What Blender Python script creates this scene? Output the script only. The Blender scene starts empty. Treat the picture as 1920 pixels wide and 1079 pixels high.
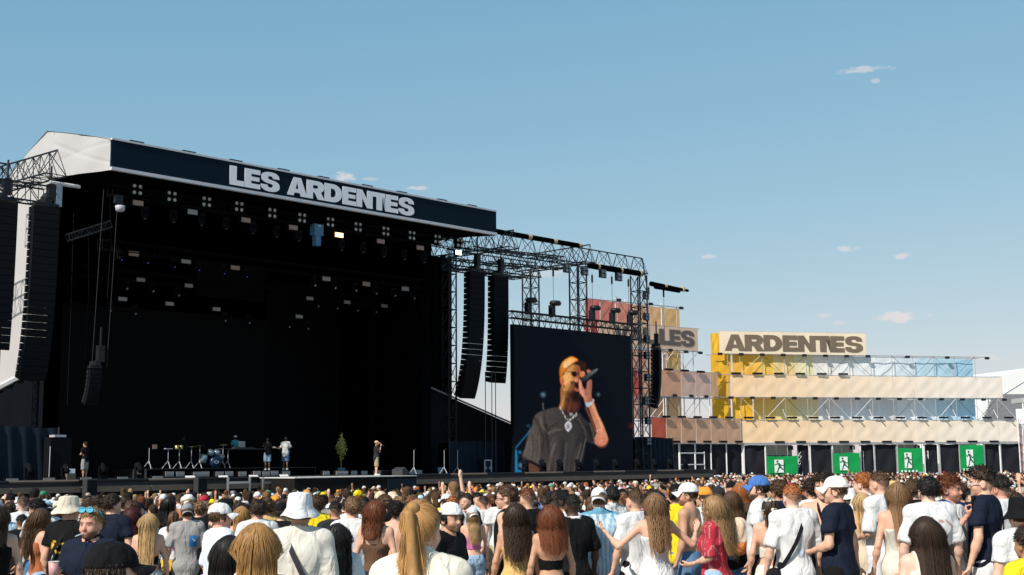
import bpy, math, random
import numpy as np
from mathutils import Vector, Matrix
from math import sin, cos, tan, pi, radians, atan, atan2, sqrt

random.seed(7); RNG = np.random.default_rng(11)
scene = bpy.context.scene
COL = scene.collection

# ------------------------------------------------------------------ camera
FPX = 2400.0                                   # focal length in pixels of a 1920 wide frame
CAM = np.array([0.0, 0.0, 2.1])
PITCH, ROLL = atan(326 / FPX), radians(.46)
_f = np.array([0, cos(PITCH), sin(PITCH)]); _r = np.array([1.0, 0, 0]); _u = np.cross(_r, _f)
CR = _r * cos(ROLL) - _u * sin(ROLL); CU = _u * cos(ROLL) + _r * sin(ROLL)
cam_data = bpy.data.cameras.new('camera'); cam = bpy.data.objects.new('camera', cam_data); COL.objects.link(cam)
cam_data.sensor_width = 36.0; cam_data.lens = FPX / 1920 * 36.0
cam_data.clip_start = .1; cam_data.clip_end = 6000
cam.matrix_world = Matrix(((CR[0], CU[0], -_f[0], CAM[0]), (CR[1], CU[1], -_f[1], CAM[1]), (CR[2], CU[2], -_f[2], CAM[2]), (0, 0, 0, 1)))
scene.camera = cam

# ------------------------------------------------------------------ world, sun, exposure
SUN = np.array([-.47, -.585, .66]); SUN /= np.linalg.norm(SUN)
SUN_EL = math.asin(SUN[2]); SUN_AZ = atan2(SUN[0], SUN[1])
world = bpy.data.worlds.new('World'); scene.world = world; world.use_nodes = True
wn, wl = world.node_tree.nodes, world.node_tree.links
wn.clear()
w_out = wn.new('ShaderNodeOutputWorld'); w_bg = wn.new('ShaderNodeBackground'); w_bg.inputs['Strength'].default_value = .079
sky = wn.new('ShaderNodeTexSky'); sky.sky_type = 'NISHITA'; sky.sun_disc = False
sky.sun_elevation = SUN_EL; sky.sun_rotation = SUN_AZ
sky.air_density = 1.0; sky.dust_density = .35; sky.ozone_density = 1.4; sky.altitude = 100
hs = wn.new('ShaderNodeHueSaturation'); hs.inputs['Hue'].default_value = .488; hs.inputs['Saturation'].default_value = .92; hs.inputs['Value'].default_value = 1.0
wl.new(sky.outputs[0], hs.inputs['Color'])
# grade the whole sky towards the photograph's flatter, more cyan blue (per channel power)
w_sep = wn.new('ShaderNodeSeparateColor'); w_com = wn.new('ShaderNodeCombineColor'); wl.new(hs.outputs[0], w_sep.inputs[0])
for ch, (ga, gg) in enumerate(((.988, .854), (.815, .489), (.816, .31))):
    q1 = wn.new('ShaderNodeMath'); q1.operation = 'MULTIPLY'; q1.inputs[1].default_value = .0911; wl.new(w_sep.outputs[ch], q1.inputs[0])
    q2 = wn.new('ShaderNodeMath'); q2.operation = 'POWER'; q2.inputs[1].default_value = gg; wl.new(q1.outputs[0], q2.inputs[0])
    q3 = wn.new('ShaderNodeMath'); q3.operation = 'MULTIPLY'; q3.inputs[1].default_value = ga / .0911; wl.new(q2.outputs[0], q3.inputs[0]); wl.new(q3.outputs[0], w_com.inputs[ch])
wtc = wn.new('ShaderNodeTexCoord')
wnoise = wn.new('ShaderNodeTexNoise'); wnoise.inputs['Scale'].default_value = 75; wnoise.inputs['Detail'].default_value = 9; wnoise.inputs['Roughness'].default_value = .62
wmap = wn.new('ShaderNodeMapping'); wmap.inputs['Scale'].default_value = (1, 1, 2.2)
wl.new(wtc.outputs['Generated'], wmap.inputs['Vector']); wl.new(wmap.outputs[0], wnoise.inputs['Vector'])
def ray(px, py): return _f * FPX + CR * (px - 960) + CU * (539.5 - py)
CLOUDS = [(1612, 131, 68, 9, .5), (1640, 152, 10, 6, .4), (1592, 468, 38, 8, .55), (1693, 480, 19, 8, .6), (1682, 594, 66, 13, .8), (1545, 592, 22, 6, .35),
          (1574, 606, 18, 5, .3), (638, 332, 30, 13, .75), (694, 336, 18, 5, .3), (784, 353, 26, 6, .6), (1328, 482, 18, 6, .45), (1020, 512, 75, 16, .35), (1848, 672, 40, 9, .35), (905, 640, 40, 14, .25)]
def wmath(op, a, b=None, c=None):
    n = wn.new('ShaderNodeMath'); n.operation = op
    for i, v in enumerate((a, b, c)):
        if v is None: continue
        if isinstance(v, (int, float)): n.inputs[i].default_value = v
        else: wl.new(v, n.inputs[i])
    return n.outputs[0]
total = None
for px, py, rx, ry, dens in CLOUDS:
    c = ray(px, py); c /= np.linalg.norm(c)
    e1 = np.cross(c, [0, 0, 1]); e1 /= np.linalg.norm(e1); e2 = np.cross(e1, c)
    d1 = wn.new('ShaderNodeVectorMath'); d1.operation = 'DOT_PRODUCT'; wl.new(wtc.outputs['Generated'], d1.inputs[0]); d1.inputs[1].default_value = tuple(e1 * FPX / rx)
    d2 = wn.new('ShaderNodeVectorMath'); d2.operation = 'DOT_PRODUCT'; wl.new(wtc.outputs['Generated'], d2.inputs[0]); d2.inputs[1].default_value = tuple(e2 * FPX / ry)
    d3 = wn.new('ShaderNodeVectorMath'); d3.operation = 'DOT_PRODUCT'; wl.new(wtc.outputs['Generated'], d3.inputs[0]); d3.inputs[1].default_value = tuple(c)
    q = wmath('ADD', wmath('MULTIPLY', d1.outputs['Value'], d1.outputs['Value']), wmath('MULTIPLY', d2.outputs['Value'], d2.outputs['Value']))
    m = wmath('SUBTRACT', wmath('MULTIPLY', wnoise.outputs[0], 2.3), wmath('MULTIPLY_ADD', q, .75, .62))
    mm = wn.new('ShaderNodeMapRange'); mm.interpolation_type = 'SMOOTHSTEP'; wl.new(m, mm.inputs[0]); mm.inputs[1].default_value = .0; mm.inputs[2].default_value = .55; mm.inputs[3].default_value = 0; mm.inputs[4].default_value = dens
    v = wmath('MULTIPLY', mm.outputs[0], wmath('GREATER_THAN', d3.outputs['Value'], 0.5))
    total = v if total is None else wmath('MAXIMUM', total, v)
wmix = wn.new('ShaderNodeMix'); wmix.data_type = 'RGBA'
wl.new(total, wmix.inputs[0]); wl.new(w_com.outputs[0], wmix.inputs[6]); wmix.inputs[7].default_value = (9.0, 8.2, 8.1, 1)
wl.new(wmix.outputs[2], w_bg.inputs['Color']); wl.new(w_bg.outputs[0], w_out.inputs[0])

sun_data = bpy.data.lights.new('sun', 'SUN'); sun_data.energy = 4.8; sun_data.angle = radians(.5); sun_data.color = (1.0, .94, .85)
sun = bpy.data.objects.new('sun', sun_data); COL.objects.link(sun)
sun.rotation_euler = Vector(-SUN).to_track_quat('-Z', 'Y').to_euler(); sun.location = (-60, -40, 80)
vs = scene.view_settings
vs.view_transform = 'Standard'; vs.look = 'None'; vs.exposure = .2; vs.gamma = 1.0; vs.use_curve_mapping = False
scene.cycles.max_bounces = 6; scene.cycles.diffuse_bounces = 3; scene.cycles.glossy_bounces = 2; scene.cycles.transmission_bounces = 4; scene.cycles.transparent_max_bounces = 6

# ------------------------------------------------------------------ places: photo pixel -> point on a real plane
def aty(px, py, Y):
    d = ray(px, py); return CAM + d * (Y / d[1])
O0 = aty(205.8, 319, 57.5); O0[2] = 0.0
TH = radians(44.1)
US = np.array([sin(TH), cos(TH), 0]); WS = np.array([-cos(TH), sin(TH), 0])       # along the stage front, into the stage
STAGE_ROT = pi / 2 - TH
def stw(px, py, w):
    d = ray(px, py); t = (w - (CAM - O0) @ WS) / (d @ WS); P = CAM + d * t; return float((P - O0) @ US), float(P[2])
def sts(px, py, s):
    d = ray(px, py); t = (s - (CAM - O0) @ US) / (d @ US); P = CAM + d * t; return float((P - O0) @ WS), float(P[2])
def SW(s, w, z): return O0 + US * s + WS * w + np.array([0, 0, z])
def proj(P):
    d = np.asarray(P, float) - CAM; k = FPX / (d @ _f); return 960 + k * (d @ CR), 539.5 - k * (d @ CU), k
def ground_z(x, y):
    d = sqrt(x * x + y * y); return float(np.interp(d, (0, 6, 18, 30, 48, 105, 124), (.27, .25, -.05, -.42, -.83, -.90, -1.0)))
DECK = 1.42

# ------------------------------------------------------------------ materials
def new_mat(name):
    m = bpy.data.materials.new(name); m.use_nodes = True; nt = m.node_tree; b = nt.nodes['Principled BSDF']; return m, nt, b
def add_bump(nt, b, scale, strength, dist=.01, coord='Object', stretch=(1, 1, 1), detail=4):
    tc = nt.nodes.new('ShaderNodeTexCoord'); mp = nt.nodes.new('ShaderNodeMapping'); mp.inputs['Scale'].default_value = stretch
    nz = nt.nodes.new('ShaderNodeTexNoise'); nz.inputs['Scale'].default_value = scale; nz.inputs['Detail'].default_value = detail
    bp = nt.nodes.new('ShaderNodeBump'); bp.inputs['Strength'].default_value = strength; bp.inputs['Distance'].default_value = dist
    nt.links.new(tc.outputs[coord], mp.inputs[0]); nt.links.new(mp.outputs[0], nz.inputs['Vector']); nt.links.new(nz.outputs[0], bp.inputs['Height']); nt.links.new(bp.outputs[0], b.inputs['Normal'])
    return nz
def mat(name, rgb, rough=.7, metal=0.0, var=.18, vscale=3.0, bump=0.0, bscale=20.0, emit=None, spec=.4, stretch=(1, 1, 1)):
    m, nt, b = new_mat(name)
    b.inputs['Roughness'].default_value = rough; b.inputs['Metallic'].default_value = metal
    b.inputs['Specular IOR Level'].default_value = spec
    tc = nt.nodes.new('ShaderNodeTexCoord'); mp = nt.nodes.new('ShaderNodeMapping'); mp.inputs['Scale'].default_value = stretch
    nz = nt.nodes.new('ShaderNodeTexNoise'); nz.inputs['Scale'].default_value = vscale; nz.inputs['Detail'].default_value = 5
    mx = nt.nodes.new('ShaderNodeMix'); mx.data_type = 'RGBA'
    mx.inputs[6].default_value = (*[c * (1 - var) for c in rgb], 1); mx.inputs[7].default_value = (*[min(1, c * (1 + var)) for c in rgb], 1)
    nt.links.new(tc.outputs['Object'], mp.inputs[0]); nt.links.new(mp.outputs[0], nz.inputs['Vector']); nt.links.new(nz.outputs[0], mx.inputs[0]); nt.links.new(mx.outputs[2], b.inputs['Base Color'])
    if bump: add_bump(nt, b, bscale, bump, .05, stretch=stretch)
    if emit:
        b.inputs['Emission Color'].default_value = (*emit[:3], 1); b.inputs['Emission Strength'].default_value = emit[3]
    return m
M = {}
M['white_pvc'] = mat('white_pvc', (.45, .437, .425), .6, var=.05, vscale=.6, bump=.35, bscale=.7)
M['navy'] = mat('navy_vinyl', (.002, .011, .022), .7, var=.1, spec=.1, bump=.05, bscale=1.2)
M['letter_white'] = mat('letter_white', (.82, .82, .85), .6, var=.03)
M['trim_grey'] = mat('trim_grey', (.55, .55, .57), .5, var=.2, vscale=1.5)
M['black_cloth'] = mat('black_cloth', (.0012, .0014, .002), .95, var=.35, vscale=.5, spec=.02, bump=.3, bscale=.8, stretch=(3, 3, .3))
M['black_scrim'] = mat('black_scrim', (.014, .015, .02), .85, var=.3, vscale=.8, spec=.15, bump=.5, bscale=1.1)
M['blue_scrim'] = mat('blue_scrim', (.006, .013, .022), .8, var=.45, vscale=1.3, spec=.2, bump=.6, bscale=1.6, stretch=(2.5, 2.5, .5))
M['deck'] = mat('deck_board', (.03, .03, .032), .6, var=.3)
M['deck_edge'] = mat('deck_edge_wood', (.12, .095, .075), .75, var=.4, vscale=2.0, stretch=(1, 1, 6))
M['black_metal'] = mat('black_metal', (.012, .013, .016), .5, metal=.3, var=.4)
M['truss_dark'] = mat('truss_dark', (.022, .026, .032), .45, metal=.4, var=.3)
M['truss_in'] = mat('truss_black', (.003, .003, .004), .7, var=.3, spec=.1)
M['alu'] = mat('aluminium', (.55, .55, .56), .4, metal=.8, var=.15)
M['galv'] = mat('galvanised_tube', (.42, .42, .42), .5, metal=.5, var=.25)
M['white_paint'] = mat('white_painted_tube', (.75, .74, .72), .5, var=.08)
M['cab'] = mat('speaker_black', (.004, .005, .007), .8, var=.3, spec=.1)
M['grille'] = mat('speaker_grille', (.007, .008, .011), .8, var=.5, vscale=40, spec=.1)
M['strobe_white'] = mat('strobe_panel_white', (.30, .28, .26), .5, var=.12)
M['strobe_warm'] = mat('strobe_panel_warm', (.33, .21, .155), .5, var=.12)
M['lens'] = mat('lamp_lens', (.55, .54, .52), .3, var=.1)
M['lens_blue'] = mat('lens_blue_led', (.004, .004, .012), .3, emit=(.12, .14, 1, .25))
M['lens_grey'] = mat('lens_grey', (.25, .3, .36), .15, metal=.3)
M['lamp_lit_warm'] = mat('lamp_lit_warm', (.9, .7, .5), .4, emit=(1, .5, .25, 3.2))
M['lamp_lit_white'] = mat('lamp_lit_white', (1, 1, .9), .4, emit=(1, .93, .75, 9))
M['ratchet'] = mat('beige_strap', (.5, .36, .22), .8)
M['case_grey'] = mat('case_grey', (.42, .41, .45), .5)
M['monitor'] = mat('wedge_monitor_black', (.03, .03, .033), .7)
M['case_blue'] = mat('case_blue_box', (.06, .18, .3), .6)
M['tent_white'] = mat('tent_white', (.8, .79, .77), .6, var=.05)
M['thrust_cloth'] = mat('thrust_cloth', (.012, .011, .010), .85, var=.4, spec=.1, bump=.3, bscale=2)
M['stand_grey'] = mat('stand_grey', (.2, .2, .21), .8, var=.6, vscale=6)
M['stage_scrim'] = mat('stage_scrim', (.004, .005, .008), .9, var=.3, vscale=.8, spec=.05, bump=.4, bscale=1.1)

# ------------------------------------------------------------------ mesh building
class MB:
    def __init__(s): s.v = []; s.f = []
    def quad(s, a, b, c, d):
        n = len(s.v); s.v += [tuple(a), tuple(b), tuple(c), tuple(d)]; s.f.append((n, n + 1, n + 2, n + 3)); return s
    def poly(s, pts):
        n = len(s.v); s.v += [tuple(p) for p in pts]; s.f.append(tuple(range(n, n + len(pts)))); return s
    def box(s, c, size, rot=None):
        hx, hy, hz = [q / 2 for q in size]; n = len(s.v)
        for x, y, z in ((-1, -1, -1), (1, -1, -1), (1, 1, -1), (-1, 1, -1), (-1, -1, 1), (1, -1, 1), (1, 1, 1), (-1, 1, 1)):
            p = Vector((x * hx, y * hy, z * hz))
            if rot is not None: p = rot @ p
            s.v.append((p.x + c[0], p.y + c[1], p.z + c[2]))
        for q in ((0, 3, 2, 1), (4, 5, 6, 7), (0, 1, 5, 4), (1, 2, 6, 5), (2, 3, 7, 6), (3, 0, 4, 7)): s.f.append(tuple(n + k for k in q))
        return s
    def tube(s, p0, p1, r, n=5, r2=None, caps=True):
        p0, p1 = Vector(p0), Vector(p1); d = p1 - p0
        if d.length < 1e-6: return s
        q = d.to_track_quat('Z', 'Y'); r2 = r if r2 is None else r2; b = len(s.v)
        for pp, rr in ((p0, r), (p1, r2)):
            for k in range(n):
                a = 2 * pi * k / n; o = q @ Vector((cos(a) * rr, sin(a) * rr, 0)); s.v.append(tuple(pp + o))
        for k in range(n): s.f.append((b + k, b + (k + 1) % n, b + n + (k + 1) % n, b + n + k))
        if caps: s.f.append(tuple(b + k for k in reversed(range(n)))); s.f.append(tuple(b + n + k for k in range(n)))
        return s
    def path(s, pts, r, n=5):
        for a, b in zip(pts[:-1], pts[1:]): s.tube(a, b, r, n)
        return s
    def prism(s, pts, y0, y1):                   # polygon in x,z extruded along y
        n = len(s.v); k = len(pts)
        s.v += [(p[0], y0, p[1]) for p in pts] + [(p[0], y1, p[1]) for p in pts]
        s.f.append(tuple(range(n, n + k))); s.f.append(tuple(range(n + 2 * k - 1, n + k - 1, -1)))
        for i in range(k): s.f.append((n + i, n + k + i, n + k + (i + 1) % k, n + (i + 1) % k))
        return s
    def lathe(s, prof, n=16, c=(0, 0, 0), sx=1, sy=1):
        b = len(s.v)
        for r, z in prof:
            for k in range(n):
                a = 2 * pi * k / n; s.v.append((c[0] + cos(a) * r * sx, c[1] + sin(a) * r * sy, c[2] + z))
        for i in range(len(prof) - 1):
            for k in range(n): s.f.append((b + i * n + k, b + i * n + (k + 1) % n, b + (i + 1) * n + (k + 1) % n, b + (i + 1) * n + k))
        return s
    def grid(s, fn, nu, nv):
        b = len(s.v)
        for j in range(nv + 1):
            for i in range(nu + 1): s.v.append(tuple(fn(i / nu, j / nv)))
        for j in range(nv):
            for i in range(nu):
                a = b + j * (nu + 1) + i; s.f.append((a, a + 1, a + nu + 2, a + nu + 1))
        return s
    def mesh(s, name, m, smooth=False):
        me = bpy.data.meshes.new(name); me.from_pydata(s.v, [], s.f); me.update()
        if m is not None: me.materials.append(m)
        if smooth: me.polygons.foreach_set('use_smooth', [True] * len(me.polygons))
        return me
def link(name, data, parent=None, loc=(0, 0, 0), rot=(0, 0, 0), color=None):
    o = bpy.data.objects.new(name, data); COL.objects.link(o); o.location = loc; o.rotation_euler = rot
    if parent is not None: o.parent = parent
    if color is not None: o.color = (*color[:3], 1)
    return o
def part(name, mb, m, parent, smooth=False, kind=None, label=None):
    o = link(name, mb.mesh(name, m, smooth), parent)
    if kind: o['kind'] = kind
    if label: o['label'] = label
    return o
def tag(o, label, cat, group=None):
    o['label'] = label; o['category'] = cat
    if group: o['group'] = group
    return o
def thing(name, label, cat, loc=(0, 0, 0), rz=0.0, group=None):
    o = link(name, None, None, tuple(float(q) for q in loc), (0, 0, rz)); return tag(o, label, cat, group)
def stage_thing(name, label, cat, s, w, z, group=None, rz=0.0): return thing(name, label, cat, SW(s, w, z), STAGE_ROT + rz, group)
KIDS = {}
def copy_tree(o, parent=None):
    c = o.copy(); COL.objects.link(c)
    if parent is not None: c.parent = parent
    for ch in list(o.children): copy_tree(ch, c)
    return c
def structure(name, mb, m, smooth=False):
    o = part(name, mb, m, None, smooth); o['kind'] = 'structure'; return o

# ------------------------------------------------------------------ lettering (heavy grotesque, own outlines)
def arc(cx, cy, rx, ry, a0, a1, n=10): return [(cx + rx * cos(radians(a0 + (a1 - a0) * i / n)), cy + ry * sin(radians(a0 + (a1 - a0) * i / n))) for i in range(n + 1)]
def cr(pts, n=6, closed=False):
    P = [np.array(p, float) for p in pts]; k = len(P); out = []
    for i in range(k if closed else k - 1):
        p0 = P[(i - 1) % k] if closed or i > 0 else P[0]; p1 = P[i]; p2 = P[(i + 1) % k]; p3 = P[(i + 2) % k] if closed or i + 2 < k else P[-1]
        for j in range(n):
            t = j / n; out.append(.5 * (2 * p1 + (p2 - p0) * t + (2 * p0 - 5 * p1 + 4 * p2 - p3) * t * t + (3 * p1 - p0 - 3 * p2 + p3) * t ** 3))
    if not closed: out.append(P[-1])
    return out
def glyph_S():
    a = cr([(.93, .68), (.90, .85), (.74, .98), (.48, 1.02), (.22, .98), (.05, .86), (.02, .70), (.06, .55), (.22, .45), (.45, .40), (.57, .37), (.61, .31), (.57, .23), (.47, .20), (.37, .23), (.33, .33)], 4)
    b = cr([(0, .33), (.03, .16), (.18, .03), (.46, -.02), (.75, .02), (.92, .15), (.95, .31), (.90, .46), (.74, .56), (.50, .61), (.38, .65), (.35, .71), (.38, .77), (.47, .80), (.57, .77), (.61, .68)], 4)
    return [[tuple(q) for q in a] + [tuple(q) for q in b]]
GLYPH = {
    'L': (.72, [[(0, 0), (.70, 0), (.70, .27), (.34, .27), (.34, 1), (0, 1)]]),
    'E': (.80, [[(0, 0), (.78, 0), (.78, .25), (.33, .25), (.33, .39), (.73, .39), (.73, .61), (.33, .61), (.33, .75), (.77, .75), (.77, 1), (0, 1)]]),
    'S': (.95, glyph_S()),
    'A': (1.02, [[(0, 0), (.34, 0), (.39, .17), (.66, .17), (.71, 0), (1.06, 0), (.72, 1), (.34, 1)], [(.44, .38), (.525, .72), (.61, .38)]]),
    'R': (.96, [[(0, 0), (.34, 0), (.34, .35), (.42, .35)] + [(.60, 0), (.98, 0), (.77, .40)] + arc(.62, .69, .33, .31, -55, 90, 9) + [(0, 1)], [(.34, .58), (.52, .58)] + arc(.53, .67, .09, .09, -90, 90, 6) + [(.34, .76)]]),
    'D': (.98, [[(0, 0), (.47, 0)] + arc(.47, .5, .49, .5, -90, 90, 14) + [(0, 1)], [(.34, .26), (.44, .26)] + arc(.44, .5, .18, .24, -90, 90, 8) + [(.34, .74)]]),
    'N': (.92, [[(0, 0), (.32, 0), (.32, .52), (.60, 0), (.92, 0), (.92, 1), (.60, 1), (.60, .48), (.32, 1), (0, 1)]]),
    'T': (.74, [[(.22, 0), (.56, 0), (.56, .73), (.78, .73), (.78, 1), (0, 1), (0, .73), (.22, .73)]]),
    'V': (.95, [[(.34, 0), (.72, 0), (1.04, 1), (.70, 1), (.53, .36), (.36, 1), (0, 1)]]),
    'F': (.78, [[(0, 0), (.33, 0), (.33, .37), (.72, .37), (.72, .61), (.33, .61), (.33, .75), (.77, .75), (.77, 1), (0, 1)]]),
    'I': (.38, [[(0, 0), (.34, 0), (.34, 1), (0, 1)]]),
    '1': (.5, [[(.1, 0), (.4, 0), (.4, 1), (.1, 1), (.1, .8)]]), ' ': (.38, [])}
def text_mesh(name, text, width, height, m, kern=.0, thick=.01):
    cu = bpy.data.curves.new(name, 'CURVE'); cu.dimensions = '2D'; cu.fill_mode = 'BOTH'; cu.extrude = thick
    x = 0; specs = []
    for ch in text:
        adv, polys = GLYPH[ch]
        for p in polys: specs.append([(px + x, py) for px, py in p])
        x += adv + kern
    sx = width / (x - kern)
    for p in specs:
        sp = cu.splines.new('POLY'); sp.points.add(len(p) - 1); sp.use_cyclic_u = True
        for q, (px, py) in zip(sp.points, p): q.co = (px * sx, py * height, 0, 1)
    o = bpy.data.objects.new('tmp', cu); COL.objects.link(o)
    dg = bpy.context.evaluated_depsgraph_get(); dg.update()
    me = bpy.data.meshes.new_from_object(o.evaluated_get(dg)); me.name = name
    bpy.data.objects.remove(o); me.materials.clear(); me.materials.append(m)
    me.transform(Matrix.Rotation(pi / 2, 4, 'X'))                      # stand it up in x,z facing -y
    return me

# ------------------------------------------------------------------ trusses
def truss(t, p0, p1, wid, hgt, m, cell=None, tri=False, r=.035, rb=.018):
    """chords as parts, bracing joined; local points of t"""
    p0, p1 = Vector(p0), Vector(p1); d = (p1 - p0); L = d.length; d /= L
    up = Vector((0, 0, 1)) if abs(d.z) < .9 else Vector((0, 1, 0)); side = d.cross(up).normalized(); up = side.cross(d).normalized()
    if tri: cs = [up * hgt, side * wid / 2, -side * wid / 2]
    else: cs = [side * a * wid / 2 + up * b * hgt / 2 for a, b in ((-1, -1), (1, -1), (1, 1), (-1, 1))]
    for c in cs: part('chord', MB().tube(p0 + c, p1 + c, r, 6), m, t)
    n = max(2, round(L / (cell or hgt))); mb = MB(); k = len(cs)
    for j in range(k):
        a, b = cs[j], cs[(j + 1) % k]
        for i in range(n):
            q0, q1 = p0 + d * (L * i / n), p0 + d * (L * (i + 1) / n)
            if i % 2: mb.tube(q0 + a, q1 + b, rb, 4)
            else: mb.tube(q0 + b, q1 + a, rb, 4)
            mb.tube(q0 + a, q0 + b, rb, 4)
        mb.tube(p1 + a, p1 + b, rb, 4)
    part('bracing', mb, m, t)
def tower(s, w, z0, z1, label, wid=.8, m=None):
    t = stage_thing('truss_tower', label, 'truss tower', s, w, z0)
    H = z1 - z0; h = wid / 2; m = m or M['truss_dark']
    cs = [Vector((a * h, b * h, 0)) for a, b in ((-1, -1), (1, -1), (1, 1), (-1, 1))]
    for c in cs: part('chord', MB().tube(c, c + Vector((0, 0, H)), .055, 6), m, t)
    mb = MB(); n = round(H / 1.15)
    for i in range(n):
        z, zz = H * i / n, H * (i + 1) / n
        for j in range(4):
            a, b = cs[j], cs[(j + 1) % 4]
            mb.tube(a + Vector((0, 0, z)), b + Vector((0, 0, zz)), .022, 4); mb.tube(b + Vector((0, 0, z)), a + Vector((0, 0, zz)), .022, 4)
            mb.tube(a + Vector((0, 0, z)), b + Vector((0, 0, z)), .03, 4)
    part('bracing', mb, m, t)
    part('base_plate', MB().box((0, 0, .05), (wid + .4, wid + .4, .1)), m, t)
    return t
# ================================================================== ground
def make_ground():
    m, nt, b = new_mat('dry_ground'); b.inputs['Roughness'].default_value = .95
    tc = nt.nodes.new('ShaderNodeTexCoord'); n1 = nt.nodes.new('ShaderNodeTexNoise'); n1.inputs['Scale'].default_value = .8; n1.inputs['Detail'].default_value = 8
    n2 = nt.nodes.new('ShaderNodeTexNoise'); n2.inputs['Scale'].default_value = 45; n2.inputs['Detail'].default_value = 4
    r = nt.nodes.new('ShaderNodeValToRGB'); r.color_ramp.elements[0].color = (.20, .18, .155, 1); r.color_ramp.elements[1].color = (.36, .34, .31, 1)
    mx = nt.nodes.new('ShaderNodeMath'); mx.operation = 'MULTIPLY_ADD'; mx.inputs[1].default_value = .5
    nt.links.new(tc.outputs['Object'], n1.inputs['Vector']); nt.links.new(tc.outputs['Object'], n2.inputs['Vector'])
    nt.links.new(n2.outputs[0], mx.inputs[0]); h = nt.nodes.new('ShaderNodeMath'); h.operation = 'MULTIPLY'; h.inputs[1].default_value = .5
    nt.links.new(n1.outputs[0], h.inputs[0]); nt.links.new(h.outputs[0], mx.inputs[2]); nt.links.new(mx.outputs[0], r.inputs[0]); nt.links.new(r.outputs[0], b.inputs['Base Color'])
    bp = nt.nodes.new('ShaderNodeBump'); bp.inputs['Strength'].default_value = .5; bp.inputs['Distance'].default_value = .02; nt.links.new(n2.outputs[0], bp.inputs['Height']); nt.links.new(bp.outputs[0], b.inputs['Normal'])
    mb = MB(); rs = [0, 3, 6, 10, 18, 24, 30, 36, 42, 48, 60, 90, 124, 180, 300, 900, 3000]; n = 48
    for rr in rs:
        for k in range(n):
            a = 2 * pi * k / n; x, y = rr * cos(a), rr * sin(a); mb.v.append((x, y, ground_z(x, y)))
    for i in range(len(rs) - 1):
        for k in range(n): mb.f.append((i * n + k, i * n + (k + 1) % n, (i + 1) * n + (k + 1) % n, (i + 1) * n + k))
    mb.f = [f for f in mb.f]
    structure('ground', mb, m, True)
make_ground()

# ================================================================== the main stage (local frame: x along the front, y into the stage, z up)
FW = 25.05                       # width of the roof
st = stage_thing('concert_stage', 'large black festival stage under a white gabled roof with a dark blue name banner', 'stage', 0, 0, 0)
Z0, Z1, ZP, WP = 15.51, 16.92, 18.53, 6.45        # fascia bottom and top, ridge height, ridge depth
WB, ZB = 16.0, 14.8
def roof_pts(y):
    if y < 0.0: return Z1
    if y < WP: return Z1 + (ZP - Z1) * (y / WP) ** .92
    return ZP + (ZB - ZP) * ((y - WP) / (WB - WP))
part('roof_sheet', MB().grid(lambda u, v: (-.02 + u * (FW + .04), v * WB, roof_pts(v * WB) + .03 + .05 * sin(u * 40) * (v < 1) * (v > 0)), 60, 20), M['white_pvc'], st, True)
for x in (0.0, FW):
    mb = MB(); n = 26
    low = lambda y: Z0 + (16.06 - Z0) * (y / 5.64) if y < 5.64 else 16.06
    def gp(u, v, x=x):
        y = .012 + u * 5.63; return (x + .035 * sin(u * 9 + v * 4) + +.02 * math.exp(-((v - .25 - .5 * u) / .05) ** 2) + .02 * math.exp(-((v - .9 + .6 * u) / .04) ** 2) + .03 * math.exp(-((u - .62 + .1 * v) / .03) ** 2), y, low(y) + (roof_pts(y) - low(y)) * v)
    part('gable_sheet', mb.grid(gp, 40, 24), M['white_pvc'], st, True)
    def gp2(u, v, x=x):
        y = 5.642 + u * (WB - 5.642); zb = 6.55 - .19 * (y - 8.4) if y > 8.0 else 6.63
        return (x + .05 * sin(u * 17) * sin(v * 7) + .03 * math.exp(-((v - .2 - .9 * u) / .04) ** 2), y, zb + (roof_pts(y) - zb) * v)
    part('gable_sheet', MB().grid(gp2, 24, 24), M['white_pvc'] if x < 1 else M['stage_scrim'], st, True)
    part('side_edge_trim', MB().path([(x - .06, 5.6, 6.45), (x - .06, 8.0, 6.45), (x - .06, WB, 4.95)], .16, 6), M['trim_grey'] if x < 1 else M['stage_scrim'], st)
    part('side_drape', MB().grid(lambda u, v, x=x: (x + .06 * sin(u * 60), 5.66 + u * (WB - 5.7), -1.2 + v * ((6.6 if u < .23 else 6.6 - 1.6 * (u - .23) / .77) + 1.2)), 90, 1), M['stage_scrim'], st, True)
fb = part('fascia_banner', MB().box((FW / 2, -.06, (Z0 + Z1) / 2 + .06), (FW, .12, Z1 - Z0 - .12)), M['navy'], st)
part('fascia_trim', MB().box((FW / 2, -.09, Z0 + .06), (FW + .02, .2, .15)), M['trim_grey'], st)
part('fascia_trim', MB().box((FW / 2, -.07, Z1 + .045), (FW + .02, .17, .09)), M['trim_grey'], st)
for k in range(9): part('roof_clamp', MB().box((1.3 + k * 2.75 + .2 * sin(k * 3), -.02, Z1 + .13), (.7, .16, .07)), M['black_metal'], st)
sL, zL = stw(430, 348, -.13); sR, zR = stw(776.5, 404, -.13)
tm = text_mesh('lettering', 'LES ARDENTES', sR - sL, .97, M['letter_white'], thick=.008)
link('lettering', tm, fb, (sL, -.135, 15.78))
part('soffit', MB().quad((0, 0, Z0 - .02), (FW, 0, Z0 - .02), (FW, 5.6, 16.0), (0, 5.6, 16.0)), M['black_cloth'], st)
part('ceiling_cloth', MB().quad((.05, 5.6, 15.9), (FW - .05, 5.6, 15.9), (FW - .05, WB - .1, 14.6), (.05, WB - .1, 14.6)), M['black_cloth'], st)
part('back_drape', MB().grid(lambda u, v: (-5 + u * 36, 14.6 + .12 * sin(u * 190), .6 + v * 14.4), 300, 1), M['black_cloth'], st, True)
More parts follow.
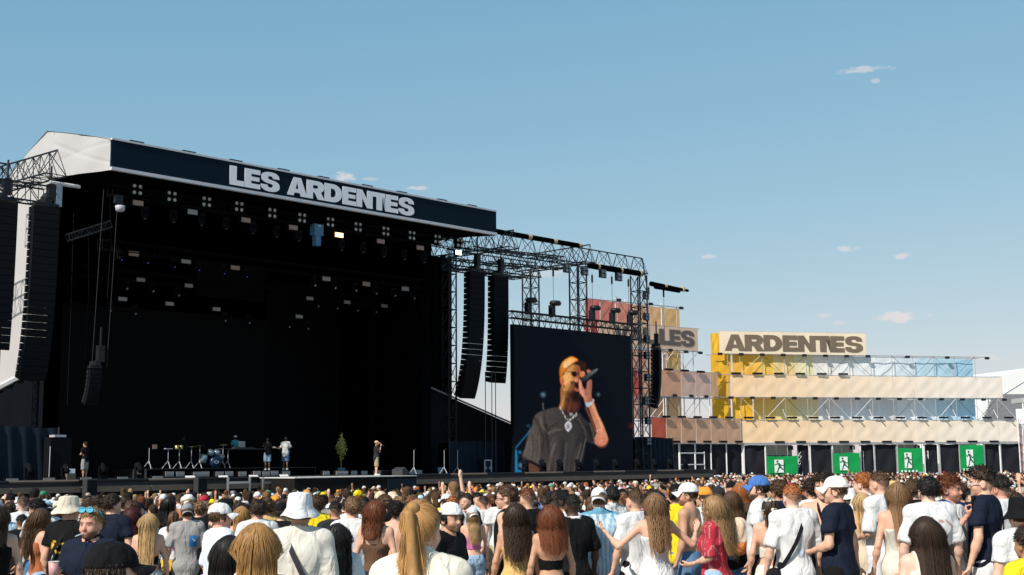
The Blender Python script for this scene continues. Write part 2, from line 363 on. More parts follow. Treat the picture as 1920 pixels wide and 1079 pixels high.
part('wing_drape', MB().grid(lambda u, v: (24.55 + u * 3.2, 6.72 + .06 * sin(u * 30), -1.0 + v * 16.2), 40, 1), M['black_cloth'], st, True)
part('wing_drape', MB().grid(lambda u, v: (24.6 + .1 * sin(u * 70), 6.2 + u * 8.4, .6 + v * 15.2), 80, 1), M['black_cloth'], st, True)
for k, (a, b) in enumerate(((4.2, 17.6), (18.2, 24.0))):
    part('rear_panel', MB().box(((a + b) / 2, 12.6 if k == 0 else 13.6, 6.2 if k == 0 else 7.6), (b - a, .2, 9.4 if k == 0 else 12)), M['truss_in'], st)
part('upper_panel', MB().box((13.2, 10, 12.6), (4.6, .2, 2.0)), M['truss_in'], st)
# deck and its front
dk0, dk1 = -7.0, 47.0
part('deck', MB().box(((dk0 + dk1) / 2, 7.3, DECK - .15), (dk1 - dk0, 14.6, .3)), M['deck'], st)
part('deck_skirt', MB().grid(lambda u, v: (dk0 + u * (dk1 - dk0), .22 + .04 * sin(u * 300), -1.2 + v * 2.3), 320, 1), M['black_scrim'], st, True)
x = dk0; k = 0
while x < dk1 - 1:
    L = 2.9 + .25 * ((k * 7) % 3)
    if not (8.6 < x + L / 2 < 17.6):
        part('lip_panel', MB().box((x + L / 2, -.18, 1.03), (L - .06, .16, .25)), M['deck_edge'], st)
        part('lip_rail', MB().tube((x, -.05, 1.40), (x + L - .05, -.05, 1.40), .07, 6), M['deck_edge'] if k % 2 else M['black_metal'], st)
    x += L; k += 1
M['strobe_bright0'] = mat('thrust_edge_white', (.6, .58, .55), .6)
# thrust in front of the deck
part('thrust_front', MB().box((12.33, -1.5, .19), (7.7, 2.9, 2.38)), M['thrust_cloth'], st)
part('thrust_edge', MB().box((12.33, -1.5, 1.40), (7.76, 2.98, .04)), M['strobe_bright0'], st)
part('thrust_side_cloth', MB().box((15.2, -2.99, .12), (1.9, .05, 2.3)), M['blue_scrim'], st)
# dark tent roofs of the side wings
part('wing_roof', MB().prism([(25.6, 6.67), (35.4, 3.83), (35.4, -1.2), (25.6, -1.2)], 6.4, 13.6), M['black_scrim'], st)
part('wing_roof_edge', MB().tube((25.6, 6.35, 6.74), (35.5, 6.35, 3.88), .06, 6), M['case_grey'], st)

# ---- side sub walls with scrim
def scrim_wall(label, s0, s1, w, z0, z1):
    t = stage_thing('scrim_wall', label, 'speaker wall', s0, w, DECK)
    part('scrim', MB().grid(lambda u, v: (u * (s1 - s0), .05 * sin(u * 55 + v * 2), z0 + v * (z1 - z0) - .03 * sin(u * 9) * v), 90, 6), M['blue_scrim'], t, True)
    part('frame', MB().box(((s1 - s0) / 2, .55, (z0 + z1) / 2 - .05), (s1 - s0, .8, z1 - z0 - .1)), M['black_cloth'], t)
    for q in (0.0, s1 - s0): part('post', MB().tube((q, -.05, z0), (q, -.05, z1 + .02), .04, 5), M['truss_dark'], t)
    return t
scrim_wall('dark blue cloth wall at the far left corner of the stage deck', -7.0, -1.2, 1.6, 0.0, 2.35)
scrim_wall('dark blue cloth wall between the stage opening and the big screen', stw(842, 885, 2.6)[0], stw(962, 885, 2.6)[0], 2.6, 0.0, 1.9)
scrim_wall('dark blue cloth wall on the deck right of the big screen', stw(1192, 875, 2.2)[0], stw(1262, 875, 2.2)[0], 2.2, .0, 2.25)

# ---- towers and beams of the sound wings
TR = 34.82
tower(27.2, 6.3, DECK, 15.2, 'dark lattice tower at the right edge of the stage opening', .62)
tower(TR, 6.3, DECK, 15.0, 'dark lattice tower behind the left half of the big screen')
tower(TR, 2.0, DECK, 14.9, 'dark lattice tower behind the right half of the big screen')
tower(41.25, 2.0, DECK, 14.9, 'dark lattice tower at the right edge of the big screen')
tower(-2.4, 6.3, DECK, 15.0, 'dark lattice tower at the left edge of the stage behind the speakers', .62, M['truss_dark'])
def beam(label, p0, p1, wid, hgt, tri=True, cell=None, m=None, sag=None):
    t = stage_thing('truss_beam', label, 'truss beam', p0[0], p0[1], p0[2])
    q = Vector(p1) - Vector(p0); truss(t, (0, 0, 0), q, wid, hgt, m or M['truss_dark'], cell or hgt * .8, tri, .045, .022); return t
bm = beam('long lattice beam running from the stage roof over the big screen', (24.8, 2.0, 15.0), (41.7, 2.0, 15.0), .95, 1.15)
part('rolled_cloth', MB().tube((1.0, 0, 1.28), (10.2, 0, 1.28), .17, 8), M['black_cloth'], bm)
part('rolled_cloth', MB().tube((10.6, -.5, -.06), (16.2, -.5, -.06), .2, 8), M['black_cloth'], bm)
for q in (5.2, 7.6, 10.1): part('strap', MB().tube((q, 0, 1.28), (q + .3, 0, 1.28), .19, 8), M['ratchet'], bm)
for q in (11.4, 13.8, 15.9): part('strap', MB().tube((q, -.5, -.06), (q + .16, -.5, -.06), .22, 8), M['ratchet'], bm)
part('end_strut', MB().tube((16.9, 0, 1.15), (17.3, 0, -.5), .05, 5), M['truss_dark'], bm)
beam('lattice beam at the back from the stage corner to the rear tower', (27.0, 6.3, 14.6), (TR + .6, 6.3, 14.6), .9, 1.05)
beam('lattice beam reaching forward above the hung speakers beside the stage', (26.9, 8.6, 15.25), (27.9, 1.2, 15.25), 1.0, 1.1, cell=.7)
beam('lattice beam joining the rear tower to the middle tower', (TR, 7.2, 15.05), (TR, .9, 15.05), .9, 1.15, cell=.75)
beam('lattice beam lying low behind the two hung speaker columns', (25.3, 4.6, 14.35), (31.8, 4.6, 14.35), .7, .7, False, cell=.6)
beam('lattice beam slanting across the gap between the speaker hang and the towers', (27.6, 3.4, 14.95), (33.4, 2.2, 14.95), .7, .8, False, cell=.6)
ob = stage_thing('cantilever_beam', 'short black beam jutting out to the right of the last tower', 'beam', 41.6, 1.2, 14.15)
part('rolled_cloth', MB().tube((0, 0, .12), (4.3, 0, .02), .18, 8, .1), M['black_cloth'], ob); part('lower_bar', MB().tube((.2, -.2, -.12), (3.0, -.2, -.16), .13, 6), M['black_cloth'], ob)
for q in (1.5, 3.6): part('strap', MB().tube((q, 0, .08), (q + .2, 0, .08), .19, 8), M['ratchet'], ob)
# left wing, mirrored
lt1 = beam('lattice beam reaching forward over the left speakers against the white gable', (-2.15, 8.2, 15.35), (-1.62, 1.9, 15.35), 1.0, 1.15, cell=.7)
beam('lattice beam at the top left picture edge with a pointed end', (-6.2, 9.2, 15.3), (-5.1, 2.6, 15.3), 1.0, 1.25, cell=.7)
beam('thin lattice beam running out left from the stage corner above the speakers', (-7.6, 3.2, 14.55), (-1.4, 3.2, 14.55), .8, .8, False, cell=.6)
beam('lattice beam joining the two left speaker beams', (-7.5, 6.2, 15.6), (-1.9, 6.2, 15.6), .7, .9, True, cell=.7)
tt = stage_thing('motor_hoist', 'grey hoist and pipe above the left speaker column', 'hoist', -1.2, 2.6, 14.1)
part('pipe', MB().tube((-.4, 0, 1.0), (1.1, 0, 1.0), .09, 7), M['trim_grey'], tt); part('lift_bar', MB().box((.05, 0, .45), (.28, .2, 1.1)), M['lens_grey'], tt); part('motor', MB().lathe([(0, -.2), (.22, -.15), (.25, .1), (.1, .3), (0, .32)], 10, (-.55, 0, .15)), M['black_metal'], tt)
# truss over the screen and its spotlights
zt = 11.05
bt = beam('slim black beam carrying four spotlights above the big screen', (27.45, 1.2, zt), (40.0, 1.2, zt), .34, .42, False, .45, M['black_metal'])
vb = MB()
for k in range(22):
    q = .35 + k * .57; vb.tube((q - .16, 0, -.21), (q, 0, -.62), .03, 4).tube((q + .16, 0, -.21), (q, 0, -.62), .03, 4)
part('hanger_set', vb, M['black_metal'], bt)
for px, y in ((992, 583), (1037, 590), (1112, 596), (1150, 601), (1183, 606)):
    s, z = stw(px, y, 1.2); z0 = stw(px, y + 26, 1.2)[1]
    sp = stage_thing('spotlight', 'black spotlight clamped upright on the beam above the screen', 'spotlight', s, 1.2, zt + .2, 'spotlights above the screen')
    part('yoke', MB().box((-.1, 0, .3), (.34, .3, .75)), M['black_metal'], sp); part('lamp_head', MB().lathe([(0, -.18), (.3, -.15), (.36, .0), (.28, .14), (0, .18)], 10, (.12, -.1, .82), 1.2, 1), M['black_metal'], sp, True); part('lens', MB().lathe([(.0, 0), (.2, 0)], 10, (.12, -.1, .64), 1.2, 1), M['lens_grey'], sp)
# vertical steel cables with a cable at each
for px, y0, y1 in ((1037, 500, 586), (1110, 512, 592), (1147, 515, 598), (1178, 520, 602), (1216, 535, 640), (1244, 540, 640)):
    s, za = stw(px, y0, 1.2); zb = stw(px, y1, 1.2)[1]
    t = stage_thing('steel_cable', 'thin steel cable hanging from the lattice beam above the screen', 'cable', s, 1.2, zb, 'steel cables over the screen'); part('wire', MB().tube((0, 0, 0), (0, 0, za - zb), .018, 4), M['truss_dark'], t); part('hook', MB().box((0, 0, za - zb - .4), (.09, .09, .5)), M['black_metal'], t)
for px in (910, 922, 929):
    s, za = stw(px, 716, 2.0); t = stage_thing('guy_cable', 'dark cable running down from the hung speakers to the deck', 'cable', s, 2.0, DECK, 'cables under the hung speakers'); part('wire', MB().tube((0, 0, 0), (.0, 0, za - DECK + .6), .035, 4), M['truss_dark'], t)
# small 4-cell lamps on the beams and right tower
def quad_lamp(label, s, w, z, group, size=.5):
    t = stage_thing('blinder_lamp', label, 'blinder lamp', s, w, z, group)
    part('housing', MB().box((0, .1, 0), (size, .2, size)), M['black_metal'], t)
    for a, b in ((-1, -1), (1, -1), (1, 1), (-1, 1)): part('lens', MB().lathe([(0, -.02), (size * .17, 0), (size * .2, .02)], 8, (0, 0, 0)), M['lens_grey'], t).matrix_local = Matrix.Translation((a * size * .24, -.01, b * size * .24)) @ Matrix.Rotation(pi / 2, 4, 'X')
    return t
for px, py in ((1065, 503), (1098, 508), (1132, 513), (1162, 519)):
    s, z = stw(px, py, 1.3); quad_lamp('black four lens lamp slung under the lattice beam above the screen', s, 1.3, z, 'lamps under the wing beam', .58)
for px, py in ((1213, 555), (1214, 594), (1215, 636), (1215, 667), (1216, 708), (1217, 789), (1217, 828), (1213, 752)):
    s, z = stw(px, py, 1.3); quad_lamp('four lens lamp on the right side of the screen tower', s, 1.3, z, 'lamps on the right tower', .5)

# ---- line arrays
def line_array(label, s, w, ztop, n, wid=1.25, dep=.55, hb=.335, bend=(.25, 3.2), yaw=0.0, e=.028):
    t = stage_thing('line_array', label, 'line array', s, w, ztop, None, yaw)
    part('flying_frame', MB().box((0, dep / 2, .12), (wid * .9, dep, .12)).box((0, dep * .5, .28), (.25, .6, .22)), M['black_metal'], t)
    part('motor', MB().box((.25, dep * .5, .75), (.3, .3, .75)).tube((.25, dep * .5, 1.0), (.25, dep * .5, 2.0), .05, 5), M['black_metal'], t)
    y, z, a = 0.0, 0.0, 0.0
    me = MB()
    me.v = [(-wid / 2, 0, 0), (wid / 2, 0, 0), (wid / 2, dep, -e), (-wid / 2, dep, -e), (-wid / 2, 0, -hb + .006), (wid / 2, 0, -hb + .006), (wid / 2, dep, -hb + e), (-wid / 2, dep, -hb + e)]
    me.f = [(0, 1, 2, 3), (4, 7, 6, 5), (0, 4, 5, 1), (1, 5, 6, 2), (2, 6, 7, 3), (3, 7, 4, 0)]
    md = me.mesh('cabinet', M['cab'])
    gm = MB().quad((-wid * .47, -.004, -.02), (wid * .47, -.004, -.02), (wid * .47, -.004, -hb + .03), (-wid * .47, -.004, -hb + .03)).mesh('grille', M['grille'])
    hm = MB().box((-wid / 2 - .01, dep * .75, -hb / 2), (.03, .12, .16)).mesh('rigging', M['truss_dark'] if n < 10 else M['black_metal'])
    for i in range(n):
        c = link('cabinet', md, t, (0, y, z), (a, 0, 0)); link('grille', gm, c); link('rigging', hm, c)
        y += sin(a) * hb; z -= cos(a) * hb; a += radians(bend[0] + (bend[1] - bend[0]) * (i / n) ** 2.2)
    return t
line_array('tall curved black speaker column hung nearest the stage opening on the right', 24.95, 1.4, 13.45, 23)
line_array('tall black speaker column hung just left of the big screen', 28.0, 2.4, 13.6, 20, 1.3, .55, .335, (.1, 1.6))
s3, z3 = stw(1238, 655, 1.6)
line_array('small curved speaker column hung right of the screen tower', s3, 1.6, z3, 14, .95, .6, .30, (.3, 4.4), radians(28))
line_array('tall curved black speaker column hung in front of the white side wall', -1.75, 2.4, 13.9, 24, 1.25, .55, .335, (.2, 2.2))
line_array('outermost tall black speaker column cut by the left picture edge', -3.72, 2.6, 13.9, 20, 1.35, .55, .335, (.1, 1.0))
s4, z4 = stw(181, 693, 1.8)
line_array('short curved speaker column hanging inside the left of the stage', s4, 1.8, z4, 8, .6, .34, .22, (4.0, 9.0))
for px in (200, 172):
    s, z = stw(px, 690, 1.9); t = stage_thing('hoist_chain', 'thin chain holding the short speaker column inside the stage', 'chain', s, 1.9, z, 'chains of the short speaker column'); part('chain_run', MB().tube((0, 0, 0), (.28, 0, 15.0 - z), .014, 4), M['truss_dark'], t)

# ---- the big screen: a grid of LED cells that give off the picture
def in_poly(px, py, poly):
    inside = np.zeros(px.shape, bool); n = len(poly)
    for i in range(n):
        x0, y0 = poly[i]; x1, y1 = poly[(i + 1) % n]
        if y0 == y1: continue
        c = ((y0 > py) != (y1 > py)) & (px < (x1 - x0) * (py - y0) / (y1 - y0) + x0); inside ^= c
    return inside
SCW = 1.0
sa, za = stw(963, 611, SCW); sb, zb = stw(1188, 884, SCW); za = 10.42; zb = 1.45
def led_picture():
    NX, NZ = 240, 188
    ss = np.linspace(sa, sb, NX + 1); zz = np.linspace(zb, za, NZ + 1)
    cs = .5 * (ss[1:] + ss[:-1]); cz = .5 * (zz[1:] + zz[:-1])
    # position on the picture as seen in the middle of the photo: linear in s,z, so the print is flat on the screen
    S, Zg = np.meshgrid(cs, cz)
    P = O0[None, None] + US[None, None] * S[..., None] + WS * SCW + np.array([0, 0, 1.0]) * Zg[..., None]
    d = P - CAM; k = FPX / (d @ _f); PX = 960 + k * (d @ CR); PY = 539.5 - k * (d @ CU)
    X = (PX - 940) * 1079 / 260; Y = (PY - 640) * 1079 / 260
    img = np.zeros(X.shape + (3,)); img[:] = (.0012, .002, .0045)
    fb = lambda sc, ph: np.sin(X / sc + ph) * np.sin(Y / sc * 1.3 + ph * 2)
    def soft(poly, w=3.0, smooth=True):
        pl = [tuple(q) for q in cr(poly, 5, True)] if smooth else poly
        a = np.zeros(X.shape)
        offs = [(0, 0), (w, 0), (-w, 0), (0, w), (0, -w), (w * .7, w * .7), (-w * .7, w * .7), (w * .7, -w * .7), (-w * .7, -w * .7)]
        for ox, oy in offs: a += in_poly(X + ox, Y + oy, pl)
        return a / len(offs)
    def put(a, col):
        col = np.asarray(col, float); img[:] = img * (1 - a[..., None]) + (col if col.ndim == 3 else col[None, None]) * a[..., None]
    def lin(c): c = np.array(c) / 255.; return np.where(c < .04045, c / 12.92, ((c + .055) / 1.055) ** 2.4)
    def grad(c0, c1, t): t = np.clip(t, 0, 1)[..., None]; return lin(c0) * (1 - t) + lin(c1) * t
    # lights and stands behind the singer
    for cx, cy, r, c, s in ((325, 417, 15, (150, 200, 230), .8), (755, 415, 11, (130, 180, 200), .7), (143, 865, 12, (60, 160, 210), .9), (120, 900, 16, (40, 120, 180), .6), (150, 965, 16, (130, 190, 220), .9), (172, 985, 14, (80, 160, 200), .7), (1008, 660, 16, (150, 20, 25), .7), (210, 660, 9, (60, 150, 200), .6), (230, 678, 7, (90, 180, 220), .6)):
        put(.4 * s * np.exp(-((X - cx) ** 2 + (Y - cy) ** 2) / (r * r)), lin(c))
    put(.7 * soft([(108, 845), (120, 845), (128, 1000), (170, 1010), (170, 1025), (106, 1022)], 3, False), lin((40, 130, 180)))
    put(.5 * soft([(105, 830), (232, 680), (238, 686), (110, 842)], 2, False), lin((40, 120, 170)))
    put(.35 * soft([(318, 480), (330, 480), (332, 535), (320, 535)], 2, False), lin((120, 110, 110)))
    # far arm, neck, shirt
    put(soft([(205, 950), (290, 985), (300, 1040), (215, 1040)], 3), lin((92, 58, 48)))
    shirt = [(160, 905), (200, 800), (238, 660), (262, 580), (330, 540), (445, 515), (520, 545), (600, 552), (640, 600), (700, 650), (735, 690), (755, 800), (710, 800), (655, 780), (650, 860), (615, 1010), (600, 1060), (345, 1060), (352, 985), (290, 960), (225, 930)]
    sh = soft(shirt, 4); tx = np.clip((X - 200) / 480, 0, 1)
    fold = .5 + .5 * np.sin((X + .35 * Y) / 26 + 1.5 * np.sin(Y / 90)) * np.clip((Y - 640) / 200, 0, 1)
    fold2 = np.exp(-((X - (350 + .12 * (Y - 700))) / 16) ** 2) * (Y > 640)
    base = grad((84, 76, 70), (42, 40, 42), tx); base = base * (.62 + .6 * fold[..., None]) * (1 - .55 * fold2[..., None]); base *= np.where(X < 330, 1.0, .93)[..., None]
    put(sh, base)
    put(.8 * soft([(640, 700), (690, 640), (715, 700), (735, 780), (700, 770), (690, 720)], 4), lin((28, 26, 28)))
    neck = [(470, 350), (462, 470), (448, 520), (480, 548), (560, 556), (598, 545), (600, 470), (560, 420)]
    put(soft(neck, 4), grad((176, 112, 62), (46, 26, 21), (X - 456) / 60 + np.clip((Y - 480) / 300, 0, .2)))
    put(.9 * soft([(470, 535), (540, 560), (598, 548), (596, 575), (540, 575), (490, 560)], 3), lin((20, 18, 20)))
    # head
    head = [(478, 250), (470, 320), (482, 380), (500, 430), (545, 462), (590, 458), (612, 420), (616, 350), (612, 300), (616, 240), (600, 190), (530, 190)]
    put(soft(head, 4), grad((226, 164, 92), (146, 80, 56), (X - 482) / 130))
    put(.85 * soft([(498, 360), (540, 334), (600, 310), (616, 360), (612, 440), (580, 470), (530, 450), (500, 400)], 16), grad((150, 90, 48), (48, 26, 20), (X - 505) / 80 + (Y - 360) / 260))
    put(.9 * soft([(520, 420), (556, 392), (600, 380), (618, 400), (605, 452), (565, 478), (530, 456)], 12), grad((70, 38, 26), (18, 11, 11), (X - 520) / 70 + (Y - 400) / 240))
    put(.6 * soft([(540, 310), (575, 318), (600, 312), (606, 330), (570, 336), (544, 350)], 8), lin((66, 34, 24)))
    put(.7 * soft([(500, 470), (560, 480), (606, 455), (604, 520), (570, 548), (540, 530)], 14), lin((84, 42, 30)))
    put(.5 * soft([(560, 200), (610, 196), (618, 250), (580, 240)], 10), lin((120, 66, 40)))
    put(.55 * soft([(486, 270), (500, 250), (540, 262), (545, 300), (510, 330), (490, 320)], 14), lin((236, 184, 112)))
    put(soft([(575, 325), (602, 318), (612, 335), (606, 372), (585, 385), (572, 362)], 5), lin((40, 14, 14)))
    put(soft([(570, 362), (600, 372), (606, 386), (580, 388)], 4), lin((190, 90, 80)))
    put(soft([(566, 300), (590, 292), (600, 312), (580, 322)], 5), lin((226, 140, 110)))
    put(soft([(458, 285), (480, 280), (492, 310), (486, 345), (470, 345), (460, 318)], 4), lin((214, 110, 64)))
    put(soft([(482, 345), (492, 345), (492, 370), (484, 368)], 3), lin((90, 40, 26)))
    put(soft([(545, 240), (572, 234), (588, 250), (586, 272), (566, 280), (550, 268)], 3), lin((24, 14, 10)))
    put(.8 * soft([(505, 232), (546, 238), (546, 246), (505, 240)], 2, False), lin((120, 84, 40)))
    put(soft([(590, 244), (612, 250), (612, 264), (592, 262)], 3), lin((60, 40, 30)))
    cap = [(455, 270), (456, 210), (480, 160), (525, 128), (560, 124), (598, 150), (560, 172), (510, 215), (486, 262), (470, 285)]
    put(soft(cap, 4), grad((236, 146, 40), (190, 96, 24), (Y - 130) / 160))
    put(.85 * soft([(480, 180), (525, 138), (560, 135), (592, 152), (550, 172), (500, 208)], 5), grad((250, 214, 160), (226, 150, 70), (X - 480) / 110))
    put(soft([(592, 152), (640, 158), (664, 180), (660, 222), (640, 232), (600, 176), (560, 176), (500, 236), (484, 268), (480, 255), (512, 212), (556, 172)], 3), lin((46, 22, 14)))
    # arm, hand, microphone
    arm = [(650, 470), (712, 468), (748, 560), (790, 650), (825, 740), (822, 790), (780, 818), (735, 800), (726, 760), (742, 700), (712, 610), (680, 520)]
    put(soft(arm, 4), grad((176, 108, 76), (214, 146, 112), (X - 680) / 130) * np.where(X > 792, .8, 1.0)[..., None])
    put(.4 * soft([(745, 740), (800, 735), (826, 770), (800, 818), (750, 808)], 14), lin((214, 120, 96)))
    hand = [(606, 300), (622, 318), (630, 350), (655, 380), (665, 350), (670, 318), (700, 300), (704, 350), (700, 430), (712, 470), (655, 475), (640, 440), (610, 400), (604, 350)]
    put(soft(hand, 3), grad((206, 138, 108), (128, 74, 60), (X - 610) / 110))
    put(soft([(612, 240), (640, 236), (652, 260), (630, 280), (612, 268)], 4), lin((206, 120, 86)))
    put(soft([(664, 228), (682, 222), (700, 240), (676, 252)], 3), lin((176, 104, 84)))
    put(soft([(612, 296), (650, 272), (690, 240), (742, 215), (748, 226), (706, 262), (660, 300), (628, 314)], 3), grad((20, 24, 28), (96, 104, 104), (X - 610) / 140))
    put(soft([(654, 480), (700, 450), (722, 466), (672, 514)], 3), grad((150, 175, 200), (190, 190, 200), (X - 654) / 60))
    def stroke(pts, w, col, a):
        dd = np.full(X.shape, 1e9)
        for p, q in zip(pts[:-1], pts[1:]):
            L = np.array(q, float) - p; t = np.clip(((X - p[0]) * L[0] + (Y - p[1]) * L[1]) / (L @ L), 0, 1); dd = np.minimum(dd, np.hypot(X - p[0] - t * L[0], Y - p[1] - t * L[1]))
        put(a * np.exp(-(dd / w) ** 2), lin(col))
    # cloth folds, tendons, finger gaps and rims
    D_, H_ = (24, 22, 23), (128, 116, 106)
    for pts, w, c, a in (([(552, 428), (592, 440)], 34, (24, 14, 12), .93), ([(516, 400), (530, 440)], 20, (74, 44, 32), .75), ([(545, 320), (585, 322)], 9, (40, 22, 18), .7), ([(490, 392), (512, 446), (548, 474), (590, 478)], 9, (50, 27, 21), .75), ([(505, 470), (520, 510), (518, 548)], 13, (96, 56, 40), .6), ([(262, 600), (300, 680), (330, 760), (318, 860)], 9, D_, .6), ([(330, 560), (345, 650), (352, 760)], 7, D_, .5), ([(300, 590), (318, 660), (350, 700)], 7, H_, .35), ([(352, 700), (400, 660), (440, 640)], 8, D_, .55), ([(362, 720), (420, 690), (470, 690)], 7, H_, .3), ([(360, 800), (395, 740), (430, 720)], 8, D_, .5), ([(370, 1000), (385, 880), (420, 800)], 9, H_, .3), ([(400, 1020), (410, 900), (430, 830)], 7, D_, .5), ([(450, 1030), (470, 900), (480, 780)], 10, D_, .45), ([(480, 1030), (500, 880), (505, 800)], 9, (84, 92, 104), .4), ([(540, 1030), (560, 860), (600, 760)], 9, D_, .5), ([(570, 1020), (600, 880), (620, 800)], 7, H_, .3), ([(600, 1000), (640, 830), (660, 760)], 4, (120, 112, 108), .5), ([(560, 600), (600, 640), (640, 650)], 8, D_, .45), ([(600, 600), (650, 690), (660, 740)], 6, H_, .22), ([(220, 700), (200, 800), (180, 890)], 8, H_, .35), ([(240, 720), (250, 830), (240, 930)], 8, D_, .4), ([(290, 740), (300, 860), (280, 950)], 7, H_, .3), ([(170, 905), (225, 928), (288, 958)], 5, (20, 18, 18), .7), ([(690, 640), (716, 720), (725, 790)], 6, H_, .35),
                         ([(492, 370), (488, 440), (470, 510)], 9, (222, 160, 92), .4), ([(540, 470), (530, 520), (525, 550)], 9, (120, 66, 42), .5), ([(566, 480), (570, 540)], 10, (96, 50, 36), .5), ([(470, 340), (480, 400), (505, 440)], 6, (130, 70, 36), .5), ([(505, 300), (520, 340), (515, 380)], 10, (214, 160, 96), .35), ([(590, 250), (604, 290), (596, 312)], 5, (120, 62, 44), .6), ([(470, 295), (478, 320), (474, 338)], 3, (130, 60, 36), .7),
                         ([(660, 520), (700, 610), (735, 700)], 8, (150, 84, 60), .55), ([(700, 480), (745, 580), (790, 670)], 9, (250, 190, 150), .4), ([(735, 770), (760, 810), (800, 812)], 6, (160, 80, 64), .6), ([(742, 700), (770, 690), (800, 720)], 6, (246, 180, 150), .4), ([(632, 350), (650, 385), (658, 420)], 4, (120, 66, 52), .6), ([(668, 330), (664, 380), (668, 420)], 4, (130, 74, 58), .5), ([(690, 330), (692, 380)], 4, (110, 64, 52), .5), ([(612, 320), (616, 370), (640, 430)], 4, (246, 190, 160), .5), ([(640, 300), (690, 268)], 5, (20, 20, 22), .5),
                         ([(470, 200), (500, 160), (545, 132)], 5, (250, 190, 90), .4), ([(505, 215), (540, 185), (590, 160)], 4, (150, 84, 30), .5), ([(458, 250), (462, 215), (478, 180)], 6, (160, 84, 24), .5)):
        stroke(pts, w, c, a)
    put(.9 * soft([(574, 344), (600, 338), (606, 362), (586, 374)], 4), lin((30, 10, 10))); put(.8 * soft([(572, 366), (598, 374), (602, 384), (580, 386)], 3), lin((170, 86, 76))); put(soft(hand, 3), grad((206, 138, 108), (128, 74, 60), (X - 610) / 110)); stroke([(632, 350), (650, 385), (658, 420)], 4, (100, 56, 46), .6); stroke([(668, 330), (664, 380), (668, 420)], 4, (110, 64, 52), .5); stroke([(612, 320), (616, 370), (640, 430)], 4, (230, 170, 140), .5)
    # necklace
    for a, b in (((456, 512), (505, 606)), ((592, 570), (540, 612)), ((505, 606), (540, 612)), ((585, 560), (525, 625))):
        L = np.array(b, float) - a; t = np.clip(((X - a[0]) * L[0] + (Y - a[1]) * L[1]) / (L @ L), 0, 1); dd = np.hypot(X - a[0] - t * L[0], Y - a[1] - t * L[1])
        put(.9 * (dd < 4.5), grad((200, 190, 180), (110, 105, 110), .5 + .5 * np.sin(X * 1.3 + Y)))
    pd = ((X - 521) / 28) ** 2 + ((Y - 660) / 37) ** 2
    put(.95 * (pd < 1), grad((226, 220, 220), (130, 126, 136), .5 + .5 * fb(5, .4)))
    put(.8 * (((X - 521) / 12) ** 2 + ((Y - 664) / 18) ** 2 < 1), lin((120, 115, 125)))
    for cx in (520,): put(.9 * (np.hypot(X - cx, Y - 697) < 9), lin((200, 196, 200)))
    put(.8 * (np.abs(np.hypot(X - 543, Y - 568) - 9) < 3), lin((190, 186, 186)))
    for _ in range(1):
        pd_ = np.pad(img, ((1, 1), (1, 1), (0, 0)), 'edge'); img[:] = (4 * img + pd_[2:, 1:-1] + pd_[:-2, 1:-1] + pd_[1:-1, 2:] + pd_[1:-1, :-2]) / 8
    rr_ = np.random.default_rng(3); lum = img.sum(2, keepdims=True); img[:] *= 1 + .16 * rr_.normal(size=(NZ, NX, 1)) * (lum > .01)
    img[:] = img * (.94 + .06 * np.sin(np.arange(NX) * 1.9)[None, :, None] * np.sin(np.arange(NZ) * 2.1)[:, None, None])
    vx = np.stack(np.meshgrid(ss - sa, zz - zb), -1).reshape(-1, 2)
    me = bpy.data.meshes.new('display'); nq = NX * NZ
    i, j = np.meshgrid(np.arange(NX), np.arange(NZ)); a = (j * (NX + 1) + i).ravel()
    q = np.stack([a, a + 1, a + NX + 2, a + NX + 1], 1)
    me.from_pydata([(float(p[0]), 0.0, float(p[1])) for p in vx], [], q.tolist())
    at = me.color_attributes.new('Col', 'FLOAT_COLOR', 'CORNER'); c4 = np.ones((nq, 4, 4), np.float32); c4[:, :, :3] = img.reshape(-1, 1, 3); at.data.foreach_set('color', c4.ravel())
    m, nt, b = new_mat('led_display'); b.inputs['Base Color'].default_value = (.002, .0025, .004, 1); b.inputs['Roughness'].default_value = .8; b.inputs['Specular IOR Level'].default_value = .1
    an = nt.nodes.new('ShaderNodeAttribute'); an.attribute_name = 'Col'; nt.links.new(an.outputs['Color'], b.inputs['Emission Color']); b.inputs['Emission Strength'].default_value = 1.0
    me.materials.append(m); return me
led = stage_thing('video_screen', 'large black video screen showing a singer in an orange cap with microphone', 'video screen', sa, SCW, zb)
link('display', led_picture(), led, (0, 0, 0))
part('cabinet_wall', MB().box(((sb - sa) / 2, .16, (za - zb) / 2), (sb - sa + .04, .28, za - zb + .04)), M['cab'], led)
for k in range(27): part('edge_bracket', MB().box((-.04, .1, .17 + k * .335), (.06, .12, .2)), M['cab'], led)

# ---- lights under the roof
def proto_strobe(lit):
    def mk(s, w, z, label, group, tilt=0.0, size=(.54, .24)):
        t = stage_thing('strobe_light', label, 'strobe light', s, w, z, group)
        part('housing', MB().box((0, .12, 0), (size[0] + .05, .2, size[1] + .05)), M['truss_in'], t)
        pm = M[lit]; part('panel', MB().box((0, .0, 0), (size[0], .03, size[1])), pm, t); part('divider', MB().box((0, -.018, 0), (size[0] * .96, .012, .02)), M['case_grey'], t); t.rotation_euler.x = tilt
        return t
    return mk
M['strobe_bright'] = mat('strobe_panel_bright', (.75, .72, .68), .5, var=.1)
st_bright = proto_strobe('strobe_bright')
st_white, st_warm, st_lit, st_flood = proto_strobe('strobe_white'), proto_strobe('strobe_warm'), proto_strobe('lamp_lit_warm'), proto_strobe('lamp_lit_white')
def row_truss(label, s0, s1, w, z):
    t = stage_thing('lighting_truss', label, 'lighting truss', s0, w, z); truss(t, (0, 0, 0), (s1 - s0, 0, 0), .5, .5, M['truss_in'], .8, False, .03, .016); return t
